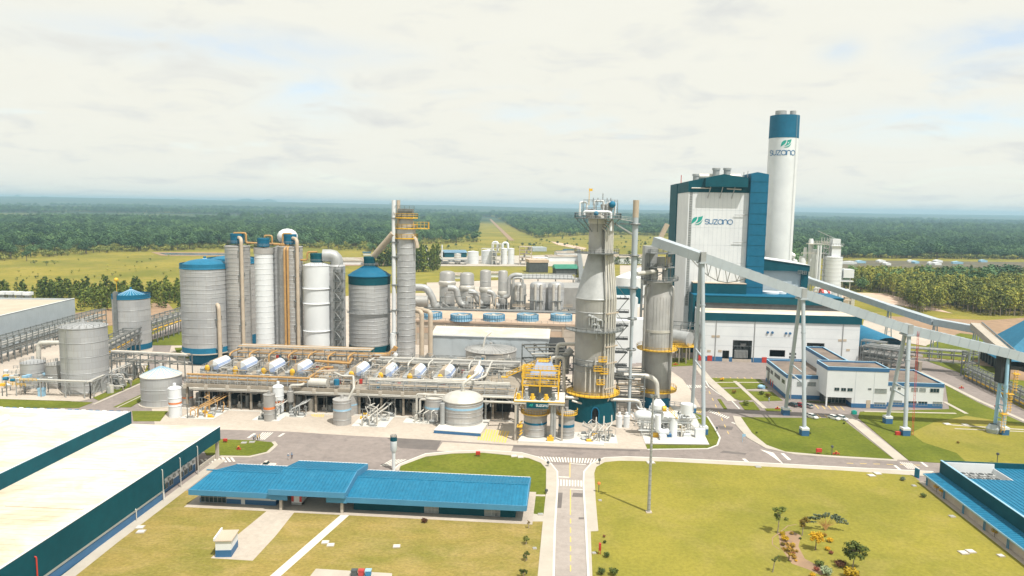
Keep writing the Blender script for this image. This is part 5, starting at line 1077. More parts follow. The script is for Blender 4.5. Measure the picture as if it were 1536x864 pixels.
tank('tank', 'squat silver tank with cone roof left of the washer deck, on its own pad', 'tank', 243.5, 611.5, 57, 568, roof='cone', pya=549.5, rings=(586, 601.5, 611), pad=.25, ribs=14, railing=False, roofm='pale_pipe')
tank('tank', 'low grey tank with flat top left of the big plain tank', 'tank', 51.5, 583, 33, 546, roof='cone', pya=538, rings=(560,), railing=True); tank('tank', 'dull grey tank touching the left side of the big plain tank', 'tank', 87, 583, 30, 548, 'dull_metal', roof='cone', pya=541, rings=(562, 575))
mb = MB(); a = G(58, 560, 14); a = at(58, 541, G(58, 575).y+3); b = at(58, 514, a.y); c_ = at(97, 514, a.y); d_ = at(97, 531, a.y); mb.pipe([a, b, c_, d_], .85, 10, 1.8); O(mb, 'pipe', 'pale_pipe', None, 'thick pale pipe arching over the small tanks at left', 'pipe')
# --- silo group
S1 = tank('silo', 'widest silver silo at the left end of the silo row, blue roof and blue foot', 'silo', 312, 549, 69, 404, roof='dome', pya=388, rings=arange(409, 448, 6.4)+arange(456, 525, 12), bands=((397, 405, 'blue_roof'), (523, 531, 'blue_roof')), roofm='blue_roof', ribs=26, base=hz(312, 531, hd(G(312, 549))), shelltop=None, n=64)
t, c, r, zt, Z = S1; zb = Z(531)
mb = MB(); mb.lathe([(r*1.06, zb-.4), (r*1.06, zb), (r, zb)], 56, c.x, c.y); O(mb, 'foot_ledge', 'pale_concrete', t)
mb = MB(); mb.lathe([(r*.72, 0), (r*.74, zb-.2), (r*1.05, zb-.4)], 48, c.x, c.y); O(mb, 'base', 'teal_blue', t)
bracketed_pipe(t, c, r, .45, 1, Z(458), .85, 'beige_pipe', 2)
S2 = tank('silo', 'silver silo with blue roof half hidden behind the tall beige tower', 'silo', 352, 532, 70, 396, 'warm_cladding', roof='dome', pya=383, rings=arange(400, 500, 9), bands=((389, 397, 'blue_roof'), (505, 520, 'teal_blue')), roofm='blue_roof', ribs=26)
def tower(label, px, pyb, w, pyt, m, step, name='tower', **k):
 return tank(name, label, 'tower', px, pyb, w, pyt, m, roof='cone', pya=pyt-3.0, rings=arange(pyt+5, pyb-14, step), railing=False, n=36, **k)
T1 = tower('tall grey ribbed tower with blue top house, second from left in the row', 360.5, 546, 35.5, 370, 'warm_cladding', 6.2); t, c, r, zt, Z = T1; topbox(t, c, r, zt+1.2, 5.6, 4.2); bracketed_pipe(t, c, r, .25, 1, zt+3.5, .75, 'beige_pipe', 5)
T2 = tower('tall white ribbed tower with blue top house between two grey towers', 399, 548, 26.5, 374, 'white_paint', 8.1, ringm='white_paint', ringr=.07); t, c, r, zt, Z = T2; topbox(t, c, r, zt+1.0, 5.0, 3.6)
mb = MB(); mb.cyl(c.x, c.y, zt-2.0, zt+.4, r*1.06, 36); O(mb, 'top_collar', 'warm_cladding', t)
T3b = tower('slim grey tower standing close behind the tower with orange pipes', 420, 544, 14, 372, 'cladding', 9)
T3 = tower('tall grey ribbed tower with twin orange pipes and blue top house', 438.5, 547, 35, 371, 'warm_cladding', 6.2); t, c, r, zt, Z = T3; topbox(t, c, r, zt+1.2, 5.3, 4.2); bracketed_pipe(t, c, r, .45, 1, zt+3.5, .75, 'beige_pipe', 5)
for off in (-.42, -.20):
 mb = MB(); p0 = polar(c, r+.9, off, 3); p1 = polar(c, r+.9, off, zt-.6); mb.pipe([p0, p1, polar(c, r*.6, off, zt+.2)], .5, 8); O(mb, 'pipe', 'orange_pipe', t, label='tall orange pipe')
for k in range(6): z = 4+(zt-6)*k/5; mb = MB(); mb.beam(polar(c, r+.8, -.55, z), polar(c, r+.8, -.1, z), .25); O(mb, 'pipe_bracket', 'steel', t)
T4 = tank('tower', 'wide smooth white tower with two raised hoops and blue top house', 'tower', 477.5, 549, 40, 399, 'white_paint', roof='cone', pya=391, rings=(434, 456.5, 498), ringm='white_paint', ringr=.3); t, c, r, zt, Z = T4; topbox(t, c, r, hz(477, 392.5, hd(c)), 5.6, 3.6, 'teal')
# domed duct tower with stair frame
T5 = tank('tower', 'grey tower topped by a big bent duct, stair frame on its front', 'tower', 507, 547, 24, 400, 'cladding', roof='dome', pya=395, rings=arange(410, 530, 11), railing=False, n=36); t, c, r, zt, Z = T5
mb = MB(); q = Vector((c.x, c.y, 0)); pc = T4[1]; e = (Vector((pc.x, pc.y, 0))-q).normalized(); mb.pipe([q+Vector((0, 0, zt-4)), q+Vector((0, 0, zt+4.5)), q+e*6+Vector((0, 0, zt+4.5))], 2.7, 16, 1.6); O(mb, 'bent_duct', 'pale_steel', t)
mb = MB(); b = polar(c, r+1.6, .1, 0); nz = int(zt/4.2)
s = Vector((1, 0, 0))
for dx in (-1.6, 1.6):
 for dy in (-1.1, 1.1): mb.beam(b+Vector((dx, dy, 0)), b+Vector((dx, dy, zt)), .28)
O(mb, 'stair_post', 'steel', t)
for k in range(nz):
 z = 3+k*4.2; mb = MB(); mb.box(b.x, b.y, z, 3.6, 2.6, .18); mb.rail([b+Vector((x, y, z)) for x, y in ((-1.8, -1.3), (1.8, -1.3), (1.8, 1.3), (-1.8, 1.3))], 1.1, .1, 1.8, True); O(mb, 'stair_landing', 'steel', t)
 mb = MB(); sg = 1 if k % 2 else -1; mb.beam(b+Vector((-1.5*sg, -.9, z)), b+Vector((1.5*sg, -.9, z+4.2)), .7, .16); O(mb, 'stair_flight', 'pale_steel', t)
# teal capped storage
T6 = tank('silo', 'broad silver silo with teal cone cap and teal foot beside the ringed column', 'silo', 555, 548, 61, 428, roof=None, rings=arange(434, 520, 6.1), bands=((416, 428.5, 'teal'), (521, 533, 'teal')), n=56, railing=False, shelltop=hz(555, 416, hd(G(555, 548)))); t, c, r, zt, Z = T6
zt = Z(416); mb = MB(); za = hz(555, 399, hd(c)); mb.lathe([(r*1.04, zt-.1), (r*1.04, zt+.2), (r*.86, zt+(za-zt)*.30), (r*.84, zt+(za-zt)*.36), (r*.56, zt+(za-zt)*.68), (r*.52, zt+(za-zt)*.74), (r*.28, za), (.01, za)], 48, c.x, c.y); O(mb, 'cone_cap', 'teal_blue', t)
mb = MB()
for k in range(16): a = 2*math.pi*k/16; mb.beam((c.x+r*math.cos(a), c.y+r*math.sin(a), zt+.3), (c.x+r*.3*math.cos(a), c.y+r*.3*math.sin(a), za+.1), .15)
O(mb, 'cap_rib', 'teal_blue', t, kind='stuff'); topbox(t, c, r, za, 5.0, 4.2, 'teal')
mb = MB(); rail_ring(mb, c.x, c.y, za+.2, r*.42, 12); O(mb, 'railing', 'pale_steel', t, kind='stuff')
zg2 = Z(472); mb = MB(); mb.lathe([(r*1.0, zg2), (r*1.1, zg2), (r*1.1, zg2+.2), (r, zg2+.2)], 40, c.x, c.y, 0, math.atan2(-c.y, -c.x)-1.5, math.atan2(-c.y, -c.x)+1.5); rail_ring(mb, c.x, c.y, zg2+.2, r*1.1, 30, math.atan2(-c.y, -c.x)-1.5, math.atan2(-c.y, -c.x)+1.5); O(mb, 'walkway', 'pale_steel', t)
# ringed column with white stack
T7 = tank('column_tower', 'tall slim ringed column with yellow top platforms, next to a thin white stack', 'tower', 609, 548, 28, 338, 'cladding', roof='cone', pya=334, rings=arange(372, 540, 9.4), railing=False, n=36, ringr=.12); t, c, r, zt, Z = T7; D7 = hd(c)
mb = MB(); zq = Z(325); mb.lathe([(r*.86, zt-9), (r*.86, zt-1), (r*.72, zq), (.01, zq)], 32, c.x, c.y); mb.lathe([(r*.85, zt-4), (r*1.0, zt-1.5), (r*.6, zq+.6), (.01, zq+1.0)], 32, c.x, c.y); O(mb, 'head', 'pale_steel', t)
for py, R, h in ((326, 1.25, 1.3), (342, 1.2, 1.3), (357, 1.25, 1.2)):
 z = Z(py); mb = MB(); mb.cyl(c.x, c.y, z-.5, z, r*R, 24); O(mb, 'platform', 'yellow_paint', t); mb = MB(); rail_ring(mb, c.x, c.y, z, r*R, 14, h=1.6, w=.16); O(mb, 'railing', 'yellow_paint', t, kind='stuff')
z = Z(342); mb = MB(); p = polar(c, 0, 0, z); mb.box(c.x+r*1.6, c.y-1, z-.4, r*1.7, 4, .4); mb.rail([(c.x+r*.9, c.y-3, z), (c.x+r*2.4, c.y-3, z), (c.x+r*2.4, c.y+1, z)], 2.6, .16, 1.5); O(mb, 'side_platform', 'yellow_paint', t)
mb = MB(); mb.box(c.x, c.y, Z(325), r*1.5, r*1.5, 3.4); mb.rail([(c.x-r*1.0, c.y-r, Z(325)+3.4), (c.x+r, c.y-r, Z(325)+3.4)], 1.2, .14); O(mb, 'top_frame', 'steel', t)
mb = MB(); mb.pipe([polar(c, r*.3, .6, Z(353)), polar(c, r*1.3, .9, Z(357)), polar(c, r*1.5, .9, Z(372))], .9, 8); O(mb, 'pipe', 'beige_pipe', t)
wp = at(591, 540, c.y-2); ws = thing('stack', 'thin white vertical stack pipe standing beside the ringed column', 'stack', (wp.x, wp.y, 0)); zz1 = hz(591, 300, hd(wp))
mb = MB(); mb.tube([(wp.x, wp.y, 0), (wp.x, wp.y, zz1)], 6/2*depth_at(wp)/FPX, 14); O(mb, 'shaft', 'white_paint', ws); mb = MB(); mb.tube([(wp.x+1.9, wp.y+.6, 0), (wp.x+1.9, wp.y+.6, zz1)], .8, 10); O(mb, 'inner_pipe', 'beige_pipe', ws)
for py in (328, 364, 386, 428, 466, 500): z = hz(591, py, hd(wp)); mb = MB(); mb.box(wp.x+1.5, wp.y, z, 5, 2.2, .5); O(mb, 'bracket', 'steel', ws)
mb = MB(); a = at(590, 350, wp.y); b = at(560, 385, T6[1].y); mb.tube([a, b], 1.35, 12); O(mb, 'sloping_duct', 'beige_pipe', None, 'sloping grey duct from the white stack down to the teal cone cap', 'duct', origin=b)
mb = MB(); d0 = wp.y-1.2; mb.pipe([at(590, 500, d0), at(588.5, 508, d0), at(590, 528, d0), at(594, 535, d0)], 1.2, 10); O(mb, 'elbow_pipe', 'white_paint', ws)
for px in (632.5, 645.5):
 P = at(px, 545, 318); mb = MB(); hh_ = hz(px, 468, hd(P)); mb.pipe([(P.x, P.y, 0), (P.x, P.y, hh_), (P.x-7, P.y+6, hh_+.5)], 1.05, 12, 1.5); O(mb, 'pipe', 'beige_pipe', None, 'thick beige pipe rising right of the ringed column, %s of the pair' % ('left' if px < 640 else 'right'), 'pipe', origin=(P.x, P.y, 0))
# pipes bridging tower tops
y0 = T1[1].y-1
for pts, rad, lb in (([(351, 352), (351, 349.5), (369, 349.5), (369, 364), (428, 366.5), (430, 372)], .42, 'thin orange pipe linking the blue top houses of the towers'), ([(397, 356), (397, 353.5), (408, 353.5), (408, 366), (430, 368)], .4, 'short orange pipe looping over the white tower top'), ([(424, 368), (424, 350.5), (437, 350.5), (437, 354)], .4, 'orange pipe hoop over the tower with orange pipes'), ([(431, 390), (461, 390), (461, 378), (476, 378)], .42, 'orange pipe leading across to the smooth white tower')):
 mb = MB(); mb.pipe([at(x, y, y0) for x, y in pts], rad, 8); O(mb, 'pipe', 'orange_pipe', None, lb, 'pipe', origin=at(*pts[-1], y0))
mb = MB(); a = T3[1]; mb.ball((a.x-3.3, a.y+7, T3[3]+4), 3.6, 14, (1.3, 1, 1)); O(mb, 'vapour_drum', 'white_paint', T3[0])
# --- digester with cone
DG = G(887.5, 636); Dd = hd(DG); u = Vector((DG.x, DG.y, 0)).normalized(); rb_ = 35.5*depth_at(DG)/FPX*1.03; c = DG+u*rb_; dc = hd(c)
dg = thing('digester', 'tall silver cone shouldered vessel on a deep blue round base', 'vessel', (c.x, c.y, 0)); ZD = lambda py: hz(893, py, dc-rb_*.8)
zb1 = hz(887, 598, Dd); r1 = 28.5*depth_at(c)/FPX; r2 = 12.5*depth_at((c.x, c.y, 55))/FPX
aF = math.atan2(-c.y, -c.x); mb = MB()
mb.lathe([(rb_, 0), (rb_, zb1)], 48, c.x, c.y, 0, aF+.28, aF+2*math.pi-.02); mb.lathe([(rb_, 5.4), (rb_, zb1)], 8, c.x, c.y, 0, aF-.03, aF+.29); mb.lathe([(rb_, zb1), (.1, zb1)], 48, c.x, c.y); O(mb, 'base', 'teal', dg)
mb = MB(); mb.lathe([(rb_-1, 0), (rb_-1, 5.5)], 8, c.x, c.y, 0, aF-.1, aF+.4); O(mb, 'doorway', 'black_opening', dg)
mb = MB()
for k in range(9): a = math.pi*k/8; an = aF+.13-.155*math.cos(a); an2 = aF+.13-.155*math.cos(a+math.pi/8); z = 3.7+1.9*math.sin(a); z2 = 3.7+1.9*math.sin(a+math.pi/8); mb.beam((c.x+(rb_+.02)*math.cos(an), c.y+(rb_+.02)*math.sin(an), z), (c.x+(rb_+.02)*math.cos(an2), c.y+(rb_+.02)*math.sin(an2), z2), .4) if k < 8 else None
for sg in (-1, 1): an = aF+.13+sg*.155; mb.beam((c.x+rb_*math.cos(an), c.y+rb_*math.sin(an), 0), (c.x+rb_*math.cos(an), c.y+rb_*math.sin(an), 3.9), .4)
O(mb, 'door_frame', 'teal_blue', dg)
zl0, zl1, zn = ZD(449), ZD(381), ZD(336)
mb = MB(); mb.lathe([(r1, zb1), (r1, zl0-.6)], 56, c.x, c.y); O(mb, 'lower_shell', 'dull_metal', dg)
mb = MB(); mb.lathe([(r1, zl0-.6), (r1*1.05, zl0-.2), (r1*1.0, zl0+.3), (r2, zl1)], 56, c.x, c.y); O(mb, 'cone', 'pale_steel', dg)
mb = MB(); mb.lathe([(r2, zl1), (r2, zn)], 40, c.x, c.y); O(mb, 'neck', 'dull_metal', dg)
mb = MB(); mb.lathe([(r2*1.12, zn), (r2*1.12, zn+2.4), (r2*.9, zn+3.8), (.1, zn+4.0)], 32, c.x, c.y); O(mb, 'head', 'pale_pipe', dg)
for z, R in ((zb1+12, r1), (ZD(560), r1), (ZD(500), r1), (ZD(470), r1)): mb = MB(); mb.ring(c.x, c.y, z, R, .18, 48); O(mb, 'ring', 'pale_steel', dg)
mb = MB()
for k in range(36): a = 2*math.pi*k/36; mb.beam((c.x+(r1+.01)*math.cos(a), c.y+(r1+.01)*math.sin(a), zb1+.5), (c.x+(r1+.01)*math.cos(a), c.y+(r1+.01)*math.sin(a), zl0-1), .06)
O(mb, 'cladding_seam', 'dull_metal', dg, kind='stuff')
def plat(par, c, z, R, rin, m='yellow_paint', a0=-1.9, a1=1.9, h=1.2):
 b0 = math.atan2(-c.y, -c.x); mb = MB(); mb.lathe([(rin, z-.25), (R, z-.25), (R, z), (rin, z)], 40, c.x, c.y, 0, b0+a0, b0+a1); O(mb, 'platform', 'steel' if m != 'yellow_paint' else 'yellow_paint', par)
 mb = MB(); rail_ring(mb, c.x, c.y, z, R, 34, b0+a0, b0+a1, h, .1); O(mb, 'railing', m, par, kind='stuff')
plat(dg, c, zb1+.6, r1+2.6, r1, 'yellow_paint', -2.4, 2.4); plat(dg, c, zb1+10.5, r1+1.3, r1, 'pale_steel', -1.2, .6); plat(dg, c, ZD(497), r1+3.2, r1, 'pale_steel', -1.6, 2.2); plat(dg, c, ZD(380), r2+4.6, r2, 'pale_steel', -2.2, 2.4); plat(dg, c, ZD(327), r2+4.8, r2*.8, 'pale_steel', -3.1, 3.1, 1.6)
z = ZD(327); mb = MB();
for k in range(5): a = aF-1.4+k*.7; mb.beam((c.x+(r2+4.4)*math.cos(a), c.y+(r2+4.4)*math.sin(a), z-.3), (c.x+r2*math.cos(a), c.y+r2*math.sin(a), z-4.5), .22)
O(mb, 'platform_bracket', 'steel', dg)
mb = MB(); mb.cyl(c.x-2.4, c.y, z, z+2.8, 1.5, 12); mb.lathe([(1.0, 0), (2.2, 2.6), (2.2, 3.4), (.1, 3.6)], 14, c.x+3.0, c.y, z+1); O(mb, 'top_equipment', 'dull_metal', dg)
mb = MB()
for x_, y_ in ((-5, -3), (-1, -3.4), (3, -3.4), (6, -2.5), (-5, 2), (6, 2)): mb.beam((c.x+x_, c.y+y_, z), (c.x+x_, c.y+y_, z+5), .2)
for q_ in (2.4, 4.9): mb.rail([(c.x-5, c.y-3, z+q_), (c.x-1, c.y-3.4, z+q_), (c.x+3, c.y-3.4, z+q_), (c.x+6, c.y-2.5, z+q_)], .9, .1, 1.2)
O(mb, 'top_frame', 'steel', dg)
for dx, dz, L_ in ((-5, 6.0, 2.2), (0, 6.5, 3), (4, 6.0, 2.4)): mb = MB(); mb.pipe([(c.x+dx-L_/2, c.y-2.5, z+.5), (c.x+dx-L_/2, c.y-2.5, z+dz-1.0), (c.x+dx+L_/2, c.y-2.5, z+dz-1.0), (c.x+dx+L_/2, c.y-2.5, z+1)], .34, 8); O(mb, 'pipe', 'white_paint', dg)
mb = MB(); mb.pipe([(c.x-r2-2, c.y-3, z+.8), (c.x-r2-2, c.y-3, z+2), (c.x+r2+1, c.y-4.6, z+2), (c.x+r2+1, c.y-4.6, z-4)], .45, 10); O(mb, 'pipe', 'white_paint', dg); mb = MB(); mb.ball((c.x+4.2, c.y-3.4, z+4.4), 1.1, 12); mb.ball((c.x-1, c.y-4, z+1.4), .8, 10); O(mb, 'valve', 'blue_roof', dg)
mb = MB(); mb.tube([(c.x-3, c.y, z+4), (c.x-3, c.y, z+9.5)], .1, 5); mb.box(c.x-2.5, c.y, z+8.6, 1.1, .1, .8); O(mb, 'wind_vane', 'yellow_paint', dg); mb = MB()
for dx in (-1.5, 0, 1.6, 3, 4.2): mb.tube([(c.x+dx, c.y+1, z+4), (c.x+dx, c.y+1, z+6.5+1.5*(dx == 1.6))], .12, 5)
O(mb, 'antenna', 'steel', dg)
for k in range(5):      # bundle of rising pipes on the right flank
 off = .50+.15*k; zt_ = ZD(345)+k*.8; q1 = polar(c, r1+1.0, off, 0); qm = polar(c, r1+1.2, off, zl0+1); qt = polar(c, r2+1.4+.25*k, off+.25, zl1+1)
 mb = MB(); mb.pipe([(q1.x, q1.y, zb1-2-.6*k), (q1.x, q1.y, zl0+.5), tuple(qt), (qt.x, qt.y, zt_), tuple(polar(c, r2*.5, off, zt_+1.0))], .30, 8, 3); O(mb, 'pipe', 'pale_pipe', dg)
for py in (470, 520, 545, 585): z = ZD(py) if py < 585 else zb1+3; mb = MB(); mb.beam(polar(c, r1+1.6, .5, z), polar(c, r1+1.6, 1.25, z), .4); O(mb, 'pipe_bracket', 'beige_pipe', dg)
for py, off in ((500-26, -.15), (487, .1), (495, .2), (480, .25), (476, -.02)):
 z = ZD(py); mb = MB(); a = polar(c, r1+.5, off-.1, z); b = polar(c, r1+.5, off+.12, z); mb.pipe([a-Vector((0, 0, 3)), a, b, b-Vector((0, 0, 2))], .3, 7); mb.ball(a, .6, 8); O(mb, 'nozzle_pipe', 'pale_steel', dg)
for k in range(4):
 off = -.35+k*.22; z = zb1+2; mb = MB(); mb.tube([polar(c, r1+.7, off, z), polar(c, r1+.7, off, z+9-k*1.3+(k == 2)*5)], .26, 7); O(mb, 'riser_pipe', 'pale_pipe', dg)
for z, off in ((zb1+4.5, .35), (zb1+9, .2), (zb1+12, .42), (zb1+8, .5)): mb = MB(); p = polar(c, r1+.7, off, z); mb.box(p.x, p.y, z, 2.6, 1.6, .3); mb.rail([(p.x-1.3, p.y-.8, z), (p.x+1.3, p.y-.8, z)], 1.8, .16, 1.2); O(mb, 'small_platform', 'yellow_paint', dg)
# --- tall tapered pole stack
pp_ = at(943, 622, 241); ps = thing('stack', 'tall plain grey pole stack between the two silver vessels', 'stack', (pp_.x, pp_.y, 0)); dp = hd(pp_); zz = lambda py: hz(946, py, dp)
k = depth_at(pp_)/FPX; mb = MB(); mb.tube([(pp_.x, pp_.y, zz(326)), (pp_.x, pp_.y, zz(440)), (pp_.x, pp_.y, zz(470)), (pp_.x, pp_.y, zz(560)), (pp_.x, pp_.y, 0)], [4.3*k, 4.4*k, 2.6*k, 2.3*k, 2.6*k], 18); O(mb, 'shaft', 'grey_paint', ps); mb = MB(); mb.tube([(pp_.x, pp_.y, zz(326)), (pp_.x, pp_.y, zz(300))], 4.4*k, 18); O(mb, 'tip', 'beige_pipe', ps)
for py in (336, 383, 432, 478, 524, 567): z = zz(py); mb = MB(); mb.ring(pp_.x, pp_.y, z, 3.6*k+.6, .35, 18); mb.beam((pp_.x-5, pp_.y+1, z), (pp_.x, pp_.y, z), .35); O(mb, 'collar', 'steel', ps)
mb = MB()
for s_ in (0, .5): mb.beam((c.x+r2+3, c.y-1+s_, ZD(336)), (pp_.x-.5, pp_.y+s_, zz(352)), .4); mb.beam((c.x+r2+4, c.y-1+s_, ZD(328)), (pp_.x-.5, pp_.y+s_, zz(332)), .3)
mb.rail([(c.x+r2+4, c.y-1, ZD(329)), (pp_.x-.5, pp_.y, zz(332))], 1.2, .12, 1.5); O(mb, 'link_bridge', 'pale_steel', ps)
for k2 in range(7):
 z = 12+k2*4.6; mb = MB(); mb.box(pp_.x-3.2, pp_.y+3, z, 4.6, 3.4, .25); mb.rail([(pp_.x-5.4, pp_.y+1.4, z), (pp_.x-1, pp_.y+1.4, z)], 1.1, .12, 1.5); O(mb, 'stair_landing', 'dark_steel', ps); mb = MB(); s_ = 1 if k2 % 2 else -1; mb.beam((pp_.x-3.2-1.8*s_, pp_.y+1.6, z), (pp_.x-3.2+1.8*s_, pp_.y+1.6, z+4.6), .6, .15); O(mb, 'stair_flight', 'steel', ps)
for k2 in range(4): z = 12.5+k2*7; mb = MB(); mb.cyl(pp_.x-7.2, pp_.y+5, z, z+5.6, 2.6, 16); O(mb, 'white_vessel', 'white_paint', ps)
# --- second vessel
V2 = G(982, 614); dv = hd(V2); u = Vector((V2.x, V2.y, 0)).normalized(); rv = 21.5*depth_at((V2.x, V2.y, 20))/FPX*1.03; c = V2+u*rv; ZV = lambda py: hz(986, py, dv)
ve = thing('vessel', 'tall grey round vessel with framed top, left of the boiler house', 'vessel', (c.x, c.y, 0)); zb2 = ZV(598)
mb = MB(); mb.lathe([(rv*1.05, 0), (rv*1.05, zb2)], 40, c.x, c.y); O(mb, 'base', 'teal_blue', ve); mb = MB(); zt2_ = ZV(424); mb.lathe([(rv, zb2), (rv, ZV(445)), (rv*.86, ZV(441)), (rv*.86, zt2_), (.1, zt2_+.4)], 44, c.x, c.y); O(mb, 'shell', 'dull_metal', ve)
mb = MB()
for k2 in range(30): a = 2*math.pi*k2/30; mb.beam((c.x+rv*math.cos(a), c.y+rv*math.sin(a), zb2+.5), (c.x+rv*math.cos(a), c.y+rv*math.sin(a), ZV(446)), .09)
O(mb, 'cladding_seam', 'dull_metal', ve, kind='stuff')
mb = MB(); mb.lathe([(rv, ZV(500)), (rv*1.03, ZV(500)), (rv*1.03, ZV(496)), (rv, ZV(496))], 44, c.x, c.y); O(mb, 'hoop', 'pale_pipe', ve)
for py, R, m in ((588, 2.2, 'yellow_paint'), (526, 2.0, 'yellow_paint'), (421, 1.2, 'pale_steel')): plat(ve, c, ZV(py), rv+R, rv*.9, m, -2.3, 2.3)
zf_ = ZV(421)
mb = MB()
for a in (.4, 1.9, 3.5, 5.0):
 mb.beam((c.x+rv*.85*math.cos(a), c.y+rv*.85*math.sin(a), zf_), (c.x+rv*.85*math.cos(a), c.y+rv*.85*math.sin(a), zf_+9.6), .35)
for z in (4.6, 9.4): mb.rail([(c.x+rv*math.cos(a), c.y+rv*math.sin(a), zf_+z) for a in (.4, 1.9, 3.5, 5.0)], 1.1, .14, 2, True)
for z in (4.5, 9.3): mb.lathe([(rv*.4, z+zf_-.2), (rv, z+zf_-.2), (rv, z+zf_), (rv*.4, zf_+z)], 16, c.x, c.y)
O(mb, 'top_frame', 'steel', ve)
for dx, dz, r_, m in ((-2, 0, 1.2, 'dull_metal'), (1.6, 0, 1.0, 'pale_steel'), (0, 4.6, 1.5, 'dull_metal'), (2.4, 4.6, .8, 'beige_pipe')): mb = MB(); mb.cyl(c.x+dx, c.y-1, zf_+dz, zf_+dz+3.4, r_, 14); O(mb, 'top_equipment', m, ve)
mb = MB(); mb.box(c.x-3.0, c.y+4, zf_-2, 4.6, 5, 13.5); O(mb, 'chute_tower', 'pale_steel', ve, smooth=False)
mb = MB(); mb.pipe([(pp_.x+1, pp_.y, zf_+3.0), (c.x-2.5, c.y-3, zf_+3.0)], .75, 10); O(mb, 'feed_pipe', 'pale_pipe', ve)
for off in (-.9, .95): mb = MB(); mb.pipe([polar(c, rv+.8, off, zb2), polar(c, rv+.8, off, ZV(430)), polar(c, rv*.6, off, ZV(428))], .4, 8); O(mb, 'pipe', 'dull_metal', ve)
mb = MB(); d0 = V2.y-4; mb.pipe([at(920, 562, d0), at(974, 564, d0), at(985, 572, d0), at(986, 600, d0)], .85, 10, 2.5); O(mb, 'pipe', 'pale_pipe', None, 'pale pipe curving down in front of the grey vessel left of the boiler', 'pipe', origin=at(986, 600, d0))
hb = G(1025, 545); mb = MB(); ht = thing('horizontal_tank', 'silver horizontal tank on a yellow railed stand beside the white hall', 'tank', (hb.x, hb.y, 0)); ch_ = at(1022, 507, hb.y+3)
mb.tube([ch_-Vector((3.5, -4, 0)), ch_+Vector((3.2, -3, 0))], 3.3, 20); O(mb, 'shell', 'pale_steel', ht); mb = MB(); z = ch_.z-3.6; mb.box(ch_.x, ch_.y, z, 11, 9, .4); mb.rail([(ch_.x-5.5, ch_.y-4.5, z+.4), (ch_.x+5.5, ch_.y-4.5, z+.4)], 1.3, .18, 1.6); O(mb, 'stand', 'yellow_paint', ht); mb = MB()
for dx in (-5, -1.6, 1.6, 5):
 for dy in (-4, 4): mb.beam((ch_.x+dx, ch_.y+dy, 0), (ch_.x+dx, ch_.y+dy, z), .5)
O(mb, 'leg', 'beam_concrete', ht)
# ------------------------------------------------------------------ washer deck
df = Fr(G(277, 613), u=U); LD = df.on(775, 600)[0]; zD = hz(330, 580, hd(G(330, 616)))+.4
dk = thing('washer_deck', 'long raised concrete deck on columns carrying the row of washer drums and pipes', 'deck', df.p(LD/2, 20, 0))
QD = 52.0; tm0 = df.on(500, 600)[0]
mb = MB(); df.box(mb, 0, LD, 0.6, QD, zD-.7, zD); O(mb, 'floor_slab', 'beam_concrete', dk, smooth=False)
mb = MB(); df.box(mb, 0, LD, 0, .6, zD-1.0, zD+.1); O(mb, 'edge_beam', 'beam_concrete', dk, smooth=False)
def in_gap(t): return False
nc = int(LD/7.4)
for k in range(nc+1):
 t = .4+(LD-.8)*k/nc
 if k % 1 == 0: mb = MB(); df.box(mb, t-.55, t+.55, -.5, .0, zD-1.5, zD-.1); O(mb, 'bracket', 'pale_concrete', dk, smooth=False)
 for q in (1.0, 9.5, 20, 34, 50): mb = MB(); df.box(mb, t-.32, t+.32, q, q+.64, 0, zD-.7); O(mb, 'column', 'beam_concrete', dk, smooth=False)
for q in (4.5, 9.8): mb = MB(); df.box(mb, 0, LD, q, q+.5, zD-1.5, zD-.7); O(mb, 'floor_beam', 'beam_concrete', dk, smooth=False)
mb = MB(); df.box(mb, 0, LD, 10.8, 11.1, 0, zD-.7); O(mb, 'inner_backing', 'black_opening', dk, smooth=False)  # near-black sheet added so the space under the deck reads as shade
mb = MB(); df.box(mb, -1, LD, .2, 52, -.02, .10); O(mb, 'floor', 'concrete', dk, smooth=False)
mb = MB(); df.box(mb, -1, LD, -.5, .2, -.02, .28); O(mb, 'kerb', 'white_pad', dk, smooth=False)
for q, a, b in ((0.2, 0, LD), (QD-.3, 0, LD)): mb = MB(); mb.rail([df.p(a, q, zD+.1), df.p(b, q, zD+.1)], 1.2, .10, 1.8); O(mb, 'railing', 'pale_steel', dk, kind='stuff')
mb = MB(); mb.rail([df.p(.2, .3, zD), df.p(.2, QD, zD)], 1.2, .1, 2); O(mb, 'railing', 'pale_steel', dk, kind='stuff')
# equipment glimpsed under the deck
rg = random.Random(21)
for k in range(46):
 t = 2+(LD-22)*k/46+rg.uniform(-.7, .7); q = rg.uniform(2.5, 8); c = df.p(t, q, 0); h = rg.uniform(2, 5.2)
 mb = MB();
 if k % 3 == 0: mb.cyl(c.x, c.y, .1, h, rg.uniform(.5, 1.1), 12)
 elif k % 3 == 1: mb.pipe([c+Vector((0, 0, .1)), c+Vector((0, 0, h)), c+df.u*rg.uniform(1.5, 4)+Vector((0, 0, h)), c+df.u*3+Vector((0, 0, zD-1))], .2, 7)
 else: df.box(mb, t-.8, t+.8, q, q+1.2, .1, 1.3); mb.cyl(c.x, c.y, 1.3, 2.3, .4, 8)
 O(mb, ('vessel', 'pipe', 'pump')[k % 3], rg.choice(['steel', 'pale_steel', 'dull_metal', 'pale_pipe']), dk)
for k in range(30): t = 1+(LD-2)*k/30; mb = MB(); mb.beam(df.p(t, 1.2, 0), df.p(t, 1.2, zD-.7), .16); O(mb, 'steel_post', 'steel', dk)
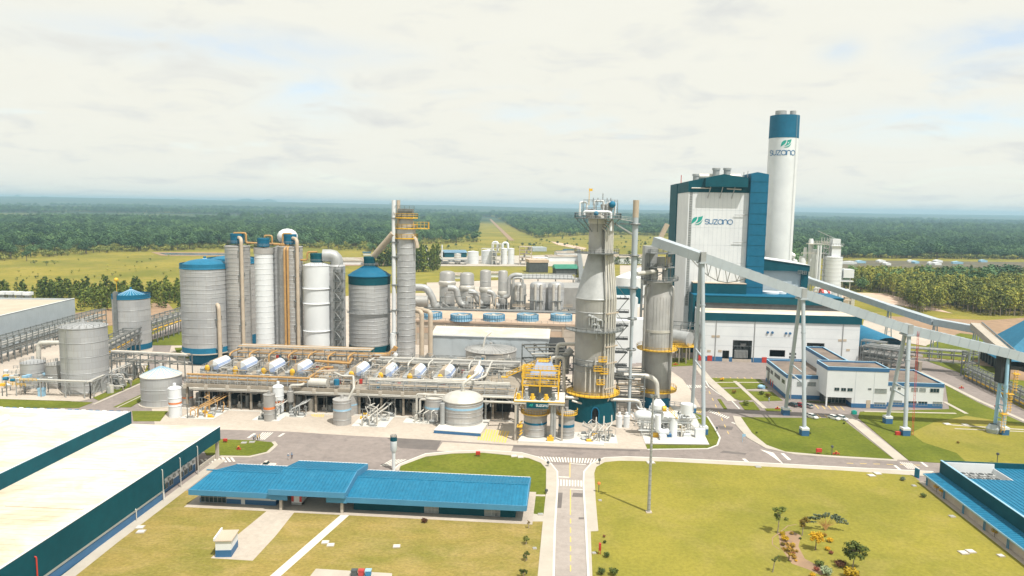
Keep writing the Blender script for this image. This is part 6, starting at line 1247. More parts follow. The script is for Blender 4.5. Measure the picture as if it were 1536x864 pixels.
for z, m in ((zD-1.6, 'pale_pipe'), (zD-2.2, 'dull_metal'), (zD-1.2, 'pale_pipe')): mb = MB(); mb.tube([df.p(2, -.3+.5*(z < zD-2), z), df.p(LD-24, -.3+.5*(z < zD-2), z)], .2, 7); O(mb, 'pipe', m, dk)
# --- drums
def drum_proto():
 t = thing('washer_drum', '', 'washer', (0, 0, 0), 'washer drums on the deck'); r = 2.75; L = 11.0
 def pr(a0, a1, rr, n=10): return [(rr*math.cos(math.radians(a0+(a1-a0)*i/n)), rr*math.sin(math.radians(a0+(a1-a0)*i/n))) for i in range(n+1)]
 def shell(name, a0, a1, rr, y0, y1, m, par=None):
  p = pr(a0, a1, rr); n = len(p); mb = MB(); mb.add([(x, y0, z+2.3) for x, z in p]+[(x, y1, z+2.3) for x, z in p]+[(0, y0, 2.3)], [(i, n+i, n+i+1, i+1)[::-1] for i in range(n-1)]+[(i, i+1, 2*n) for i in range(n-1)]); return O(mb, name, m, par or t, local=True)
 shell('lip', -50, 30, r*1.02, -L/2-.6, L/2, 'lilac_blue'); h = shell('hood', 30, 88, r, -L/2-.3, L/2, 'white_paint'); shell('back_hood', 88, 200, r*.96, -L/2, L/2, 'roof_tan')
 for a in (95, 120, 145, 50):
  x, z = r*1.0*math.cos(math.radians(a)), r*1.0*math.sin(math.radians(a))+2.3; mb = MB(); mb.beam((x, -L/2, z), (x, L/2, z), .22, .16); O(mb, 'hood_seam', 'beige_pipe' if a > 90 else 'light_blue', t, local=True)
 for a in (5, -12): x, z = r*1.04*math.cos(math.radians(a)), r*1.04*math.sin(math.radians(a))+2.3; mb = MB(); mb.beam((x, -L/2-.5, z), (x, L/2, z), .3, .2); O(mb, 'lip_stripe', 'white_paint', t, local=True)
 mb = MB(); mb.box(0, 0, .1, r*2.1, L*1.02, 2.0); O(mb, 'vat', 'pale_steel', t, local=True, smooth=False)
 mb = MB(); mb.tube([(-1.2, -L/2-1.6, 2.3), (-1.2, -L/2-.2, 2.3)], .55, 10); O(mb, 'drive_shaft', 'steel', t, local=True)
 mb = MB(); mb.ball((-1.5, -L/2-2.0, 2.25), 1.35, 14, (.85, .42, 1.05)); mb.box(-1.5, -L/2-2.0, .1, 1.3, .9, 1.2); g = O(mb, 'motor_guard', 'yellow_paint', t, local=True)
 mb = MB(); mb.box(-3.4, -L/2-2.2, .1, 1.6, 1.4, 1.3); mb.tube([(-4.4, -L/2-2.2, 1.9), (-2.6, -L/2-2.2, 1.9)], .5, 10); O(mb, 'motor', 'pale_steel', t, local=True)
 mb = MB(); mb.box(1.6, -L/2-1.5, .1, 1.4, 1.2, 1.5); O(mb, 'gear_box', 'steel', t, local=True)
 for q_ in ([(3.6, -L/2-.5, .1), (3.6, -L/2-.5, 1.6), (2.4, -L/2-.5, 1.6)], [(4.0, 2, .2), (4.0, 2, 3.5), (4.0, 6.5, 3.5)]): mb = MB(); mb.pipe(q_, .27, 7); O(mb, 'pipe', 'dull_metal', t, local=True)
 mb = MB(); mb.box(-4.0, 0, 1.9, 1.5, L*1.1, .12); mb.rail([(-4.7, -L*.55, 2.0), (-4.7, L*.55, 2.0)], 1.1, .08, 1.8); mb.rail([(-5, -L/2-3.4, .1), (4.5, -L/2-3.4, .1)], 1.1, .08, 1.6); O(mb, 'walkway', 'pale_steel', t, local=True)
 mb = MB(); mb.box(.4, L/2+1.2, .1, 4, 1.6, 3.4); mb.box(2.2, L/2+1.0, 3.3, 1.5, 1.2, 1.4); O(mb, 'end_housing', 'dark_steel', t, local=True, smooth=False)
 return t
pd = drum_proto(); adr = math.atan2(df.u.y, df.u.x)
DR = [(308, 551.5), (350, 553.5), (393, 555.5), (436, 557.5), (525, 561), (569, 563), (613, 564.5), (658.5, 565.5), (703, 567)]
dl = ['washer drum at the left end of the deck, white hood and yellow drive guard', 'second washer drum from the left end of the deck', 'third washer drum from the left, in front of the tower with orange pipes', 'fourth washer drum, last before the bare deck gap', 'fifth washer drum, first right of the bare deck gap', 'washer drum in front of the teal capped silo', 'washer drum in front of the beige pipe pair', 'washer drum left of the tapered round tank, eighth in the row', 'washer drum at the right end of the row, near the yellow framed platform']
for k, (px, py) in enumerate(DR):
 P = G(px, py, zD+2.3); o = pd if k == 0 else copy_tree(pd); q = P+df.u*1.5+df.v*7.4; o.location = (q.x, q.y, zD+.02); o.rotation_euler = (0, 0, adr); o.scale = (.86,)*3; o['label'] = dl[k]
# --- steelwork and pipes over the deck
def pipe_rack(name, label, P0, P1, w, z0, levels, pipes, step=6.0, m='steel', post=.3, rail_top=False, cat='pipe rack', diag=False, ground=0.0):
 fr = Fr(P0, P1); L = (Vector((P1.x-P0.x, P1.y-P0.y, 0))).length; t = thing(name, label, cat, fr.p(L/2, w/2, ground)); n = max(1, round(L/step)); zt = levels[-1]
 for k in range(n+1):
  a = L*k/n
  for q in (0, w): mb = MB(); mb.beam(fr.p(a, q, ground), fr.p(a, q, zt+.3), post); O(mb, 'post', m, t)
  mb = MB()
  for z in levels: mb.beam(fr.p(a, 0, z), fr.p(a, w, z), post*.9)
  if diag and k < n: mb.beam(fr.p(a, 0, levels[0]), fr.p(a+L/n, 0, zt), post*.5)
  O(mb, 'cross_beam', m, t)
 for z in levels:
  mb = MB()
  for q in (0, w): mb.beam(fr.p(0, q, z), fr.p(L, q, z), post*.8)
  O(mb, 'long_beam', m, t)
 for j, (z, q, r, pm) in enumerate(pipes): mb = MB(); mb.tube([fr.p(-.5, q, z+r+.15), fr.p(L+.5, q, z+r+.15)], r, 7); O(mb, 'pipe', pm, t)
 if rail_top: mb = MB(); mb.rail([fr.p(0, 0, zt), fr.p(L, 0, zt)], 1.1, .09, 2); O(mb, 'railing', 'pale_steel', t, kind='stuff')
 return t, fr, L
R_ = lambda t, q: df.p(t, q, 0)
mixp = lambda n, w, z, ms, rr=(.12, .34), s=3: [(z, w*(i+.5)/n, random.Random(s+i).uniform(*rr), ms[i % len(ms)]) for i in range(n)]
pipe_rack('pipe_rack', 'steel rack of orange and grey pipes behind the left half of the deck', R_(2, 36), R_(tm0+2, 36), 7, 0, [zD+3.2, zD+5.4], mixp(7, 7, zD+3.2, ['orange_pipe', 'pale_pipe', 'dull_metal'])+mixp(5, 7, zD+5.4, ['pale_pipe', 'orange_pipe', 'beige_pipe'], s=9), 4.2, post=.2, rail_top=True, ground=zD)
pipe_rack('pipe_rack', 'steel rack of pale pipes along the back of the right half of the deck', R_(tm0+6, 32), R_(LD-2, 32), 8, 0, [zD+1.0, zD+2.4], mixp(7, 8, zD+1.0, ['pale_pipe', 'dull_metal', 'beige_pipe'])+mixp(5, 8, zD+2.4, ['pale_pipe', 'dull_metal'], s=19), 4.5, post=.2, rail_top=True, ground=zD)
pipe_rack('pipe_rack', 'front rack with two long orange pipes along the left edge of the deck', R_(1, .9), R_(tm0-9, .9), 2.6, 0, [zD+1.4, zD+2.6], [(zD+1.4, .3, .3, 'orange_pipe'), (zD+2.6, .4, .34, 'orange_pipe'), (zD+1.4, 1.4, .22, 'pale_pipe'), (zD+2.6, 1.6, .2, 'beige_pipe')], 3.6, m='pale_steel', post=.2, ground=zD)
pipe_rack('pipe_rack', 'front rack with grey pipes along the right edge of the deck', R_(tm0+12, .9), R_(LD-3, .9), 3.0, 0, [zD+1.4, zD+3.0], [(zD+1.4, .3, .24, 'beige_pipe'), (zD+3.0, .4, .24, 'pale_pipe'), (zD+1.4, 1.6, .3, 'dull_metal'), (zD+3.0, 2.0, .3, 'pale_pipe')], 3.8, m='pale_steel', post=.2, ground=zD)
pws = [thing('pipework', 'tangle of small pipes and valves over the %s of the washer deck' % w_, 'pipework', df.p(LD*f_, 14, zD)) for w_, f_ in (('left third', .16), ('middle', .5), ('right third', .83))]; pw = pws[1]
rg = random.Random(33)
for k in range(620):
 t = rg.uniform(2, LD-6); q = rg.choice((rg.uniform(3, 9), rg.uniform(9, 24), rg.uniform(26, 34), rg.uniform(40, 50))); z = zD+rg.uniform(.4, 3.0); L = rg.uniform(2, 9); m = rg.choice(['pale_pipe', 'dull_metal', 'beige_pipe', 'pale_steel', 'orange_pipe' if t < tm0+6 else 'pale_pipe'])
 r = rg.uniform(.07, .2); s = rg.choice((-1, 1)); mb = MB(); kind = k % 6
 if kind == 0: mb.pipe([df.p(t, q, zD), df.p(t, q, z+1), df.p(t+L*s*.6, q, z+1)], r, 6)
 elif kind == 1: mb.pipe([df.p(t, q, zD), df.p(t, q, z), df.p(t, q+L*.6, z), df.p(t+1.5*s, q+L*.6, zD)], r, 6)
 elif kind == 2: mb.pipe([df.p(t, q, z), df.p(t+L, q, z)], r, 6)
 elif kind == 4: mb.rail([df.p(t, q, zD+1), df.p(t+L, q, zD+1)], 1.1, .09, 1.4); mb.beam(df.p(t, q, zD+1), df.p(t+L, q, zD+1), .7, .12)
 elif kind == 5: mb.beam(df.p(t, q, zD), df.p(t, q, z+1.2), .14); mb.beam(df.p(t-.9, q, z+1.1), df.p(t+.9, q, z+1.1), .14)
 else: df.box(mb, t-.5, t+.5, q-.4, q+.4, zD, zD+rg.uniform(.7, 1.9))
 O(mb, ('pipe', 'pipe', 'pipe', 'valve_box', 'walkway', 'post')[kind], m if kind < 3 else 'steel' if kind > 3 else rg.choice(['steel', 'pale_steel', 'red_paint', 'blue_roof', 'dull_metal', 'dark_steel']), pws[min(2, int(3*t/LD))])
for k in range(14): t = 3+k*LD/15; mb = MB(); q = 25.5; z = zD+(4.4 if t < tm0 else 2.6); mb.pipe([df.p(t, 36, z+.6), df.p(t, q+5, z+.8), df.p(t, q+2, z+.4), df.p(t, q+2, zD+1)], .32, 8); O(mb, 'pipe', 'orange_pipe' if t < tm0 else 'pale_pipe', pw)
for k in range(9): t = 4+k*LD/9.3; mb = MB(); mb.rail([df.p(t, 24, zD+1.5), df.p(t+8.5, 24, zD+1.5)], 1.2, .1, 1.5); mb.rail([df.p(t, 9.4, zD+.1), df.p(t+9, 9.4, zD+.1)], 1.2, .1, 1.5); O(mb, 'railing', 'pale_steel', pw, kind='stuff')
# large orange and pale lines
def line(label, pts, rad, m, n=9, bend=2.2):
 mb = MB(); mb.pipe(pts, rad, n, bend); return O(mb, 'pipe', m, None, label, 'pipe')
yS = T6[1].y-T6[2]-4
line('thick orange pipe along the foot of the teal capped silo', [at(511, 541, yS), at(513, 532, yS), at(583, 532.5, yS), at(592, 524, yS), at(594, 520, yS)], 1.0, 'orange_pipe')
line('orange pipe running right from the twin orange pipes', [at(428, 515, yS-4), at(431, 523, yS-4), at(486, 526, yS-4), at(480, 537, yS-8)], .5, 'orange_pipe'); line('second orange pipe below the one from the twin orange pipes', [at(431, 521, yS-4), at(434, 528, yS-4), at(505, 531, yS-4)], .4, 'orange_pipe')
line('orange pipe sloping up across the bare deck gap', [G(416, 570, zD+2), G(440, 571, zD+2), G(460, 569, zD+2), G(486, 551, zD+2), G(500, 551, zD+2)], .42, 'orange_pipe'); line('lower orange pipe beside the one sloping over the deck gap', [G(412, 574, zD+1.2), G(458, 574, zD+1.2), G(485, 556, zD+1.2)], .36, 'orange_pipe')
line('orange pipe branching over the middle of the deck', [G(470, 541, zD+3.5), G(524, 545, zD+3.5), G(528, 538, zD+3.5)], .45, 'orange_pipe')
line('pale bent pipe dropping to the pair of beige tanks', [G(502, 559, zD+3), G(513, 564, zD+3), G(530, 564, zD+3), G(531, 582, zD+3), Vector((*G(521, 592, zD+1).xy, zD-1))], .36, 'pale_pipe')
line('pale pipe crossing in front of the right hand drums', [G(650, 569, zD+3), G(715, 570, zD+3), G(728, 564, zD+3), G(733, 553, zD+3)], .4, 'pale_pipe')
pf = [df.p(df.on(626, 600)[0], -3, 0), df.p(df.on(775, 600)[0], -3, 0)]
for dz, a in ((0, 625), (-1.6, 630)): z = zD+.2+dz; t0 = df.on(a, 590, -3)[0]; t1_ = df.on(774, 590, -3)[0]; line('long pale pipe above the white domed tank, %s of two' % ('upper' if dz == 0 else 'lower'), [df.p(t0, -3, .4+1.5*(dz < 0)), df.p(t0, -3, z), df.p(t1_, -3, z)], .38, 'pale_pipe')
mb = MB();
for k in range(5): t = df.on(640+k*32, 600, -3)[0]; mb.beam(df.p(t, -3, 0 if k == 0 else zD-3), df.p(t, -3, zD+.2), .25); mb.beam(df.p(t, -3, zD-1.8), df.p(t, 0, zD-1.8), .25)
O(mb, 'pipe_support', 'pale_steel', None, 'row of steel brackets holding the two long pale pipes', 'pipe support')
# box beams of the dark passage at the deck's right end
ta, tb_ = df.on(729, 630)[0], LD
pg = thing('passage_frame', 'grey steel portal over the dark drive-through passage right of the domed tank', 'frame', df.p((ta+tb_)/2, -1, 0))
for t in (ta, tb_): mb = MB(); mb.beam(df.p(t, -1.2, 0), df.p(t, -1.2, zD), .6); O(mb, 'post', 'pale_steel', pg)
mb = MB(); df.box(mb, ta-1, tb_+1, -1.7, -.7, zD-.4, zD+.4); mb.beam(df.p(ta, -1.2, zD-3), df.p(ta+3.5, -1.2, zD-.4), .4); mb.beam(df.p(tb_, -1.2, zD-3), df.p(tb_-3.5, -1.2, zD-.4), .4); O(mb, 'beam', 'pale_steel', pg, smooth=False)
# tan floor panels and white cylinder in the deck gap
tg0, tg1 = df.on(478, 560, 12)[0], df.on(503, 560, 12)[0]
for k in range(5): mb = MB(); df.box(mb, tg0-2.5, tg1-3.5, 9.5+k*3.2, 12.4+k*3.2, zD+.02, zD+.5); O(mb, 'floor_panel', 'roof_tan', dk, smooth=False)
mb = MB(); a = G(463, 573, zD+1.6); b = G(491, 574.5, zD+1.6); mb.tube([a, b], 1.35, 14); O(mb, 'horizontal_tank', 'pale_pipe', None, 'short pale horizontal tank lying on the bare deck gap', 'tank'); mb = MB(); mb.tube([b+Vector((1, 0, 0)), b+Vector((4, .4, 0))], 1.0, 10); O(mb, 'motor', 'steel', None, 'grey motor at the right end of the pale horizontal tank', 'motor'); mb = MB(); q = G(505, 578, zD+1); mb.tube([q, q+Vector((0, 0, 2))], .9, 10); O(mb, 'drum', 'blue_roof', None, 'small bright blue drum on the deck edge', 'drum')
# --- tanks along the front apron
tank('vessel', 'white domed vessel with orange stripe at the left corner of the apron', 'vessel', 263.5, 627, 18.5, 584, 'white_paint', roof='dome', pya=579, rings=(598, 610), bands=((604.5, 607, 'orange_paint'),), ringm='white_paint', n=28, railing=False)
tank('tank', 'small grey tank with orange stripe behind the white vessel at the left corner', 'tank', 282, 611, 16, 580, 'warm_cladding', roof='cone', pya=575, bands=((596, 598, 'orange_paint'),), n=28, railing=False)
tank('vessel', 'grey vessel with orange stripe, second cluster along the apron', 'vessel', 404.5, 632.5, 17, 593.5, 'dull_metal', roof='dome', pya=590.5, rings=(616, 622), bands=((611.5, 615, 'orange_paint'),), n=28, railing=False)
tank('vessel', 'tall white domed vessel with orange stripe behind the grey vessel', 'vessel', 418, 622, 16, 582, 'white_paint', roof='dome', pya=576.5, rings=(595,), bands=((602, 605, 'orange_paint'),), ringm='white_paint', n=28, railing=False)
vh = tank('vessel', 'narrow grey vessel standing on a leg under the deck edge', 'vessel', 436, 622, 9.6, 588, 'dull_metal', roof='dome', pya=585.5, n=20, railing=False, base=4.2); mb = MB(); cc = vh[1]; mb.cyl(cc.x, cc.y, 0, 4.4, .5, 8); mb.lathe([(.5, 3.5), (vh[2], 4.3)], 16, cc.x, cc.y); O(mb, 'leg', 'steel', vh[0]); mb = MB(); mb.pipe([cc+Vector((0, 0, vh[3]+.3)), cc+Vector((0, 0, vh[3]+2)), cc+Vector((4, 0, vh[3]+2.2)), cc+Vector((4, 3, vh[3]+2.2))], .45, 8); O(mb, 'pipe', 'pale_pipe', vh[0])
tank('tank', 'beige tank with pale blue hoop in the middle of the apron', 'tank', 513.5, 639, 27, 602, 'warm_cladding', roof='cone', pya=597, rings=(606, 618, 631), bands=((615, 617.5, 'light_blue'),), n=40, railing=False)
tank('tank', 'beige tank partly hidden behind the one with a pale blue hoop', 'tank', 526, 624, 24, 593, 'warm_cladding', roof='cone', pya=589, bands=((607, 609, 'light_blue'),), n=36, railing=False)
tank('tank', 'grey tank with pale blue hoop just left of the white domed tank', 'tank', 652.5, 634, 31, 599, 'warm_cladding', roof='cone', pya=591, rings=(603, 619), bands=((612, 615, 'light_blue'),), n=44, railing=False, roofm='pale_pipe')
tk = tank('tank', 'broad silver tank with bright domed cone roof on a blue edged pad', 'tank', 694, 645.5, 60, 611, 'warm_cladding', roof='dome', pya=592, rings=(615, 626, 632, 641), bands=((619, 622, 'light_blue'),), n=60, railing=False, roofm='pale_pipe')
kf2 = Fr(G(651, 650), G(721, 655)); Lk = (G(721, 655)-G(651, 650)).length; pdz = thing('tank_pad', 'low white pad with a deep blue front face under the bright domed tank', 'pad', kf2.p(Lk/2, 5, 0)); mb = MB(); kf2.box(mb, 0, Lk, 0, 14, 0, 1.15); O(mb, 'slab', 'white_pad', pdz, smooth=False); mb = MB(); kf2.box(mb, -.03, Lk+.03, -.06, 0, .1, .95); O(mb, 'blue_face', 'blue_trim', pdz, smooth=False)
tk[0].location.z = 1.1
mb = MB(); p = polar(tk[1], tk[2]+1.0, -1.05, 0); mb.cyl(p.x, p.y, 1.1, 8, .75, 12); O(mb, 'side_pipe', 'pale_steel', tk[0])
mb = MB(); pa = tk[1]; mb.pipe([Vector((pa.x, pa.y, tk[3]+4.6)), Vector((pa.x, pa.y, tk[3]+6)), Vector((pa.x+4.5, pa.y+2, tk[3]+9)), Vector((pa.x+5, pa.y+6, tk[3]+12))], .45, 8); O(mb, 'pipe', 'pale_pipe', tk[0])
rt = tank('tank', 'wide round tank with segmented cone roof behind the washer deck', 'tank', 736, 562, 76, 531, 'dull_metal', roof='cone', pya=517, ribs=28, rings=(540,), n=56, railing=True, roofm='warm_cladding'); mb = MB(); cc = rt[1]; mb.pipe([polar(cc, rt[2]*.4, -.9, rt[3]+1), polar(cc, rt[2]*.3, -.9, rt[3]+5.5), polar(cc, .5, 0, rt[3]+7.5)], .4, 8); O(mb, 'pipe', 'pale_pipe', rt[0])
# --- pump skids: kerbed pads with pipes and pumps
def skid(label, px, py, w, d, n, m='pale_pipe', seed=1, h=6.0, lead=True):
 P = G(px, py); rg = random.Random(seed); f = Fr(P, u=df.u); t = thing('pump_skid', label, 'pump skid', f.p(w/2, d/2, 0))
 mb = MB(); f.box(mb, 0, w, 0, d, 0, .28); O(mb, 'pad', 'white_pad', t, smooth=False)
 for k in range(n):
  a = w*(.12+.8*rg.random()); q = d*(k+.5)/n; c = f.p(a, q, .28)
  mb = MB(); mb.tube([c+Vector((-.9, 0, .55)), c+Vector((.5, 0, .55))], .42, 10); mb.box(c.x, c.y, c.z, 2, .8, .25); O(mb, 'pump', rg.choice(['steel', 'pale_steel', 'pale_steel', 'yellow_paint', 'dull_metal']), t)
  mb = MB(); z = rg.uniform(1.8, h); mb.pipe([c+Vector((.9, 0, .6)), c+Vector((1.4, 0, .6)), c+Vector((1.4, 0, z)), c+Vector((1.4-3*rg.random(), 1.5+2*rg.random(), z)), c+Vector((0, 3.5, z+.5))], rg.uniform(.07, .17), 7); O(mb, 'pipe', m if rg.random() < .7 else 'dull_metal', t)
 for k in range(4):
  mb = MB(); a = w*(.2+.7*rg.random()); q = d*rg.random(); mb.beam(f.p(a, q, .28), f.p(a, q, h*.8), .22); mb.beam(f.p(a-1.2, q, h*.8), f.p(a+1.2, q, h*.8), .2); O(mb, 'pipe_stand', 'steel', t)
 if lead:
  for k in range(3): mb = MB(); a = w*(.3+.2*k); mb.pipe([f.p(a, .5+k*.5, .5), f.p(a, .5+k*.5, 2.6+k*.6), f.p(a+2, d*.6, 3.6+k*.5), f.p(a+2.4, d+4, 4.2+k*.4)], .2, 8); O(mb, 'pipe', m, t)
 return t
skid('pumps and orange pipes on a kerbed pad beside the white corner vessel', 270, 628, 11, 16, 12, 'orange_pipe', 3); skid('pumps and pale pipes left of the grey striped vessel', 378, 631, 9, 12, 9, 'pale_pipe', 4); skid('pumps and sloping pipes right of the beige hooped tank', 527, 640, 11, 17, 14, 'pale_pipe', 5, 7)
skid('long row of pumps left of the grey hooped tank', 604, 635, 13, 5, 7, 'pale_pipe', 6, 4); skid('small blue and grey pump set under the deck near the narrow vessel', 428, 626, 6, 4, 4, 'pale_steel', 7, 3); skid('cluster of slim valves and pumps right of the small silver tank under the yellow frame', 866, 664, 12, 9, 16, 'pale_pipe', 8, 4.5)
# --- yellow framed platform with company sign
yf = Fr(G(777, 664), u=U); yt = thing('machine_platform', 'white machine platform framed in yellow, carrying the dark company sign', 'platform', yf.p(5, 5, 0))
mb = MB(); yf.box(mb, 0, 25.5, 0, 11, 0, .5); O(mb, 'kerbed_pad', 'white_pad', yt, smooth=False)
px0, z0 = yf.on(771, 606, 1.5); px1 = yf.on(847, 606, 1.5)[0]; zp0 = z0+.1
mb = MB(); yf.box(mb, px0, px1, 1.5, 13.5, zp0, zp0+.9); O(mb, 'deck', 'white_pad', yt, smooth=False)
mb = MB(); yf.box(mb, px0-.1, px1+.1, 1.35, 1.5, zp0+.7, zp0+.95); mb.rail([yf.p(px0, 1.6, zp0+.9), yf.p(px0, 13, zp0+.9)], 1.1, .14, 1.5); O(mb, 'edge_rail', 'yellow_paint', yt)
s0, s1 = yf.on(789.5, 612, 1.2), yf.on(822.5, 604.5, 1.2); mb = MB(); yf.box(mb, s0[0], s1[0], 1.2, 1.34, s0[1], s1[1]); sg_ = O(mb, 'sign_board', 'teal', yt, smooth=False)
hs = (s1[1]-s0[1]); fn = lambda x, y, d: yf.p(x, 1.2-.01-d*.4, y)
lettering(sg_, fn, s0[0]+(s1[0]-s0[0])*.44, s0[1]+hs*.32, hs*.36, 'white_paint', .2); leaf_logo(sg_, fn, s0[0]+(s1[0]-s0[0])*.14, s0[1]+hs*.25, hs*.5)
for t in (px0+.5, px1-.6):
 for q in (2, 12.5): mb = MB(); mb.beam(yf.p(t, q, 0), yf.p(t, q, zp0), .55); O(mb, 'column', 'pale_concrete' if q == 2 else 'pale_steel', yt)
zq = zp0+.9
for t in (px0+2.3, (px0+px1)/2, px1-2):
 for q in (4, 11): mb = MB(); mb.beam(yf.p(t, q, zq), yf.p(t, q, zq+9.2), .36); O(mb, 'frame_post', 'yellow_paint', yt)
for z in (zq+4.3, zq+6.6, zq+9.0):
 mb = MB(); a, b = px0+2, px1-1.7
 yf.box(mb, a, b, 3.9, 4.3, z-.3, z+.15); yf.box(mb, a, b, 10.8, 11.2, z-.3, z+.15); yf.box(mb, a, a+.3, 4.3, 10.8, z-.3, z+.15); yf.box(mb, b-.3, b, 4.3, 10.8, z-.3, z+.15); mb.rail([yf.p(a, 3.9, z+.1), yf.p(b, 3.9, z+.1), yf.p(b, 11, z+.1)], 1.2, .13, 1.3); O(mb, 'frame_beam', 'yellow_paint', yt, smooth=False)
mb = MB(); yf.box(mb, px0+2.2, px1-2, 4.3, 10.8, zq+4.1, zq+4.25); O(mb, 'upper_floor', 'pale_steel', yt, smooth=False)
tmid = (px0+px1)/2+.8
mb = MB(); yf.hull(mb, [(tmid-4.2, 5, zq+6.8), (tmid+4.2, 5, zq+6.8), (tmid+2, 6.5, zq+10.8), (tmid-2, 6.5, zq+10.8)], [(tmid-4.2, 12, zq+6.8), (tmid+4.2, 12, zq+6.8), (tmid+2, 10.5, zq+10.8), (tmid-2, 10.5, zq+10.8)]); O(mb, 'hopper_hood', 'lilac_blue', yt, smooth=False)
mb = MB(); mb.ball(yf.p(tmid, 6.2, zq+5.4), 2.3, 18, (1, .9, .8)); yf.box(mb, tmid-3.2, tmid+3.2, 8, 10, zq+4.3, zq+6.2); O(mb, 'press_drum', 'pale_pipe', yt)
mb = MB(); mb.beam(yf.p(px0-3, 9, zq+5.5), yf.p(tmid-2.6, 9, zq+9.6), .8, .25); mb.rail([yf.p(px0-3, 8.6, zq+5.6), yf.p(tmid-2.6, 8.6, zq+9.7)], 1.2, .14, 1.2); yf.box(mb, px0-4.6, px0-2.6, 8.5, 9.7, zq+5.2, zq+5.5); O(mb, 'stair', 'yellow_paint', yt)
mb = MB(); yf.box(mb, tmid-1.6, tmid+1.6, 6.8, 10, zq+10.8, zq+11); mb.rail([yf.p(tmid-2, 6.5, zq+10.9), yf.p(tmid+2, 6.5, zq+10.9), yf.p(tmid+2, 10, zq+10.9)], 1.2, .16, 1.0); O(mb, 'top_platform', 'yellow_paint', yt)
for k, (dx, m) in enumerate(((1.2, 'steel'), (3.6, 'pale_steel'), (5.4, 'steel'), (7.4, 'dark_steel'), (9.5, 'pale_steel'), (11.6, 'steel'))):
 mb = MB(); c = yf.p(px0+dx, 3.4, zq); mb.cyl(c.x, c.y, zq, zq+1.8+.4*(k % 2), .55, 12); mb.tube([c+Vector((-.7, 0, .7)), c+Vector((.8, 0, .7))], .4, 8); O(mb, 'pump', m if k % 2 else 'yellow_paint', yt)
mb = MB(); yf.box(mb, px0+4, px1-4, 5.5, 9.5, zq, zq+3.4); O(mb, 'machine_block', 'steel', yt, smooth=False)
TA = tank('tank', 'silver tank with blue hoop under the yellow framed platform', 'tank', 802.5, 660, 35, 621, 'warm_cladding', roof='flat', rings=(628, 645, 655), bands=((635.5, 638.5, 'teal_blue'),), n=40, railing=False); TB = tank('tank', 'smaller silver tank with blue hoop right of the company sign', 'tank', 849, 661.5, 24, 621, 'warm_cladding', roof='cone', pya=615.5, rings=(630, 648, 653), bands=((638, 642, 'teal_blue'),), n=36, railing=False)
for T in (TA,): plat(T[0], T[1], T[3]-.2, T[2]+1.0, T[2], 'yellow_paint', -2.2, 2.2, 1.4)
plat(TB[0], TB[1], TB[3]-.2, TB[2]+.9, TB[2], 'yellow_paint', -1.9, 1.9, 1.2)
mb = MB()
for k in range(5): z = 5.4-k*.9; mb.beam(yf.p(px0+1.8+0*k, 1.8, z), yf.p(px0+2.4, 4.6, z), .5, .1)
mb.rail([yf.p(px0+1.4, 1.2, 1), yf.p(px0+1.4, 1.2, 4.6)], 1, .12, 1); yf.box(mb, px0+1.0, px0+2.6, .8, 3.6, 4.4, 4.6); O(mb, 'access_stair', 'yellow_paint', yt)
for px in (827.5, 831.5): t, z = yf.on(px, 640, 3); mb = MB(); mb.tube([yf.p(t, 3, .5), yf.p(t, 3, zp0-.6)], .5, 10); O(mb, 'pipe', 'pale_steel', yt)
mb = MB(); t = yf.on(826, 640, 1.5)[0]; yf.box(mb, t-1, t+1, 1, 2, .5, 1.6); mb.cyl(yf.p(t, 1.5, 0).x, yf.p(t, 1.5, 0).y, 1.6, 2.2, .5, 8); O(mb, 'pump', 'yellow_paint', yt)
line('long pale pipe crossing the blue digester base', [at(848, 596, 233), at(880, 598, 233), at(945, 600, 233), at(959, 601, 233), at(963, 618, 233)], .55, 'pale_pipe'); line('pale pipe with elbows hugging the digester base', [at(858, 601, 232), at(882, 608, 232), at(905, 607.5, 232), at(914, 598, 232), at(914, 590, 232)], .33, 'pale_pipe')
line('tall pale pipe looping left of the digester', [at(846, 600, 240), at(846, 536, 240), at(828, 536, 240), at(826, 545, 240)], .55, 'pale_pipe'); line('thick grey elbow duct left of the digester', [at(848, 560, 246), at(849, 533, 246), at(858, 524, 246)], 1.3, 'dull_metal'); line('pale pipe left of the digester with square loop', [at(820, 552, 244), at(835, 552, 244), at(836, 516, 244), at(862, 516, 244)], .6, 'pale_pipe')
for k, (px, lb) in enumerate(((928.5, 'left'), (939.5, 'right'))): tank('gas_bottle', 'upright white cylinder at the foot of the grey pole stack, %s of two' % lb, 'cylinder', px, 642, 9.2, 625, 'white_paint', roof='dome', pya=623, n=20, railing=False)
# structure between digester and vessel
pipe_rack('pipe_rack', 'dark steel rack of pipes between the digester and the grey vessel', G(925, 620), G(965, 622), 14, 0, [4, 8.5, 13], mixp(6, 14, 4, ['pale_pipe', 'dull_metal', 'steel'])+mixp(6, 14, 8.5, ['pale_pipe', 'dull_metal', 'beige_pipe'], s=4)+mixp(4, 14, 13, ['pale_pipe', 'steel'], s=14), 4.0, post=.4, rail_top=True)
pipe_rack('pipe_rack', 'steel rack left of the digester behind the yellow frame', G(800, 622), G(858, 620), 22, 0, [5, 10, 15, 20], mixp(6, 22, 5, ['pale_pipe', 'dull_metal', 'steel'])+mixp(6, 22, 10, ['pale_pipe', 'beige_pipe'], s=4)+mixp(6, 22, 15, ['pale_pipe', 'steel'], s=14)+mixp(4, 22, 20, ['pale_pipe', 'dull_metal'], s=24), 5.0, post=.4, rail_top=True)
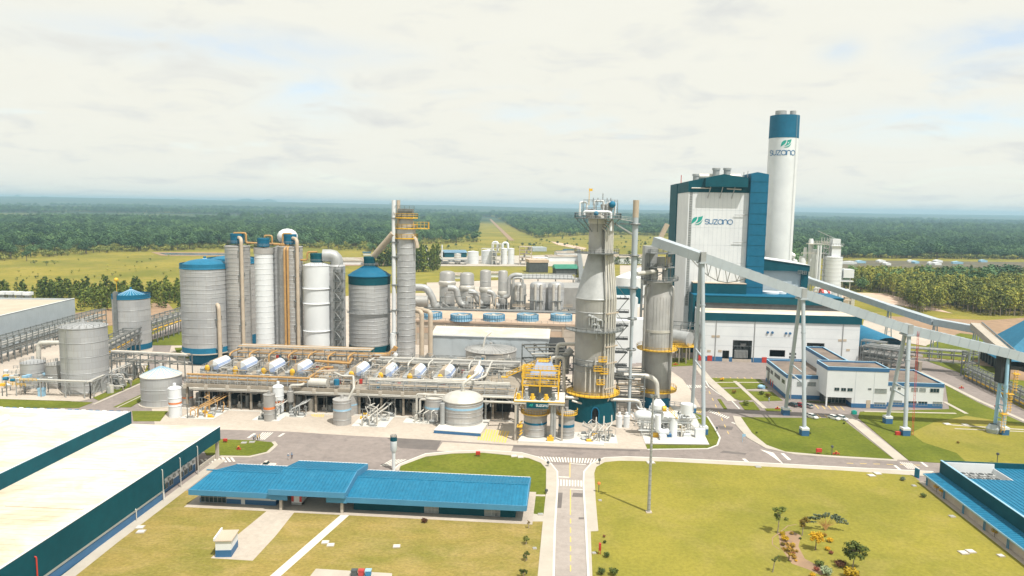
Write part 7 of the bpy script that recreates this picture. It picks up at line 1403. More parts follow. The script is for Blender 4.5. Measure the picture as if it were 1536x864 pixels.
# --- white skid of vessels on the white slab
wk = thing('process_skid', 'bright white vessels, pipes and frames on the white slab', 'process skid', (G(1010, 655).x, G(1010, 655).y, .16)); yw = G(1000, 655).y
def wp_(name, m, f): mb = MB(); f(mb); return O(mb, name, m, wk)
A_ = at(959, 623, yw+2); B_ = at(1012, 626, yw+2)
wp_('horizontal_vessel', 'white_paint', lambda b: (b.tube([A_, B_], 1.6, 18), b.ball(A_, 1.6, 14), b.ball(B_, 1.6, 14)))
wp_('hopper', 'white_paint', lambda b: (b.lathe([(.6, 2.4), (2.2, .6), (2.2, -.6), (.8, -1.8)], 18, at(987, 609, yw+2).x, yw+2, at(987, 609, yw+2).z)))
wp_('vertical_tank', 'white_paint', lambda b: b.cyl(at(1029, 640, yw+1).x, yw+1, hz(1029, 629, yw+1), hz(1029, 614, yw+1), 1.9, 24)); wp_('vertical_tank', 'white_paint', lambda b: b.cyl(at(1010, 640, yw).x, yw, .2, hz(1010, 634, yw), 1.3, 20))
wp_('frame', 'pale_steel', lambda b: [b.beam(at(x, y, yy), (at(x, y, yy).x, yy, .2), .3) for x, y, yy in ((962, 630, yw), (975, 630, yw), (990, 631, yw), (1004, 631, yw), (1018, 632, yw), (1030, 632, yw), (965, 628, yw+8), (1000, 629, yw+8), (1036, 632, yw+6))])
wp_('frame', 'white_paint', lambda b: [b.beam(at(958, 633+k*0, yw-.5)+Vector((0, 0, -k*2.6)), at(1038, 634.5, yw-.5)+Vector((0, 0, -k*2.6)), .3) for k in range(2)])
wp_('railing', 'pale_steel', lambda b: (b.rail([at(1004, 608, yw+9), at(1036, 611, yw+9), at(1040, 616, yw)], 1.3, .16, 1.8), b.rail([at(958, 632, yw-1), at(1038, 634, yw-1)], 1.1, .12, 1.8)))
rg = random.Random(3)
for k in range(60):
 x = rg.uniform(962, 1036); y = rg.uniform(632, 656); P = G(x, y, .2); z = rg.uniform(1.5, 5); s = rg.choice((-1, 1))
 wp_('pipe', rg.choice(['white_paint', 'steel', 'pale_pipe', 'pale_steel']), lambda b: b.pipe([P, P+Vector((0, 0, z)), P+Vector((s*rg.uniform(1, 5), 0, z)), P+Vector((s*3, 2, z+1))], rg.uniform(.08, .28), 8))
for k, m in enumerate(('yellow_paint', 'white_paint', 'pale_steel', 'blue_trim', 'white_paint', 'orange_paint', 'white_paint')): x = 982+k*8; P = G(x, 655-(k % 3)*5, .2); wp_('pump', m if k != 5 else 'yellow_paint', lambda b: (b.tube([P+Vector((-1, 0, .7)), P+Vector((1, 0, .7))], .6, 10), b.box(P.x, P.y, P.z, 2.4, 1.2, .3)))
wp_('motor', 'yellow_paint', lambda b: b.tube([at(994, 613, yw), at(999, 613, yw)], .9, 10)); wp_('elbow_pipe', 'white_paint', lambda b: b.pipe([at(987, 622, yw-2), at(987, 645, yw-2), at(994, 648, yw-2), at(1003, 647, yw-2)], .9, 12))
wp_('stair', 'yellow_paint', lambda b: (b.beam(at(1004, 616, yw-1), at(1016, 628, yw-1), 1.0, .2), b.rail([at(1004, 616, yw-1), at(1016, 628, yw-1)], 1.2, .12, 1.2)))
wp_('control_box', 'white_paint', lambda b: (b.box(P.x+4, P.y, .2, 3, 1.6, 2.6), b.box(P.x-8, P.y-3, .2, 2, 2, 1.4)))
# --- pipe racks at left
pipe_rack('pipe_rack', 'low walkway rack on slim posts in front of the big plain tank', G(25, 594), G(136, 598), 2.0, 0, [5.6], [(5.6, .6, .3, 'pale_pipe'), (5.6, 1.4, .25, 'pale_steel')], 8.5, m='pale_steel', post=.28); pipe_rack('pipe_rack', 'walkway rack turning up towards the bridge right of the big plain tank', G(136, 598), G(200, 567), 2.0, 0, [5.6], [(5.6, .6, .3, 'pale_pipe'), (5.6, 1.4, .25, 'pale_steel')], 8, m='pale_steel', post=.28)
pipe_rack('pipe_rack', 'dense green grey rack running beside the grey hall', Fr(gB, gA).p(-60, -12, 0), Fr(gB, gA).p(LG+8, -12, 0), 6, 0, [4.5, 7.5, 10.5], mixp(6, 6, 4.5, ['dull_metal', 'steel', 'pale_pipe'])+mixp(6, 6, 7.5, ['dull_metal', 'pale_pipe', 'steel'], s=7), 4.5, post=.35, rail_top=True)
pipe_rack('pipe_rack', 'long rack stretching away past the silver silo with blue dome', G(168, 552), G(228, 517), 7, 0, [5, 8.5, 11], mixp(5, 7, 5, ['dull_metal', 'beige_pipe', 'yellow_paint'])+mixp(6, 7, 8.5, ['steel', 'dull_metal', 'pale_pipe'], s=5), 6, post=.4, rail_top=True); pipe_rack('pipe_rack', 'far rack crossing the road left of the widest silo', G(228, 517), G(290, 494), 7, 0, [6.5, 9.5, 12], [(6.5, .3, .35, 'yellow_paint')]+mixp(5, 7, 6.5, ['dull_metal', 'beige_pipe'])+mixp(6, 7, 9.5, ['steel', 'dull_metal', 'pale_pipe'], s=5), 5.5, post=.4, rail_top=True, diag=True)
pipe_rack('pipe_bridge', 'trussed pipe bridge between the silver silo and the washer deck', G(168, 566), G(278, 572), 5, 0, [6.6, 9.6], [(6.6, 1, .4, 'pale_pipe'), (9.6, 1, .55, 'pale_pipe'), (9.6, 3, .4, 'beige_pipe'), (6.6, 3, .3, 'dull_metal')], 6.5, m='steel', post=.34, rail_top=True, diag=True, cat='pipe bridge')
rg = random.Random(77); lp = thing('pump_skid', 'yellow and blue pumps with small frames left of the low grey tanks', 'pump skid', (G(60, 590).x, G(60, 590).y, 0))
for k in range(70):
 x = rg.uniform(2, 74); y = rg.uniform(572, 595); P = G(x, y); mb = MB(); z = rg.uniform(2, 6); kd_ = k % 5
 if kd_ == 0: mb.beam(P, P+Vector((0, 0, z)), .25)
 elif kd_ == 1: mb.pipe([P, P+Vector((0, 0, z)), P+Vector((rg.uniform(2, 6), 0, z))], .2, 6)
 elif kd_ == 2: mb.box(P.x, P.y, z, 1.6, 1.3, .9)
 elif kd_ == 3: mb.rail([P+Vector((0, 0, z)), P+Vector((6, 0, z))], 1.1, .13, 1.4)
 else: mb.tube([P+Vector((0, 0, 4)), P+Vector((1.6, 0, 4))], .6, 8)
 O(mb, ('post', 'pipe', 'valve_box', 'railing', 'motor')[kd_], (('steel',), ('pale_pipe', 'dull_metal'), ('yellow_paint', 'light_blue', 'pale_steel'), ('yellow_paint', 'pale_steel'), ('blue_roof', 'pale_steel', 'white_paint'))[kd_][k % len((('steel',), ('pale_pipe', 'dull_metal'), ('yellow_paint', 'light_blue', 'pale_steel'), ('yellow_paint', 'pale_steel'), ('blue_roof', 'pale_steel', 'white_paint'))[kd_])], lp)
lp2 = thing('pump_skid', 'pipes and small vessels filling the gap right of the big plain tank', 'pump skid', (G(185, 575).x, G(185, 575).y, 0))
for k in range(50):
 x = rg.uniform(163, 210); y = 597-(x-163)*.62-rg.uniform(2, 18); P = G(x, y); mb = MB(); z = rg.uniform(1.5, 6)
 if k % 3 == 0: mb.beam(P, P+Vector((0, 0, 7)), .3)
 elif k % 3 == 1: mb.pipe([P, P+Vector((0, 0, z)), P+Vector((rg.uniform(2, 5), 0, z)), P+Vector((3, 2, 0))], .28, 7)
 else: mb.cyl(P.x, P.y, 0, z*.7, .8, 10)
 O(mb, ('post', 'pipe', 'vessel')[k % 3], rg.choice(['steel', 'pale_pipe', 'dull_metal', 'pale_steel']), lp2)
# --- racks at right
pipe_rack('pipe_rack', 'tall dense rack stepping down beside the arched blue shed', G(1293, 552), G(1346, 561), 9, 0, [4, 7, 10], mixp(6, 9, 4, ['dull_metal', 'steel'])+mixp(6, 9, 7, ['pale_steel', 'dull_metal'], s=5)+mixp(5, 9, 10, ['pale_steel', 'steel'], s=8), 3.2, post=.35, diag=True)
pipe_rack('pipe_rack', 'second dense rack between the arched shed and the office block', G(1290, 543), G(1322, 548), 6, 0, [4, 7, 10], mixp(5, 6, 4, ['dull_metal', 'steel'])+mixp(5, 6, 7, ['pale_steel', 'dull_metal'], s=5)+mixp(4, 6, 10, ['pale_steel', 'steel'], s=8), 4, post=.35, diag=True)
pipe_rack('pipe_bridge', 'pipe bridge crossing high over the road behind the office block', G(1322, 551), G(1447, 562), 5, 4.5, [4.8, 9.8], [(4.8, 4.0, .35, 'yellow_paint')]+mixp(6, 5, 4.8, ['dull_metal', 'steel', 'beige_pipe'])+mixp(4, 5, 7.4, ['dull_metal', 'steel'], s=4)+mixp(6, 5, 9.4, ['pale_steel', 'dull_metal'], s=6), 4.4, post=.3, cat='pipe bridge', ground=4.4, rail_top=True)
mb = MB(); P = G(1377, 557); mb.box(P.x, P.y, 0, 1.5, 3, 4.6); P = G(1330, 551); mb.box(P.x, P.y, 0, 1.5, 3, 4.6); O(mb, 'bridge_pier', 'beam_concrete', None, 'two stubby concrete piers under the pipe bridge', 'pier')
pipe_rack('pipe_rack', 'long low rack along the far side of the road at the right edge', G(1446, 568), G(1580, 633), 4, 0, [.8, 5.6], [(.8, .4, .3, 'yellow_paint')]+mixp(5, 4, .8, ['dull_metal', 'steel'])+mixp(3, 4, 2.4, ['dull_metal', 'steel'], s=3)+mixp(3, 4, 4.0, ['pale_steel', 'steel'], s=5), 3.6, post=.3, rail_top=True)
pipe_rack('pipe_tower', 'square steel tower where the pipe bridge drops beside the road', G(1441, 564), G(1450, 567), 5, 0, [3, 6, 9.8, 11], mixp(4, 5, 6, ['dull_metal', 'steel']), 3, post=.4, diag=True, cat='pipe rack')
pipe_rack('pipe_rack', 'rack of pipes between the second vessel and the white hall', G(1005, 538), G(1046, 541), 12, 0, [8, 12, 16], mixp(6, 12, 8, ['dull_metal', 'beige_pipe'])+mixp(6, 12, 12, ['pale_steel', 'dull_metal'], s=5), 4, post=.35, rail_top=True)
pipe_rack('pipe_rack', 'dark rack seen between the digester and vessel in the distance', G(916, 540), G(972, 543), 14, 0, [6, 11, 15], mixp(7, 14, 6, ['dull_metal', 'steel'])+mixp(7, 14, 11, ['pale_steel', 'beige_pipe'], s=5), 5, post=.4, rail_top=True)
# ------------------------------------------------------------------ middle ground: cooling tower, evaporators, halls
cA = at(624, 520, 362); cB_ = at(866, 524, 355); cf = Fr(cA, cB_); LCt = (Vector((cB_.x-cA.x, cB_.y-cA.y, 0))).length; zCt = cf.on(745, 483)[1]
ct = thing('cooling_tower', 'long tan cooling tower block with five blue fan rings on top', 'cooling tower', cf.p(LCt/2, 10, 0)); QC = 34
mb = MB(); cf.box(mb, 0, LCt, .3, QC, 0, zCt-1); O(mb, 'body', 'tower_panel', ct, smooth=False); mb = MB(); cf.box(mb, -.6, LCt+.6, -.5, QC+.5, zCt-1, zCt); O(mb, 'top_deck', 'tower_tan', ct, smooth=False)
n = 11
for k in range(n+1): t = LCt*k/n; mb = MB(); cf.box(mb, t-.3, t+.3, -.2, .3, 0, zCt-1); O(mb, 'rib', 'roof_tan', ct, smooth=False)
for k in range(n):
 a, b = LCt*k/n+.3, LCt*(k+1)/n-.3
 for j in range(4): mb = MB(); z = (zCt-1)*j/4; cf.box(mb, a, b, .16+.04*(j % 2), .3, z+.1, z+(zCt-1)/4-.05); O(mb, 'panel', ('tower_panel', 'tower_tan', 'pale_concrete')[(k*3+j*2+(k*j) % 3) % 3], ct, smooth=False)
for px in (647, 692, 741, 791.5, 842):
 q = G(px, 476 if px > 660 else 473, zCt+1.5); R = 16.0*depth_at(q)/FPX; f = thing('fan_ring', 'blue ribbed fan ring on the tan cooling tower, %s' % {647: 'leftmost and half hidden by beige pipes', 692: 'second from the left', 741: 'middle of the five', 791.5: 'fourth from the left', 842: 'rightmost, beside the digester'}[px], 'fan', (q.x, q.y, zCt))
 mb = MB(); mb.lathe([(R*1.02, zCt), (R*.97, zCt+1.5), (R, zCt+3.2), (R*.95, zCt+3.2), (R*.92, zCt+1.5), (R*.96, zCt)], 40, q.x, q.y); O(mb, 'ring', 'light_blue', f); mb = MB(); mb.cyl(q.x, q.y, zCt+.2, zCt+.5, R*.9, 30); O(mb, 'fan_pit', 'dark_steel', f)
 mb = MB()
 for k in range(26): a = 2*math.pi*k/26; mb.beam((q.x+R*1.02*math.cos(a), q.y+R*1.02*math.sin(a), zCt), (q.x+R*1.01*math.cos(a), q.y+R*1.01*math.sin(a), zCt+3.2), .22)
 mb.ring(q.x, q.y, zCt+1.7, R*1.0, .14, 40, 4); O(mb, 'rib', 'blue_fascia', f, kind='stuff')
 for k in range(6): a = k*math.pi/3+px; mb = MB(); d = Vector((math.cos(a), math.sin(a), 0)); mb.beam(q+d*.6+Vector((0, 0, .9)), q+d*R*.88+Vector((0, 0, 1.1)), 1.4, .12); O(mb, 'blade', 'roof_tan', f)
 mb = MB(); mb.cyl(q.x, q.y, zCt+.5, zCt+2.8, 1.3, 14); O(mb, 'hub', 'pale_pipe', f)
mb = MB(); mb.rail([cf.p(0, 0, zCt), cf.p(LCt, 0, zCt), cf.p(LCt, QC, zCt)], 1.2, .12, 3); O(mb, 'railing', 'steel', ct, kind='stuff')
pipe_rack('pipe_rack', 'rack of dark pipes between the cooling tower and the evaporators', cf.p(-4, QC+3, 0), cf.p(LCt+6, QC+3, 0), 6, 0, [5, 9, 12.5], mixp(6, 6, 9, ['steel', 'dull_metal', 'beige_pipe'])+mixp(5, 6, 12.5, ['dull_metal', 'steel', 'pale_pipe'], s=5), 6, post=.4, rail_top=True)
sf = Fr(at(648, 548, 322), at(822, 552, 318)); Ls = (at(822, 552, 318)-at(648, 548, 322)).xy.length; zs_ = sf.on(735, 504)[1]
sh = thing('white_hall', 'long low white panelled hall with pale ridged roof behind the washer deck', 'building', sf.p(Ls/2, 10, 0)); mb = MB(); sf.box(mb, 0, Ls, 0, 24, 0, zs_-.1); O(mb, 'wall', 'grey_paint', sh, smooth=False)
zr_ = zs_+1.0; mb = MB(); sf.hull(mb, [(-.4, -.5, zs_-.1), (-.4, 24.5, zs_-.1), (-.4, 12, zr_+1)], [(Ls+.4, -.5, zs_-.1), (Ls+.4, 24.5, zs_-.1), (Ls+.4, 12, zr_+1)]); O(mb, 'roof', 'roof_white', sh, smooth=False)
mb = MB()
for k in range(int(Ls/1.0)): mb.beam(sf.p(k*1.0, -.5, zs_-.02), sf.p(k*1.0, 12, zr_+1.08), .16, .12)
O(mb, 'roof_rib', 'roof_white', sh, kind='stuff', smooth=False); mb = MB(); sf.box(mb, -.5, Ls+.5, -.6, -.5, zs_-.5, zs_); O(mb, 'gutter', 'white_paint', sh, smooth=False)
for k in range(6): mb = MB(); a = Ls*k/6+.6; sf.box(mb, a, a+Ls/6-1.2, -.12, 0, 3, zs_-1.2); O(mb, 'wall_panel', 'grey_paint', sh, smooth=False)
# evaporator vessels
ev = 'evaporator vessels behind the cooling tower'
def evap(label, px, w, pyt, Y, pyn=None, split=None, m='dull_metal', legs=False):
 P = at(px, 480, Y); r = w/2*depth_at((P.x, P.y, 15))/FPX; zt = hz(px, pyt, hd(P)-r); t = thing('evaporator', label, 'vessel', (P.x, P.y, 0), ev)
 mb = MB(); zs2 = hz(px, split, hd(P)-r) if split else 0
 mb.lathe([(r, 0), (r, zt-r*.35), (r*.86, zt-r*.12), (r*.5, zt), (.01, zt+.1)], 32, P.x, P.y); O(mb, 'shell', m, t)
 if split: mb = MB(); mb.lathe([(r, zs2+1.2), (r*1.12, zs2+.6), (r*1.14, zs2-.8), (r, zs2-2)], 32, P.x, P.y); O(mb, 'hoop', 'pale_pipe', t)
 mb = MB()
 for z in (zt*.25, zt*.55, zt*.8): mb.ring(P.x, P.y, z, r, .14, 28)
 O(mb, 'ring', 'pale_steel', t); mb = MB(); rail_ring(mb, P.x, P.y, zt*.42, r+1.2, 12, -3.2, 0); mb.lathe([(r, zt*.42), (r+1.2, zt*.42)], 24, P.x, P.y); O(mb, 'platform', 'steel', t)
 return t, P, r, zt
E1 = evap('leftmost evaporator, broad upper body on a slanted cone', 670.5, 23, 407.5, 420, split=425); E2 = evap('second evaporator from the left with a big curved duct', 700, 21, 409.5, 418, split=432); E3 = evap('third evaporator, tall with domed top, white vent behind', 727.5, 16.5, 405.5, 418, split=434); E4 = evap('slimmest tall evaporator, fourth from the left', 753.5, 14, 406, 416, split=440)
E5 = evap('evaporator with twin downpipes joined to the big overhead elbow', 777, 23, 425, 412); E6 = evap('dome topped evaporator with two thin pipes, left of the last one', 806, 24, 424, 410, m='cladding'); E7 = evap('rightmost dome topped evaporator with two thin pipes', 833, 24, 424, 409, m='cladding')
for E in (E6, E7, E5):
 t, P, r, zt = E; mb = MB(); mb.lathe([(r*1.01, zt-r*.9), (r*1.0, zt-r*.55), (r*.75, zt-.3), (.01, zt+.25)], 30, P.x, P.y); O(mb, 'dome', 'warm_cladding' if E is not E5 else 'dull_metal', t)
 for dx in (-.36, .36): mb = MB(); mb.tube([(P.x+dx*r, P.y-r*.95-.5, 3), (P.x+dx*r, P.y-r*.95-.5, zt-1)], .75, 9); O(mb, 'downpipe', 'pale_pipe', t)
 mb = MB(); mb.box(P.x, P.y-r-.4, zt*.62, r*1.5, 1.6, .5); O(mb, 'pipe_bracket', 'steel', t)
for pts, rad, Y, lb in (([(622, 431), (640, 431), (650, 450), (652, 461), (660, 458)], 2.6, 402, 'big grey elbow duct at the left end of the evaporators'), ([(672, 432), (684, 432), (688, 452), (694, 458), (703, 455)], 2.3, 404, 'thick S shaped duct below the second evaporator'), ([(703, 437), (713, 438), (716, 450), (722, 456)], 2.0, 404, 'thick S shaped duct below the third evaporator'), ([(731, 437), (740, 439), (742, 456), (748, 459)], 1.7, 404, 'S shaped duct below the slim evaporator'), ([(756, 446), (763, 444), (764, 416), (772, 412), (783, 413)], 1.6, 404, 'tall grey duct elbow left of the twin pipe evaporator'), ([(770, 430), (770, 417), (784, 417), (784, 432)], .9, 402, 'pale hooped pipe above the twin pipe evaporator')):
 mb = MB(); mb.pipe([at(x, y, Y) for x, y in pts], rad*.78, 14, 2.0); O(mb, 'duct', 'pale_steel', None, lb, 'duct')
rg = random.Random(41); ew = thing('pipework', 'thin pipes, posts and platforms around the evaporator vessels', 'pipework', at(750, 480, 405))
for k in range(130):
 P = at(rg.uniform(650, 850), 490, rg.uniform(398, 412)); P.z = 0; z = rg.uniform(6, 22); kd_ = k % 4; mb = MB()
 if kd_ == 0: mb.pipe([P, P+Vector((0, 0, z)), P+Vector((rg.uniform(-7, 7), 0, z))], rg.uniform(.2, .45), 7)
 elif kd_ == 1: mb.beam(P, P+Vector((0, 0, z)), .35)
 elif kd_ == 2: mb.rail([P+Vector((-3, 0, z*.7)), P+Vector((4, 0, z*.7))], 1.2, .15, 1.7); mb.beam(P+Vector((-3, 0, z*.7)), P+Vector((4, 0, z*.7)), .4)
 else: mb.pipe([P+Vector((0, 0, z*.6)), P+Vector((rg.uniform(6, 16), 0, z*.6))], .35, 7)
 O(mb, ('pipe', 'post', 'platform', 'pipe')[kd_], rg.choice(['steel', 'dull_metal', 'pale_pipe', 'beige_pipe', 'pale_steel']), ew)
mb = MB(); a = at(622, 452, 398); mb.tube([a, at(642, 452, 398)], 3.2, 16); O(mb, 'horizontal_drum', 'dull_metal', None, 'grey horizontal drum behind the thick beige pipes', 'drum')
mb = MB(); mb.lathe([(6.5, 0), (7.6, 12), (3.2, 15)], 24, at(656, 470, 412).x, 412); O(mb, 'cone_vessel', 'dull_metal', None, 'grey cone vessel under the leftmost evaporator', 'vessel')
mb = MB(); a = at(745, 470, 436); mb.box(at(735, 470, 470).x, 470, 0, 95, 55, 6); O(mb, 'low_building', 'roof_tan', None, 'low tan roofed block behind the evaporators', 'building'); mb = MB(); b_ = at(843, 460, 425); mb.box(b_.x, b_.y, 0, 30, 30, hz(843, 432, 410)); O(mb, 'grey_block', 'dull_metal', None, 'plain grey block right of the rightmost evaporator', 'building')
cr_ = thing('canopy_roof', 'flat pale roof on posts behind the dome topped evaporators', 'canopy', at(818, 430, 460)); mb = MB(); z = hz(818, 415, 460); a = at(818, 415, 462); mb.box(a.x, 462, z-.6, 36, 26, .7); O(mb, 'roof', 'pale_steel', cr_, smooth=False); mb = MB(); mb.rail([(a.x-18, 449, z), (a.x+18, 449, z)], 3, .3, 2.4); O(mb, 'truss', 'pale_steel', cr_, kind='stuff'); mb = MB()
for dx in (-16, -5, 6, 17): mb.beam((a.x+dx, 452, 0), (a.x+dx, 452, z-.6), .6)
O(mb, 'post', 'pale_steel', cr_)
pipe_rack('pipe_rack', 'low dark rack right of the evaporators behind the digester', at(840, 470, 398), at(870, 470, 398), 8, 0, [5, 9, 13], mixp(6, 8, 9, ['steel', 'beige_pipe', 'dark_steel']), 5, post=.5)
mb = MB(); b_ = at(818, 530, 330); mb.box(b_.x, b_.y, 0, 18, 20, hz(818, 512, 330)); O(mb, 'dark_building', 'black_opening', None, 'small dark building between the white hall and the digester', 'building')
mb = MB(); P = at(1002, 395, 345); mb.beam((P.x-12, P.y, 0), (P.x-12, P.y, 46), 1.0); mb.beam((P.x-2, P.y, 0), (P.x-2, P.y, 46), 1.0)
for k in range(7): mb.beam((P.x-12, P.y, 6*k+4), (P.x-2, P.y, 6*k+10), .4); mb.beam((P.x-12, P.y, 6*k+10), (P.x-2, P.y, 6*k+10), .5)
O(mb, 'support_tower', 'steel', None, 'steel lattice tower beside the left wall of the boiler house', 'lattice tower')
mb = MB(); a, b = at(983, 372, 300), at(1001, 336, 300); mb.beam(a, b, 2.4, 1.6); O(mb, 'chute', 'beige_pipe', None, 'tan sloping chute at the upper end of the main conveyor', 'chute')
for px, Y, w_, zt in ((930, 300, 8, 24), (936, 330, 10, 30), (958, 330, 7, 20)): P = at(px, 500, Y); mb = MB(); mb.box(P.x, P.y, 0, w_, w_, zt); O(mb, 'equipment_house', 'white_paint', None, 'white boxy housing behind the grey pole stack, %s' % {930: 'nearest and widest seen', 936: 'taller one farther back', 958: 'lowest one at right'}[px], 'equipment house')
mb = MB(); P = at(932, 462, 340); mb.box(P.x, P.y, 26, 16, 10, 7); O(mb, 'blue_house', 'teal', None, 'teal block with blue roof peeping between digester and pole stack', 'equipment house')
for px, py, Y in ((942, 409, 520), (960, 402, 540)): P = at(px, 430, Y); mb = MB(); mb.lathe([(9, 0), (9, hz(px, py+8, Y)), (.1, hz(px, py, Y))], 28, P.x, P.y); O(mb, 'storage_tank', 'white_paint', None, 'pale tank seen in the gap right of the pole stack, %s' % ('left' if px < 950 else 'right'), 'tank')
# --- chemical plant far behind
yard = clear('yard', [(626, 387), (700, 384), (800, 383), (892, 380), (905, 400), (880, 399.5), (640, 399)], 'pale_concrete', .02); clear('yard', [(640, 424), (900, 415), (905, 440), (640, 450)], 'concrete', .02); clear('yard', [(930, 398), (1000, 398), (1000, 440), (930, 440)], 'concrete', .02)
lawn([(600, 404), (640, 401), (890, 401), (892, 415), (760, 418), (640, 424), (600, 440)], 'lawn', .03); clear('yard', [(500, 392), (570, 391), (590, 398), (500, 399)], 'soil', .05)
def farbox(name, label, px0, px1, pyb, pyt, d=14, m='white_paint', roof=None, rh=2.0, cat='building'):
 A = G(px0, pyb); B = G(px1, pyb); z = hz(px0, pyt, hd(A)); t = thing(name, label, cat, ((A.x+B.x)/2, A.y+d/2, 0)); f = Fr(A, B); L = (B-A).length
 mb = MB(); f.box(mb, 0, L, 0, d, 0, z); O(mb, 'wall', m, t, smooth=False)
 if roof: mb = MB(); f.hull(mb, [(-1, -1, z), (L+1, -1, z), (L+1, d/2, z+rh), (-1, d/2, z+rh)], [(-1, d+1, z), (L+1, d+1, z), (L+1, d/2+.1, z+rh), (-1, d/2+.1, z+rh)]); mb.add([f.p(-1, -1, z), f.p(L+1, -1, z), f.p(L+1, d/2, z+rh), f.p(-1, d/2, z+rh), f.p(-1, d+1, z), f.p(L+1, d+1, z)], [(0, 1, 2, 3), (3, 2, 5, 4)]); O(mb, 'roof', roof, t, smooth=False)
 return t, f, L, z
def fartank(label, px, w, pyb, pyt, m='white_paint', pya=None):
 P = G(px, pyb); r = w/2*depth_at(P)/FPX; z = hz(px, pyt, hd(P)); mb = MB(); mb.lathe([(r, 0), (r, z), (.1, z+(r*.18))], 36, P.x, P.y+r); t = thing('storage_tank', label, 'tank', (P.x, P.y+r, 0)); O(mb, 'shell', m, t); mb = MB(); [mb.ring(P.x, P.y+r, z*q, r, .25, 30) for q in (.33, .66, .98)]; O(mb, 'ring', 'white_paint', t)
fartank('far broad white tank, left of two in the chemical plant', 709, 17, 396, 378); fartank('far broad white tank, right of two in the chemical plant', 732.5, 21, 396, 376.5); fartank('far upright white tank with frames at its left', 756, 9.5, 396.5, 373); fartank('far upright white tank, right of a matching pair', 766.5, 9.5, 396.5, 373); fartank('far small pale tank with red hoop beside the teal shed', 686, 10, 392, 381, 'pale_pipe'); fartank('slim white tank at the far left of the chemical plant', 638.5, 4, 383, 369); fartank('white round tank right of the green roof', 866, 7, 424, 418)
farbox('shed', 'far shed with pale roof and blue gable above a dark front', 667, 700, 386, 379, 30, 'teal', 'light_blue', 3); farbox('white_house', 'far long white hall right of the process frames', 799, 820, 377, 371, 25, 'grey_paint'); farbox('white_house', 'far low white building row at the right of the chemical plant', 823, 866, 392, 385, 20, 'white_paint', 'roof_white'); farbox('white_house', 'far low buildings with pale roofs near the cone digester', 836, 870, 383, 379, 16, 'white_paint', 'roof_white'); farbox('blue_roofed_house', 'far small house with a flat blue roof', 848, 862, 379, 374.5, 14, 'white_paint', 'blue_roof', .8); farbox('blue_roofed_house', 'far low house with a wide blue roof left of the small one', 838, 850, 379.5, 377, 14, 'white_paint', 'blue_roof', .8)
farbox('white_house', 'far low pale building at the left end of the chemical plant', 648, 664, 386, 378, 20, 'pale_concrete', 'roof_white'); farbox('white_house', 'white roofed row half hidden by the ringed column', 620, 640, 384, 379, 20, 'white_paint', 'roof_white'); farbox('green_roofed_shed', 'shed with bright green roof right of the dark container', 834, 866, 412, 403, 16, 'dark_steel', 'green_roof', 4, 'shed'); t_, f_, L_, z_ = farbox('dark_container', 'tall dark grey box building with a railed top', 794, 822, 409, 394, 18, 'dark_steel'); mb = MB(); f_.box(mb, -.5, L_+.5, -.5, 18.5, z_, z_+3); O(mb, 'top_band', 'tower_tan', t_, smooth=False)
farbox('white_house', 'white roofed buildings beyond the pole stack', 925, 985, 396, 386, 26, 'white_paint', 'roof_white', 3); farbox('white_house', 'long white roof left of the ringed column in the distance', 508, 545, 397, 391, 26, 'white_paint', 'roof_white', 3); farbox('red_shed', 'small reddish shed left of the bushy trees in the distance', 524, 535, 392, 389, 14, 'orange_paint', 'roof_white', 1); farbox('blue_roofed_house', 'pale house with blue roof between teal silo and ringed column', 545, 556, 383, 379, 14, 'white_paint', 'blue_roof', 1)
farbox('white_house', 'narrow white roofed canopy behind the first evaporator', 672, 692, 418, 413, 20, 'white_paint', 'roof_white', 2); farbox('low_house', 'low pale house behind the slim evaporator', 735, 750, 416, 410, 16, 'white_paint', 'roof_white', 1.5)
def frame_tower(label, px0, px1, pyb, pyt, m='yellow_paint', nz=5):
 A = G(px0, pyb); B = G(px1, pyb); z = hz(px0, pyt, hd(A)); w = B.x-A.x; t = thing('process_tower', label, 'process frame', ((A.x+B.x)/2, A.y+6, 0)); mb = MB()
 for x in (A.x, (A.x+B.x)/2, B.x):
  for y in (A.y, A.y+12): mb.beam((x, y, 0), (x, y, z), .7)
 for k in range(1, nz+1): zz = z*k/nz; [mb.beam((A.x, y, zz), (B.x, y, zz), .6) for y in (A.y, A.y+12)]; mb.box((A.x+B.x)/2, A.y+6, zz-.2, w, 12, .3)
 O(mb, 'frame', m, t, smooth=False)
 for k in range(6): mb = MB(); x = A.x+w*(k+.5)/6; zz = z*(k % nz)/nz; mb.cyl(x, A.y+4+(k % 3)*2, zz, zz+z/nz*.9, w*.08, 10); O(mb, 'vessel', ('white_paint', 'pale_pipe', 'white_paint')[k % 3], t)
 return A, B, z
frame_tower('far process frame left of the upright white tanks', 738, 751, 397, 366, 'pale_pipe'); frame_tower('far yellowish process frame right of the upright white tanks', 779, 797, 397, 370, 'roof_tan'); frame_tower('low far process frame at the left of the white tanks', 722, 740, 392, 373, 'pale_pipe', 4); frame_tower('low far frame of pipes right of the yellowish frame', 800, 822, 397, 387, 'white_paint', 2); frame_tower('low far pipe frame under the teal shed', 645, 700, 396, 389, 'pale_steel', 2)
Yc = G(745, 396).y+8
for k, (x0, x1, yt) in enumerate(((739, 747, 363), (754, 762, 364))): mb = MB(); mb.pipe([at(x0, 378, Yc), at(x0, yt, Yc), at(x1, yt, Yc), at(x1, 376, Yc)], 1.4, 10, 3); O(mb, 'loop_pipe', 'white_paint', None, 'white pipe loop above the far tanks, %s' % ('left' if k == 0 else 'right'), 'pipe')
P = at(663, 388, 880); mb = MB(); mb.tube([(P.x, P.y, 0), (P.x, P.y, hz(663, 367.5, 882))], .8, 8); O(mb, 'mast', 'white_paint', None, 'thin white mast left of the far teal shed', 'mast')
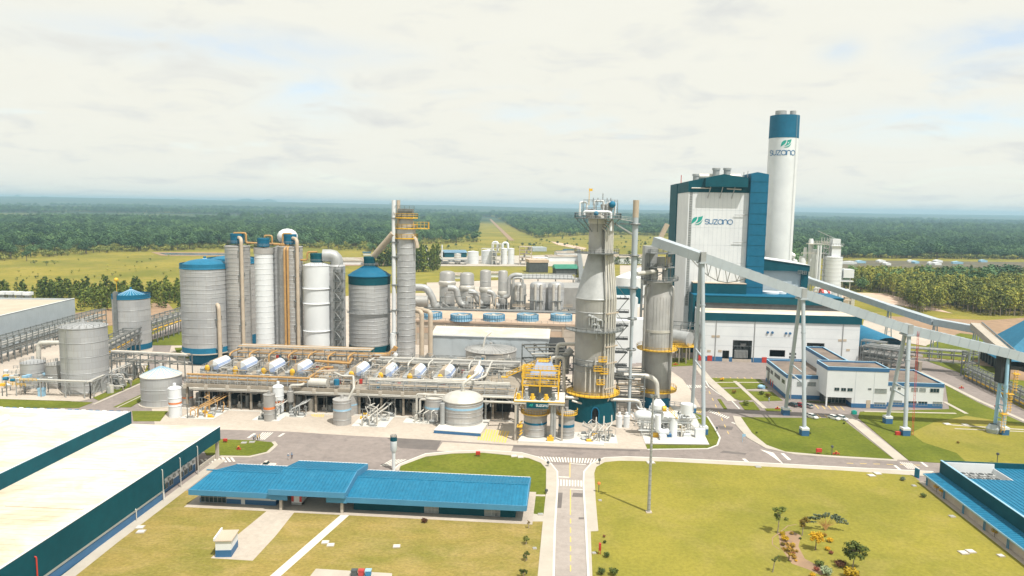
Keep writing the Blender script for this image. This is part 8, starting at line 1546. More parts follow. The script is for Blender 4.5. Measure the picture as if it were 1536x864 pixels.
mb = MB(); a, b = G(873, 436), G(868, 384); mb.beam(a+Vector((0, 0, 8)), b+Vector((0, 0, 8)), 5, 3); [mb.beam(a.lerp(b, k/14), a.lerp(b, k/14)+Vector((0, 0, 8)), .8) for k in range(15)]; O(mb, 'pipe_bridge', 'steel', None, 'long grey pipe bridge leading to the far plant left of the digester', 'pipe bridge')
rg = random.Random(9)
for k in range(12): P = G(rg.uniform(1262, 1500), rg.uniform(393, 399)); mb = MB(); w_ = rg.uniform(6, 16); f = Fr(P, u=Vector((1, rg.uniform(-.3, .3), 0))); f.hull(mb, [(0, 0, 0), (w_, 0, 0), (w_, 0, 2.6), (w_/2, 0, 3.8), (0, 0, 2.6)], [(0, 7, 0), (w_, 7, 0), (w_, 7, 2.6), (w_/2, 7, 3.8), (0, 7, 2.6)]); o = O(mb, 'site_hut', 'white_paint' if k % 3 else 'light_blue', None, 'small pale hut on the dark soil beyond the plantation', 'hut', 'huts on the bare soil beyond the plantation', smooth=False)
# --- lime kiln silos at right
kY = 470.0
kl = tank('silo', 'white ribbed silo with rooftop housing right of the chimney', 'silo', 1245, 455, 27, 386, 'white_paint', roof='cone', pya=383, rings=arange(391, 440, 6), ringm='pale_steel', n=36); c = kl[1]; zt = kl[3]; tY = c.y
mb = MB(); mb.box(c.x+1, c.y, zt+.5, 7, 6, 8); mb.box(c.x+1, c.y, zt+8.5, 9, 8, .5); mb.box(c.x+1, c.y, zt+9, 6, 5, 5); O(mb, 'top_house', 'white_paint', kl[0], smooth=False); mb = MB(); mb.rail([(c.x-4, c.y-4, zt+9), (c.x+6, c.y-4, zt+9)], 1.5, .2, 2); mb.beam((c.x+1, c.y, zt+14), (c.x-13, c.y, zt+20), .4); O(mb, 'crane_arm', 'pale_steel', kl[0])
lt = thing('kiln_tower', 'pale cluster of preheater vessels and lattice tower left of the white ribbed silo', 'tower', (at(1215, 450, tY).x, tY, 0))
for px, w_, pyt in ((1204, 5, 371), (1212, 7, 358), (1219, 14, 374), (1200, 9, 384)): P = at(px, 440, tY+4); r = w_/2*depth_at(P)/FPX; z = hz(px, pyt, hd(P)); mb = MB(); mb.lathe([(r*.5, 12), (r, 20), (r, z-2), (r*.8, z), (.1, z)], 18, P.x, P.y); O(mb, 'preheater_vessel', 'white_paint', lt)
mb = MB(); xa, xb = at(1230, 440, tY).x, at(1238, 440, tY).x; zt_ = hz(1234, 356, hd(c))
for x in (xa, xb):
 for y in (tY-2, tY+3): mb.beam((x, y, 0), (x, y, zt_), .5)
for k in range(12): z = zt_*k/12; mb.beam((xa, tY-2, z), (xb, tY-2, z+zt_/12), .3); mb.beam((xa, tY-2, z), (xb, tY-2, z), .35); mb.box((xa+xb)/2, tY, z, xb-xa+1, 5, .3)
O(mb, 'lattice_tower', 'pale_steel', lt, smooth=False); mb = MB(); a = hz(1225, 366, hd(c)); mb.box(at(1222, 440, tY).x, tY, a, 16, 5, .6); mb.rail([(at(1215, 440, tY).x, tY-2.5, a+.6), (xb, tY-2.5, a+.6)], 2, .25, 2); mb.rail([(at(1197, 440, tY).x, tY-2, a-8), (xa, tY-2, a-8)], 1.6, .25, 2); O(mb, 'gangway', 'pale_pipe', lt)
for px in (1223, 1227): P = at(px, 440, tY-3); mb = MB(); mb.tube([(P.x, P.y, 0), (P.x, P.y, hz(px, 372, tY))], .8, 8); O(mb, 'pipe', 'white_paint', lt)
fb = thing('filter_house', 'small white roofed filter box right of the white ribbed silo', 'equipment house', (at(1269, 430, tY).x, tY, 0)); P = at(1269, 424, tY); mb = MB(); mb.box(P.x, P.y, hz(1269, 426, tY), 8, 8, 6.5); mb.box(P.x-4, P.y, hz(1265, 430, tY)-1, 15, 10, .8); O(mb, 'box', 'white_paint', fb, smooth=False); mb = MB(); [mb.beam((P.x+dx, P.y, 0), (P.x+dx, P.y, hz(1269, 427, tY)), .6) for dx in (-9, -3, 3)]; O(mb, 'leg', 'pale_pipe', fb); mb = MB(); mb.beam((P.x-4, P.y-3, hz(1262, 410, tY)), (P.x, P.y-3, hz(1268, 424, tY)), .8); O(mb, 'chute', 'white_paint', fb)
rk = thing('kiln', 'low kiln equipment with reddish rings and frames behind the conveyors', 'kiln', (at(1240, 455, tY-20).x, tY-20, 0)); a = at(1230, 440, tY-22); b = at(1245, 443, tY-24); mb = MB(); mb.tube([a, b], 3, 18); O(mb, 'drum', 'white_paint', rk)
for px in (1232, 1241): q = at(px, 440.5, tY-23); mb = MB(); mb.tube([q-Vector((.8, 0, 0)), q+Vector((.8, 0, 0))], 3.6, 18); O(mb, 'tyre_ring', 'red_paint', rk)
rg = random.Random(4)
for k in range(34): P = at(rg.uniform(1214, 1278), 455, tY-rg.uniform(10, 34)); z = rg.uniform(3, 13); mb = MB(); (mb.box(P.x, P.y, 0, 2.5, 3, z) if k % 3 == 0 else mb.beam(P*1, (P.x, P.y, z), .5) if k % 3 == 1 else mb.pipe([(P.x, P.y, 0), (P.x, P.y, z), (P.x+5, P.y, z)], .6, 7)); O(mb, ('equipment', 'post', 'pipe')[k % 3], rg.choice(['white_paint', 'pale_pipe', 'beige_pipe', 'pale_steel']), rk)
rg = random.Random(12); c0 = at(1190, 384, 440); st = MB()
for k in range(16): u = k/15; st.ball((c0.x-2.5+u*4.5+rg.uniform(-.6, .6), c0.y+rg.uniform(-1, 1), c0.z-4+(1-u)*6+rg.uniform(-.5, .5)), 1.9-1.1*u, 10)
O(st, 'steam_puff', 'steamy', None, 'small white puff of steam beside the foot of the chimney', 'steam')
# ------------------------------------------------------------------ conveyors
def gallery(par, a, b, w, h, m='grey_paint', rib=3.0):
 mb = MB(); mb.beam(a, b, w, h); O(mb, 'gallery', m, par, smooth=False)
 d = b-a; L = d.length; n = int(L/rib); u = d.normalized(); s = Vector((0, 0, 1)).cross(u).normalized(); up = u.cross(s); mb = MB()
 for k in range(n+1): p = a+u*(L*k/n); [mb.beam(p+s*q*(w/2+.02)-up*h/2, p+s*q*(w/2+.02)+up*h/2, .12) for q in (-1, 1)]; mb.beam(p-s*w/2+up*(h/2+.02), p+s*w/2+up*(h/2+.02), .1)
 O(mb, 'gallery_rib', m, par, kind='stuff', smooth=False)
cv_ = thing('conveyor', 'long pale enclosed main conveyor climbing to the boiler house on tall legs', 'conveyor', G(1206, 640))
Yl = G(1055, 651).y
cpts = [at(984, 362, Yl+22), at(1053, 386, Yl+10), at(1203, 440, Yl+9), at(1361, 494, Yl+9), at(1507, 528.5, Yl+8), at(1620, 560, Yl+8)]
for k, (a, b) in enumerate(zip(cpts[:-1], cpts[1:])): gallery(cv_, a, b, 4.0, 3.0)
for (fx, fy), (bx, by), top in (((1055, 651), (1038, 619), cpts[1]), ((1206, 653), (1178, 622), cpts[2]), ((1357, 653), (1331, 635), cpts[3])):
 F_ = G(fx, fy); B_ = G(bx, by); leg = thing('conveyor_trestle', 'tall pale A shaped leg of the main conveyor, %s' % ('beside the white slab' if fx < 1100 else 'before the car park' if fx < 1300 else 'with red ladder'), 'conveyor support', ((F_.x+B_.x)/2, (F_.y+B_.y)/2, 0))
 tA_ = top+Vector((0, -1.2, -1.6)); tB2 = top+Vector((0, 1.2, -1.6))
 for P, t in ((F_, tA_), (B_, tB2)): mb = MB(); mb.tube([P+Vector((0, 0, 2)), t], .62, 14); O(mb, 'leg', 'grey_paint', leg); mb = MB(); mb.box(P.x, P.y, 0, 2.3, 2.3, 1.9); O(mb, 'footing', 'blue_trim', leg); mb = MB(); mb.box(P.x, P.y, 1.9, 2.36, 2.36, .7); O(mb, 'footing_cap', 'white_paint', leg)
 for u in (.34, .42): mb = MB(); mb.beam((F_+Vector((0, 0, 2))).lerp(tA_, u), (B_+Vector((0, 0, 2))).lerp(tB2, u), .4); O(mb, 'brace', 'grey_paint', leg)
 for u in (.25, .5, .75):
  mb = MB(); p = F_.lerp(tA_, u); mb.tube([p-Vector((0, 0, .2)), p+Vector((0, 0, .2))], .8, 12); O(mb, 'joint_collar', 'grey_paint', leg)
 mb = MB(); mb.box(top.x, top.y, top.z-1.9, 2.4, 5, .5); O(mb, 'head_beam', 'grey_paint', leg); mb = MB(); mb.box(top.x, top.y, top.z-1.6, 1.6, 4.3, 3.4); O(mb, 'collar_frame', 'pale_steel', leg)
 if fx == 1357:
  mb = MB()
  for s in (0, .8): mb.beam((F_.x+2.2+s*.6, F_.y, .2), (top.x+2.2+s*.6, top.y-2, top.z), .10)
  for k in range(24): p = Vector((F_.x+2.2, F_.y, .2)).lerp(Vector((top.x+2.2, top.y-2, top.z)), k/24); mb.beam(p, p+Vector((.5, 0, 0)), .08)
  O(mb, 'ladder', 'red_paint', leg); mb = MB(); mb.box(F_.x-2.2, F_.y, 0, 1.4, 1.0, 1.2); O(mb, 'red_cabinet', 'red_paint', leg)
a, b = cpts[0].lerp(cpts[1], .75), cpts[1].lerp(cpts[2], .45); mb = MB(); n = 6; lo = [a+Vector((0, 0, -1.5))]+[a.lerp(b, k/n)+Vector((0, 0, -1.5-4.2*math.sin(math.pi*k/n))) for k in range(1, n)]+[b+Vector((0, 0, -1.5))]
for k in range(n): mb.beam(lo[k], lo[k+1], .25)
for k in range(1, n): p = a.lerp(b, k/n-.04)+Vector((0, 0, -1.5)); q = a.lerp(b, k/n+.04)+Vector((0, 0, -1.5)); mb.beam(lo[k], p, .2); mb.beam(lo[k], q, .2)
O(mb, 'sag_truss', 'pale_steel', cv_)
# right end tower
F_ = G(1505, 652); B_ = G(1491, 648); rtw = thing('conveyor_tower', 'pale blue conveyor tower with yellow caged ladder near the right edge', 'conveyor support', ((F_.x+B_.x)/2, F_.y, 0)); topz = cpts[4].z-1.5
for P, dx in ((F_, 0.6), (B_, 1.4)): mb = MB(); mb.tube([P, (P.x+dx*2, P.y+3, topz)], .55, 12); O(mb, 'leg', 'light_blue', rtw);
mb = MB(); mb.box(F_.x, F_.y, 0, 2.2, 2.2, 1.9); O(mb, 'footing', 'blue_trim', rtw); mb = MB(); mb.box(F_.x, F_.y, 1.9, 2.3, 2.3, .7); O(mb, 'footing_cap', 'white_paint', rtw)
mb = MB()
for k in range(5): u = .2+.17*k; p = F_.lerp(Vector((F_.x+1.2, F_.y+3, topz)), u); q = B_.lerp(Vector((B_.x+2.8, B_.y+3, topz)), u); mb.beam(p, q, .3); mb.beam(p, B_.lerp(Vector((B_.x+2.8, B_.y+3, topz)), min(1, u+.17)), .22)
O(mb, 'brace', 'light_blue', rtw)
mb = MB()
for k in range(3): x = F_.x-1.2+k*1.3; z0 = 1+k*6.5; mb.box(x, F_.y-1.2, z0+6, 1.8, 1.6, .2); [mb.beam((x+s, F_.y-1.2, z0), (x+s, F_.y-1.2, z0+7.4), .12) for s in (-.5, .5)]; [mb.ring(x, F_.y-1.2, z0+1+j*.9, .75, .06, 10, 4) for j in range(7)]
O(mb, 'caged_ladder', 'yellow_paint', rtw); mb = MB(); mb.box(B_.x+2, B_.y+1.5, topz-8.5, 3, 3, 8.5); O(mb, 'dark_housing', 'black_opening', rtw, smooth=False); mb = MB(); mb.lathe([(1.8, 0), (2.1, 1.5), (1.2, 3)], 14, B_.x-1, B_.y-1); mb.box(B_.x+.6, B_.y-2, 2.4, 1.6, 1.2, 1.8); O(mb, 'base_drum', 'grey_paint', rtw)
# second conveyor
c2 = thing('conveyor', 'thinner enclosed conveyor behind the main one, running down to the right', 'conveyor', G(1335, 545)); Y2 = 400
q2_ = [at(1186, 407, 440), at(1215, 421, 430), at(1334, 461, 385), at(1403, 483, 345), at(1464, 494, 330)]
for a, b in zip(q2_[:-1], q2_[1:]): gallery(c2, a, b, 4.0, 3.2)
c3 = thing('conveyor', 'short steep ribbed conveyor at far right dropping to the blue shed', 'conveyor', q2_[-1]); gallery(c3, at(1463, 489, 330), at(1512, 532, 290), 4.2, 2.8, 'pale_concrete', 1.5)
mb = MB(); a = at(1463, 487, 330); b = at(1512, 530, 290); mb.beam(a+Vector((2, -1.5, 1.3)), b+Vector((2, -1.5, 1.3)), .5, .5); O(mb, 'side_gutter', 'steel', c3)
for p, lb in ((q2_[1], 'by the side building'), (q2_[2], 'in the middle'), (q2_[3], 'above the dry field'), (q2_[4], 'at its right end')):
 lg = thing('conveyor_trestle', 'trestle leg of the thin conveyor, %s' % lb, 'conveyor support', (p.x, p.y, 0)); mb = MB()
 for dx, dy in ((-1.6, -2), (1.6, -2), (0, 3)): mb.beam((p.x+dx, p.y+dy, 0), (p.x+dx*.3, p.y+dy*.4, p.z-1.6), .45)
 for u in (.35, .7): mb.beam((p.x-1.6*(1-.7*u), p.y-2*(1-.6*u), p.z*u), (p.x+1.6*(1-.7*u), p.y-2*(1-.6*u), p.z*u), .3)
 O(mb, 'frame', 'grey_paint', lg)
# ------------------------------------------------------------------ garden trees and shrubs
def garden_tree(label, px, pyb, x0, x1, y0, y1, leaf, seed, trunk='pale_bark', clumps=13, name='garden_tree'):
 P = G(px, pyb); k = depth_at(P)/FPX; w = (x1-x0)/2*k; zt = hz(px, y0, hd(P)); zb = hz(px, y1, hd(P)); ox = ((x0+x1)/2-px)*k; rg = random.Random(seed); t = thing(name, label, 'tree', P)
 tk = MB(); cr = MB(); hm_ = (zt-zb); top = P+Vector((ox*.5, 0, zb+hm_*.3)); tk.tube([P, P.lerp(top, .5)+Vector((.06, 0, 0)), top], [.13, .10, .07], 7)
 for i in range(clumps):
  a = i*2.4+rg.random(); u = (i+.5)/clumps; q = w*.78*math.sqrt(u)*(1-.25*rg.random()); c = P+Vector((ox+math.cos(a)*q, math.sin(a)*q*.9, zb+hm_*(.22+.6*rg.random()*(1.1-.5*u)))); tk.tube([top, top.lerp(c, .6)+Vector((0, 0, .1)), c], [.045, .03, .012], 5, False); leafball(cr, c, w*.32, 90, w*.068, rg, .8, .2)
 O(tk, 'trunk', trunk, t); O(cr, 'crown', leaf, t, smooth=False); return t
garden_tree('tall thin dark green tree at the upper left of the garden cluster', 1166, 801, 1154, 1183, 754, 783, 'leaf_garden', 1); garden_tree('small tree with orange flowers on top beside the tall thin tree', 1203, 804, 1194, 1215, 771, 794, 'leaf_orange', 2); garden_tree('rounded yellow leaved tree in the middle of the garden bed', 1223, 826, 1210, 1236, 796, 813, 'leaf_yellow', 4, 'bark', 22)
garden_tree('broad tree with rusty flowers at the lower right of the garden bed', 1278.5, 854, 1262, 1301, 808, 840, 'leaf_garden', 5, clumps=20); garden_tree('small leaning young tree at the lower left of the garden bed', 1158.6, 859, 1155, 1171, 829, 845, 'leaf_garden', 6, clumps=7); garden_tree('bushy orange and green tree at the left of the garden bed', 1183, 842, 1169, 1196, 812, 836, 'leaf_orange', 7, 'bark', 14)
P = G(1238, 796.5); pt = thing('fan_palm', 'fan shaped traveller palm with silvery fronds and orange stems in the garden', 'palm', P); tk = MB(); cr = MB(); rg = random.Random(8)
for k in range(15):
 a = math.radians(15+150*k/14); d = Vector((math.cos(a)*.95, rg.uniform(-.25, .25), .35+.62*math.sin(a))); b = P+Vector((0, 0, .8)); m_ = b+d*2.6; tk.tube([P+Vector((0, 0, .1)), b+d*.6, m_], [.10, .07, .03], 5); e = m_+d*1.5+Vector((d.x*.9, 0, -.5)); n_ = Vector((-d.z, .25, d.x)).normalized()
 for j in range(6): u = j/5; leafball(cr, m_.lerp(e, u)-Vector((0, 0, .35*u*u)), .30*(1.1-.5*abs(u-.4)), 14, .17, rg, .9, .2)
O(tk, 'stem', 'orange_pipe', pt); O(cr, 'fronds', 'leaf_silver', pt, smooth=False)
def shrub(label, px, py, wpx, hpx, leaf, seed, group=None, name='shrub'):
 P = G(px, py, .1); k = depth_at(P)/FPX; r = wpx/2*k; h = hpx*k*.9; mb = MB(); rg = random.Random(seed)
 for i in range(5): a = i*1.26; leafball(mb, P+Vector((math.cos(a)*r*.45, math.sin(a)*r*.45, h*.45+rg.random()*h*.12)), r*.55, 80, r*.13, rg, min(1.3, h/(2*r)*1.2), .35)
 st = MB(); [st.tube([P, P+Vector((math.cos(a)*r*.4, math.sin(a)*r*.4, h*.5))], [.04, .02], 4) for a in (0, 2, 4)]
 t = thing(name, label, 'shrub', P, group); O(mb, 'foliage', leaf, t, smooth=False); O(st, 'stem', 'bark', t)
b_ = lambda x, y: (x/6.967+1140, y/6.967+740)
for i, (x, y, w, l, lb) in enumerate(((235, 440, 10, 'leaf_yellow', 'orange shrub at the foot of the tall thin tree'), (332, 430, 7, 'leaf_orange', 'small orange shrub between the tall thin tree and the flowering tree'), (262, 495, 13, 'leaf_yellow', 'yellow shrub, second down the left edge of the garden bed'), (240, 545, 8, 'leaf_orange', 'small orange shrub below the second yellow shrub'), (340, 560, 10, 'leaf_yellow', 'yellow shrub against the bushy orange tree'), (345, 645, 8, 'leaf_red', 'rusty shrub low on the left edge of the garden bed'), (385, 615, 6, 'leaf_orange', 'tiny orange shrub right of the rusty one'), (360, 685, 8, 'leaf_orange', 'orange shrub near the bottom of the left row'), (376, 712, 5, 'leaf_yellow', 'tiny yellow shrub ending the left row'), (672, 450, 9, 'leaf_orange', 'olive shrub right of the rounded yellow tree'), (730, 510, 11, 'leaf_yellow', 'yellow shrub in the right row of the garden bed'), (705, 595, 9, 'leaf_yellow', 'yellow shrub below the other in the right row'), (742, 635, 8, 'leaf_red', 'brownish red shrub ending the right row'), (622, 760, 15, 'leaf_garden', 'wide green shrub at the bottom of the garden bed'), (590, 812, 10, 'leaf_red', 'dark red shrub below the wide green shrub'), (692, 850, 20, 'leaf_silver', 'large pale spiky shrub at the bottom edge'), (838, 770, 18, 'leaf_red', 'wide brownish shrub left of the broad rusty tree'), (945, 885, 26, 'leaf_yellow', 'big yellow shrub at the bottom edge under the broad tree'), (548, 872, 10, 'leaf_yellow', 'yellow shrub at the very bottom of the picture'), (420, 480, 5, 'leaf_garden', 'small dark shrub at the foot of the flowering tree'))):
 px, py = b_(x, y); shrub(lb, px, py, w, w*.8, l, 30+i)
sheet('soil_bed', [b_(*q) for q in ((190, 420), (330, 395), (430, 450), (400, 560), (470, 690), (600, 760), (720, 830), (640, 864), (500, 800), (330, 740), (210, 560))], .128, 'soil'); ribbon('soil_edge', [b_(*q) for q in ((380, 330), (290, 345), (200, 420), (130, 470), (130, 540), (200, 590))], .22, .1, .132, 'soil')
for i, (x, y, w) in enumerate(((792.7, 787, 7), (788.8, 811, 15), (789, 836, 15), (785, 861, 18))): garden_tree('small yellowish roadside tree left of the entrance road, %s' % ('farthest and thinnest', 'second from the top', 'third from the top', 'nearest the bottom edge')[i], x, y+6, x-w/2, x+w/2, y-10, y+2, 'leaf_orange' if i == 0 else 'leaf_garden', 70+i, clumps=9)
for i, (x, y, w) in enumerate(((906, 806, 5), (907, 815, 6), (910, 836, 11), (902, 862, 14), (920, 863, 15))): shrub('leafy shrub right of the entrance road, %s' % ('topmost and smallest', 'second from the top', 'beside the red post', 'at the bottom edge, left of two', 'at the bottom edge, right of two')[i], x, y, w, w*1.0, 'leaf_garden' if i else 'leaf_red', 80+i)
for i, (x, y) in enumerate(((1404.7, 738), (1412.5, 744), (1491.5, 806))):
 P = G(x, y, .1); t = thing('topiary_tree', 'clipped yellow ball tree by the covered walkway, %s' % ('first at the corner', 'second at the corner', 'alone near the third column pair')[i], 'tree', P); tk = MB(); tk.tube([P, P+Vector((0, 0, 1.1))], .06, 6); O(tk, 'trunk', 'bark', t); cr = MB(); leafball(cr, P+Vector((0, 0, 1.5)), .75, 150, .13, random.Random(i), .6, .7); O(cr, 'crown', 'leaf_yellow', t, smooth=False)
for i, (x, y, w, l, lb) in enumerate(((636.5, 784, 11, 'leaf_red', 'dark red flower clump in front of the canopy building'), (1354, 721, 9, 'leaf_silver', 'small spiky palm shrub on the lawn near the road crossing'), (1385, 746, 10, 'leaf_garden', 'dark spiky shrub on the lawn by the walkway corner'), (1083, 571, 7, 'leaf_yellow', 'small round tree on the top courtyard lawn'), (1119, 608, 11, 'leaf_garden', 'round dark green bush on the courtyard lawn nearest the road'), (1101, 590, 8, 'leaf_orange', 'scruffy yellow bush in the middle courtyard lawn'), (1142, 592, 9, 'leaf_garden', 'round green bush beside the office left wall'), (1152, 596, 10, 'leaf_orange', 'brownish bush right of the round one by the office wall'), (1437, 665, 5, 'leaf_orange', 'tiny yellow bush on the pale mown patch'), (1135, 650, 4, 'leaf_garden', 'tiny dark bush near the left end of the middle lawn'), (1215, 651, 4, 'leaf_garden', 'tiny dark bush beside the conveyor leg footing'), (1266, 636, 4, 'leaf_garden', 'tiny dark bush by the office path'))): shrub(lb, x, y, w, w*.85, l, 100+i)
for i in range(9): shrub('low hedge plant at the foot of the office front wall', 1211+i*4, 603.5+i*.2, 5, 3, 'leaf_garden', 130+i, 'hedge plants under the office front wall', 'hedge_plant')
# ------------------------------------------------------------------ street furniture
P = G(973, 769); mt = thing('light_mast', 'very tall slim grey light mast standing on the big lawn', 'light mast', P); zm = hz(978, 594, hd(P)); mb = MB(); mb.tube([P, P+Vector((0, 0, zm*.5)), P+Vector((0, 0, zm))], [.42, .30, .20], 10); O(mb, 'pole', 'pale_steel', mt); mb = MB(); mb.box(P.x, P.y, 0, 1.3, 1.3, .35); O(mb, 'footing', 'concrete', mt); mb = MB()
for k in range(22): mb.beam((P.x-.35, P.y-.42, 1+k*zm/24), (P.x+.35, P.y-.42, 1+k*zm/24), .06)
O(mb, 'climbing_step', 'steel', mt, kind='stuff')
for k in range(3): mb = MB(); a = k*2.1; mb.box(P.x+.6*math.cos(a), P.y+.6*math.sin(a), zm-.3, .7, .5, .5); O(mb, 'floodlight', 'steel', mt)
P = G(590.5, 705); k = depth_at(P)/FPX; wt = thing('water_tower', 'small white water tower with teal cap behind the canopy building', 'water tower', P); z1, z2, z3 = hz(589, 675, hd(P)), hz(588, 661, hd(P)), hz(588, 657, hd(P)); mb = MB(); mb.cyl(P.x, P.y, 0, z1, 2.6*k, 16); O(mb, 'stem', 'white_paint', wt); mb = MB(); mb.lathe([(2.6*k, z1-.8), (5*k, z1+.2), (5*k, z2)], 24, P.x, P.y); O(mb, 'tank', 'white_paint', wt); mb = MB(); mb.lathe([(5*k, z2), (5.1*k, z2), (5.1*k, z3), (.01, z3+.1)], 24, P.x, P.y); O(mb, 'cap', 'teal', wt); mb = MB(); rail_ring(mb, P.x, P.y, z3, 4.6*k, 12, h=.8); O(mb, 'railing', 'pale_steel', wt)
P = G(1185.5, 600); fl = thing('light_mast', 'floodlight mast with four lamps behind the left wing of the office', 'light mast', P); zf2 = hz(1186, 535, hd(P)); mb = MB(); mb.tube([P, P+Vector((0, 0, zf2))], .22, 8); O(mb, 'pole', 'pale_steel', fl); mb = MB(); [mb.box(P.x+dx, P.y, zf2+dz, .9, .5, .8) for dx in (-.9, .6) for dz in (-.6, .7)]; O(mb, 'floodlight', 'dark_steel', fl)
def lamp(px, py, hpx, label, head='dark_steel'):
 P = G(px, py); h = hpx*depth_at(P)/FPX; t = thing('street_lamp', label, 'lamp post', P); mb = MB(); mb.tube([P, P+Vector((0, 0, h))], .09, 7); O(mb, 'pole', 'dark_steel', t); mb = MB(); mb.lathe([(.12, 0), (.42, .25), (.36, .65), (.1, .8)], 10, P.x, P.y, h-.3); O(mb, 'lamp_head', head, t)
for a in ((1247.5, 683, 13, 'black lamp post beside the red hydrant on the middle lawn'), (1495.5, 695, 14, 'black lamp post on the mown patch near the blue roof'), (819.5, 741, 5, 'short black lamp at the lawn corner left of the road'), (822, 700, 6, 'short black lamp at the curve of the left lawn'), (1075, 648, 6, 'short dark lamp beside the curved grass strip'), (898, 739, 14, 'orange topped marker post at the left edge of the big lawn'), (899, 697, 7, 'thin sign post at the curve of the big lawn')): lamp(*a, head='orange_paint' if 'orange' in a[3] else 'dark_steel')
def redbox(px, py, w, h, label, legs=True):
 P = G(px, py); k = depth_at(P)/FPX; t = thing('hose_cabinet', label, 'hose cabinet', P); W, Hh = w*k, h*k; mb = MB(); mb.box(P.x, P.y, Hh*.4 if legs else .1, W, .6, Hh*.6); O(mb, 'cabinet', 'red_paint', t, smooth=False); mb = MB(); mb.box(P.x, P.y-.32, Hh*.5 if legs else .3, W*.7, .05, Hh*.35); O(mb, 'door', 'red_paint', t, smooth=False); mb = MB(); [mb.beam((P.x+s*W*.42, P.y, 0), (P.x+s*W*.42, P.y, Hh*.42), .1) for s in (-1, 1)]; O(mb, 'leg', 'red_paint', t)
def hydrant(px, py, w, label):
 P = G(px, py); k = depth_at(P)/FPX; t = thing('fire_hydrant', label, 'hydrant', P); W = w*k; mb = MB(); mb.pipe([P+Vector((-W/2, 0, .1)), P+Vector((-W/2, 0, .55)), P+Vector((W/2, 0, .55)), P+Vector((W/2, 0, .1))], .16, 8); mb.cyl(P.x, P.y, .1, 1.1, .22, 10); O(mb, 'body', 'red_paint', t); mb = MB(); mb.ring(P.x, P.y-.1, 1.15, .3, .05, 14); O(mb, 'hand_wheel', 'yellow_paint', t)
redbox(1228, 681.5, 8, 9, 'red hose cabinet on two legs by the middle lawn'); redbox(717, 685, 6.5, 8, 'red hose cabinet at the top of the lawn left of the road'); redbox(338, 664, 5.5, 6, 'red hose cabinet beside the warehouse corner'); redbox(899.5, 832, 3.2, 18, 'tall narrow red post box right of the entrance road'); redbox(1495, 612, 6, 4, 'small red box on a post beside the right road')
hydrant(1254, 682.5, 9, 'red hydrant with yellow wheel on the middle lawn'); hydrant(358, 675, 5, 'red hydrant on the small lawn by the warehouse'); hydrant(1013, 548, 7, 'orange red hydrant near the horizontal tank'); hydrant(1442, 583, 6, 'red hydrant beside the road behind the office'); hydrant(1166, 614.5, 6, 'rusty valve in the small car park island')
for i, (x, y, w, lb) in enumerate(((1445, 829.5, 12, 'pale concrete cover on the right lawn, left of a pair near the walkway'), (1456, 827.5, 12, 'pale concrete cover on the right lawn, right of a pair near the walkway'), (1307, 713.5, 10, 'pale concrete cover below the road, left of a pair'), (1316, 710.5, 10, 'pale concrete cover below the road, right of a pair'), (1371, 729, 6, 'small grey drain cover near the walkway corner'), (1428, 775, 8, 'square drain cover beside the middle of the walkway'), (1501, 834, 9, 'square drain cover low on the right by the walkway'), (488, 814, 11, 'pale cover on the dry lawn, left of a pair'), (496, 818, 11, 'pale cover on the dry lawn, right of a pair'), (595, 820, 11, 'single pale cover in the middle of the dry lawn'), (210, 791.5, 12, 'pale cover beside the warehouse wall, upper of two'), (211.5, 798, 12, 'pale cover beside the warehouse wall, lower of two'), (366, 664.5, 8, 'pale cover on the small lawn, left of a pair'), (378, 663.5, 8, 'pale cover on the small lawn, right of a pair'), (771, 684.5, 9, 'pale cover at the top of the lawn, left of a pair'), (781, 686, 9, 'pale cover at the top of the lawn, right of a pair'), (1137, 700.5, 8, 'pale cover at the upper edge of the big lawn'), (976, 694, 12, 'pale cover beside the mast line at the upper lawn edge'), (802, 823, 6, 'small white cover left of the entrance road'), (891, 830, 6, 'small white cover right of the entrance road'), (900, 751, 5, 'small white box cover at the left edge of the big lawn'), (1421, 636.5, 10, 'white cover at the left end of the thin double paths'), (1448, 637.5, 9, 'white cover above the thin double paths'), (811, 772, 8, 'drain cover on the small lawn beside the canopy building'))):
 P = G(x, y, .12); k = depth_at(P)/FPX; t = thing('drain_cover', lb, 'drain cover', P); mb = MB(); mb.box(P.x, P.y, .05, w*k, w*k*.9, .26, .1); O(mb, 'frame', 'pale_concrete', t, smooth=False); mb = MB(); mb.box(P.x, P.y, .31, w*k*.8, w*k*.72, .05, .1); O(mb, 'lid', 'white_pad' if w > 8 else 'pale_steel', t, smooth=False)
for x, c, m in ((531.5, 'dark grey', 'bin_grey'), (542, 'dark red', 'bin_red'), (552.5, 'blue', 'bin_blue')):
 P = G(x, 863, .15); k = depth_at(P)/FPX; t = thing('waste_bin', '%s wheeled waste bin on the small pad at the bottom edge' % c, 'bin', P); w = 9.6*k; mb = MB(); mb.prism([(P.x-w*.42, P.y-w*.4), (P.x+w*.42, P.y-w*.4), (P.x+w*.42, P.y+w*.4), (P.x-w*.42, P.y+w*.4)], .25, w*.95); O(mb, 'body', m, t, smooth=False); mb = MB(); mb.box(P.x, P.y, w*.95, w*.96, w*.9, .12); mb.box(P.x, P.y-.05, w*1.02, w*.8, w*.7, .1); O(mb, 'lid', m if m != 'bin_blue' else 'light_blue', t)
 for s in (-1, 1): mb = MB(); mb.tube([(P.x+s*w*.45, P.y-w*.42, .3), (P.x+s*w*.38, P.y-w*.42, .3)], .14, 10); O(mb, 'wheel', 'rubber', t)
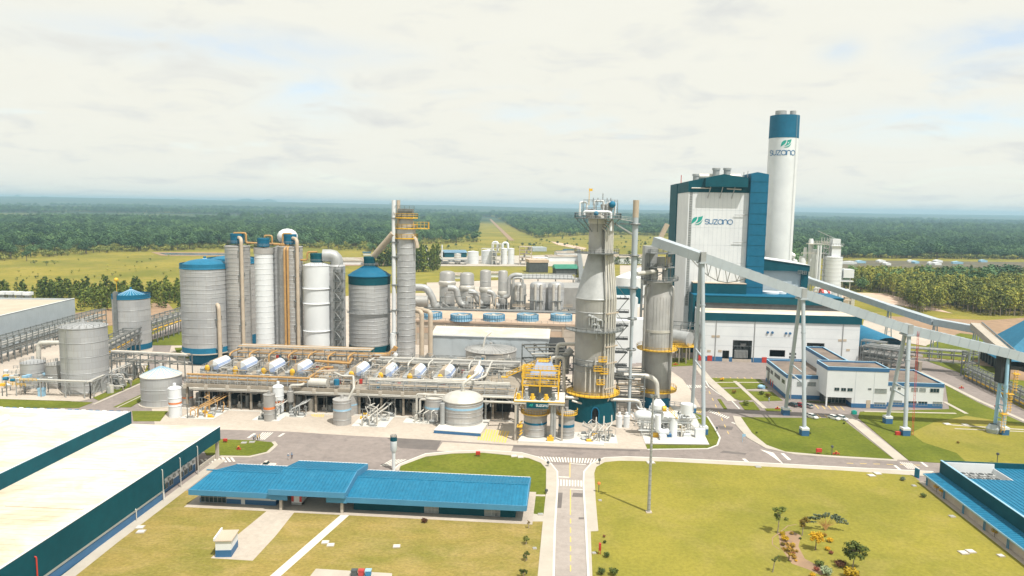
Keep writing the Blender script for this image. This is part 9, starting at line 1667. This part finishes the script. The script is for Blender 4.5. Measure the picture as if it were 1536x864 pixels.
P = G(1375, 716); mb = MB(); mb.box(P.x, P.y, 0, .2, 1.6, 2.4, .2); O(mb, 'totem_sign', 'blue_roof', None, 'small upright blue sign board beside the walkway corner', 'sign'); P = G(1281, 621, .1); mb = MB(); mb.box(P.x, P.y, .1, 1.5, 1.1, 1.1); mb.cyl(P.x, P.y, 1.2, 1.4, .5, 8); O(mb, 'planter', 'logo_green', None, 'small green bin beside the office entrance path', 'bin'); P = G(1113.5, 663); mb = MB(); mb.tube([P, P+Vector((0, 0, 2.2))], .07, 6); mb.box(P.x+.4, P.y, 1.7, 1.0, .1, .8); O(mb, 'road_sign', 'light_blue', None, 'small blue road sign at the corner of the middle lawn', 'sign')
P = G(63, 594); mb = MB(); mb.box(P.x, P.y, 0, 2.0, 1.5, 2.2); mb.box(P.x, P.y, 2.2, 2.2, 1.7, .8); O(mb, 'hose_box', 'light_blue', None, 'small blue and white box at the front of the left tank yard', 'box')
P = G(1141, 583); mb = MB(); mb.ball((P.x, P.y, .8), 1.1, 12, (1.2, .8, .8)); mb.box(P.x+1, P.y, 0, 1.2, 1, 1.2); O(mb, 'playful_tank', 'light_blue', None, 'small blue and white display object on the courtyard lawn', 'ornament')
# ------------------------------------------------------------------ cars
def car(label, px, py, ang, m, pick=False):
 P = G(px, py); t = thing('parked_car' if not pick else 'pickup_truck', label, 'car' if not pick else 'pickup', P, None, math.radians(ang)); L, W = 4.3, 1.78
 def loft(secs, name, mm, par=t):
  mb = MB(); vs = []; fs = []; n = 8
  for x, z0, z1, w in secs: vs += [(x, -w/2, z0), (x, -w/2*1.0, (z0+z1)/2), (x, -w/2*.9, z1-.04), (x, -w/2*.7, z1), (x, w/2*.7, z1), (x, w/2*.9, z1-.04), (x, w/2, (z0+z1)/2), (x, w/2, z0)]
  for i in range(len(secs)-1):
   for j in range(n): a = i*n+j; b = i*n+(j+1) % n; fs.append((a, b, b+n, a+n)[::-1])
  fs += [tuple(range(n)), tuple(range((len(secs)-1)*n, len(secs)*n))[::-1]]; mb.add(vs, fs); return O(mb, name, mm, par, local=True)
 bd = loft([(-2.15, .35, .85, 1.5), (-2.0, .28, .98, 1.7), (-1.2, .25, 1.02, W), (.9, .25, 1.0, W), (1.7, .26, .88, 1.72), (2.12, .35, .70, 1.45)], 'body', m)
 if pick: loft([(-.2, .95, 1.1, 1.6), (.1, .95, 1.62, 1.45), (.8, .95, 1.6, 1.45), (1.3, .95, 1.05, 1.6)], 'cabin', 'glass'); loft([(.1, 1.6, 1.68, 1.35), (.8, 1.6, 1.68, 1.35)], 'roof', m)
 else: loft([(-1.95, .96, 1.05, 1.55), (-1.35, .98, 1.42, 1.4), (-.2, .98, 1.48, 1.4), (.45, .98, 1.4, 1.42), (1.15, .95, 1.0, 1.55)], 'window', 'glass'); loft([(-1.4, 1.40, 1.47, 1.28), (-.2, 1.46, 1.53, 1.3), (.42, 1.39, 1.46, 1.28)], 'roof', m)
 wh_ = None
 for x in (-1.32, 1.35):
  for s in (-1, 1):
   mb = MB(); mb.tube([(0, -.11, 0), (0, .11, 0)], .32, 14); w_ = O(mb, 'wheel', 'rubber', t, local=True); w_.location = (x, s*.80, .32); mb = MB(); mb.tube([(0, s*.11, 0), (0, s*.13, 0)], .19, 10); O(mb, 'rim', 'pale_steel', w_, local=True)
 for s in (-1, 1): mb = MB(); mb.box(2.08, s*.55, .58, .08, .35, .16); O(mb, 'headlight', 'lamp_lens', t, local=True); mb = MB(); mb.box(-2.14, s*.6, .68, .06, .26, .2); O(mb, 'tail_light', 'tail_red', t, local=True)
for a in (('dark teal car parked by the office wall, leftmost of three', 1188.5, 609, 112, 'car_dark'), ('dark red car parked by the office wall, middle of three', 1199, 609.5, 112, 'car_red'), ('silver car parked by the office wall, partly behind a conveyor leg', 1212, 611, 112, 'car_silver'), ('white car standing alone in the front row of the car park', 1218, 627, -62, 'car_white'), ('white car in the front row next to the dark windowed one', 1251, 629, -62, 'car_white'), ('white car with dark windows at the right end of the front row', 1263, 629.5, -62, 'car_white')): car(*a)
car('cream pickup seen above the blue roof in the wide yard', 402, 701, 175, 'roof_white', True)
# ------------------------------------------------------------------ people
def person(label, px, py, face, top, low, hat, stride=.18, arm=.1):
 P = G(px, py); t = thing('person', label, 'person', P, None, math.radians(face))
 def skin(name, vs, es, rs, m):
  me = bpy.data.meshes.new(name); me.from_pydata(vs, es, []); me.materials.append(MATS[m]); o = bpy.data.objects.new(name, me); COL.objects.link(o); o.parent = t
  sm = o.modifiers.new('skin', 'SKIN'); sm.use_smooth_shade = True; ly = me.skin_vertices[0].data if me.skin_vertices else me.attributes.new('skin_vertex', 'FLOAT', 'POINT')
  for i, r in enumerate(rs): ly[i].radius = (r, r)
  ly[0].use_root = True; sb = o.modifiers.new('sub', 'SUBSURF'); sb.levels = 1; sb.render_levels = 1; return o
 s = stride
 vs = [(0, 0, .95), (0, 0, 1.15), (0, 0, 1.38), (0, 0, 1.50), (.01, 0, 1.60), (.02, 0, 1.70)]; es = [(i, i+1) for i in range(5)]; rs = [.14, .125, .15, .055, .09, .08]
 def chain(root, pts, rr):
  k = root
  for p, r in zip(pts, rr): vs.append(p); rs.append(r); es.append((k, len(vs)-1)); k = len(vs)-1
  return k
 for sg in (-1, 1):
  chain(0, [(s*sg*.2, sg*.10, .88), (s*sg*.6+.03, sg*.10, .50), (s*sg, sg*.10, .09), (s*sg+.16, sg*.11, .04)], [.09, .06, .045, .035])
  h = chain(2, [(0, sg*.19, 1.40), (-arm*sg, sg*.25, 1.13), (-arm*sg+.10, sg*.24, .90), (-arm*sg+.12, sg*.24, .84)], [.06, .045, .032, .034]); hx_ = vs[h]
  for f in range(4): chain(h, [(hx_[0]-.02+.016*f, hx_[1], hx_[2]-.07), (hx_[0]-.015+.016*f, hx_[1]-sg*.015, hx_[2]-.12+.008*abs(f-1))], [.010, .008])
  chain(h, [(hx_[0]+.045, hx_[1]-sg*.01, hx_[2]-.03), (hx_[0]+.055, hx_[1]-sg*.015, hx_[2]-.07)], [.010, .008])
 chain(5, [(.105, 0, 1.645)], [.016]); chain(5, [(.02, .085, 1.65)], [.014]); chain(5, [(.02, -.085, 1.65)], [.014])
 skin('body', vs, es, rs, 'skin')
 skin('shirt', [(0, 0, .94), (0, 0, 1.15), (0, 0, 1.39), (0, .19, 1.41), (-arm, .25, 1.14), (0, -.19, 1.41), (arm, -.25, 1.14)], [(0, 1), (1, 2), (2, 3), (3, 4), (2, 5), (5, 6)], [.165, .15, .17, .078, .062, .078, .062], top)
 skin('trousers', [(0, 0, .94), (s*.2, .10, .86), (s*.6+.03, .10, .50), (s, .10, .12), (-s*.2, -.10, .86), (-s*.6+.03, -.10, .50), (-s, -.10, .12)], [(0, 1), (1, 2), (2, 3), (0, 4), (4, 5), (5, 6)], [.15, .105, .076, .066, .105, .076, .066], low)
 mb = MB(); mb.lathe([(.115, 1.70), (.14, 1.695), (.115, 1.71), (.10, 1.78), (.05, 1.82), (.002, 1.83)], 16, .02, 0); O(mb, 'helmet', hat, t, local=True)
for a in (('person in pale blue walking across the wide yard, left of a pair', 432.5, 689.5, 250, 'cloth_blue', 'cloth_grey', 'white_paint'), ('person in blue overalls walking across the wide yard, right of a pair', 438, 688, 260, 'cloth_blue', 'cloth_navy', 'blue_trim', .14), ('person in grey at the crossing beside the small lawn, leftmost of the group', 380.5, 661, 80, 'cloth_grey', 'cloth_navy', 'white_paint'), ('person in pale shirt standing behind the crossing group', 383, 660, 90, 'cloth_blue', 'cloth_grey', 'white_paint', .05), ('person in yellow at the crossing, left of two in yellow', 386.5, 661.5, 200, 'cloth_yellow', 'cloth_navy', 'yellow_paint'), ('person in yellow at the crossing, rightmost of the group', 389.5, 660.5, 190, 'cloth_yellow', 'cloth_grey', 'yellow_paint', .08), ('person in pale blue standing on the path by the office left wall', 1153.5, 603, 240, 'cloth_blue', 'cloth_grey', 'white_paint', .05)): person(*a)
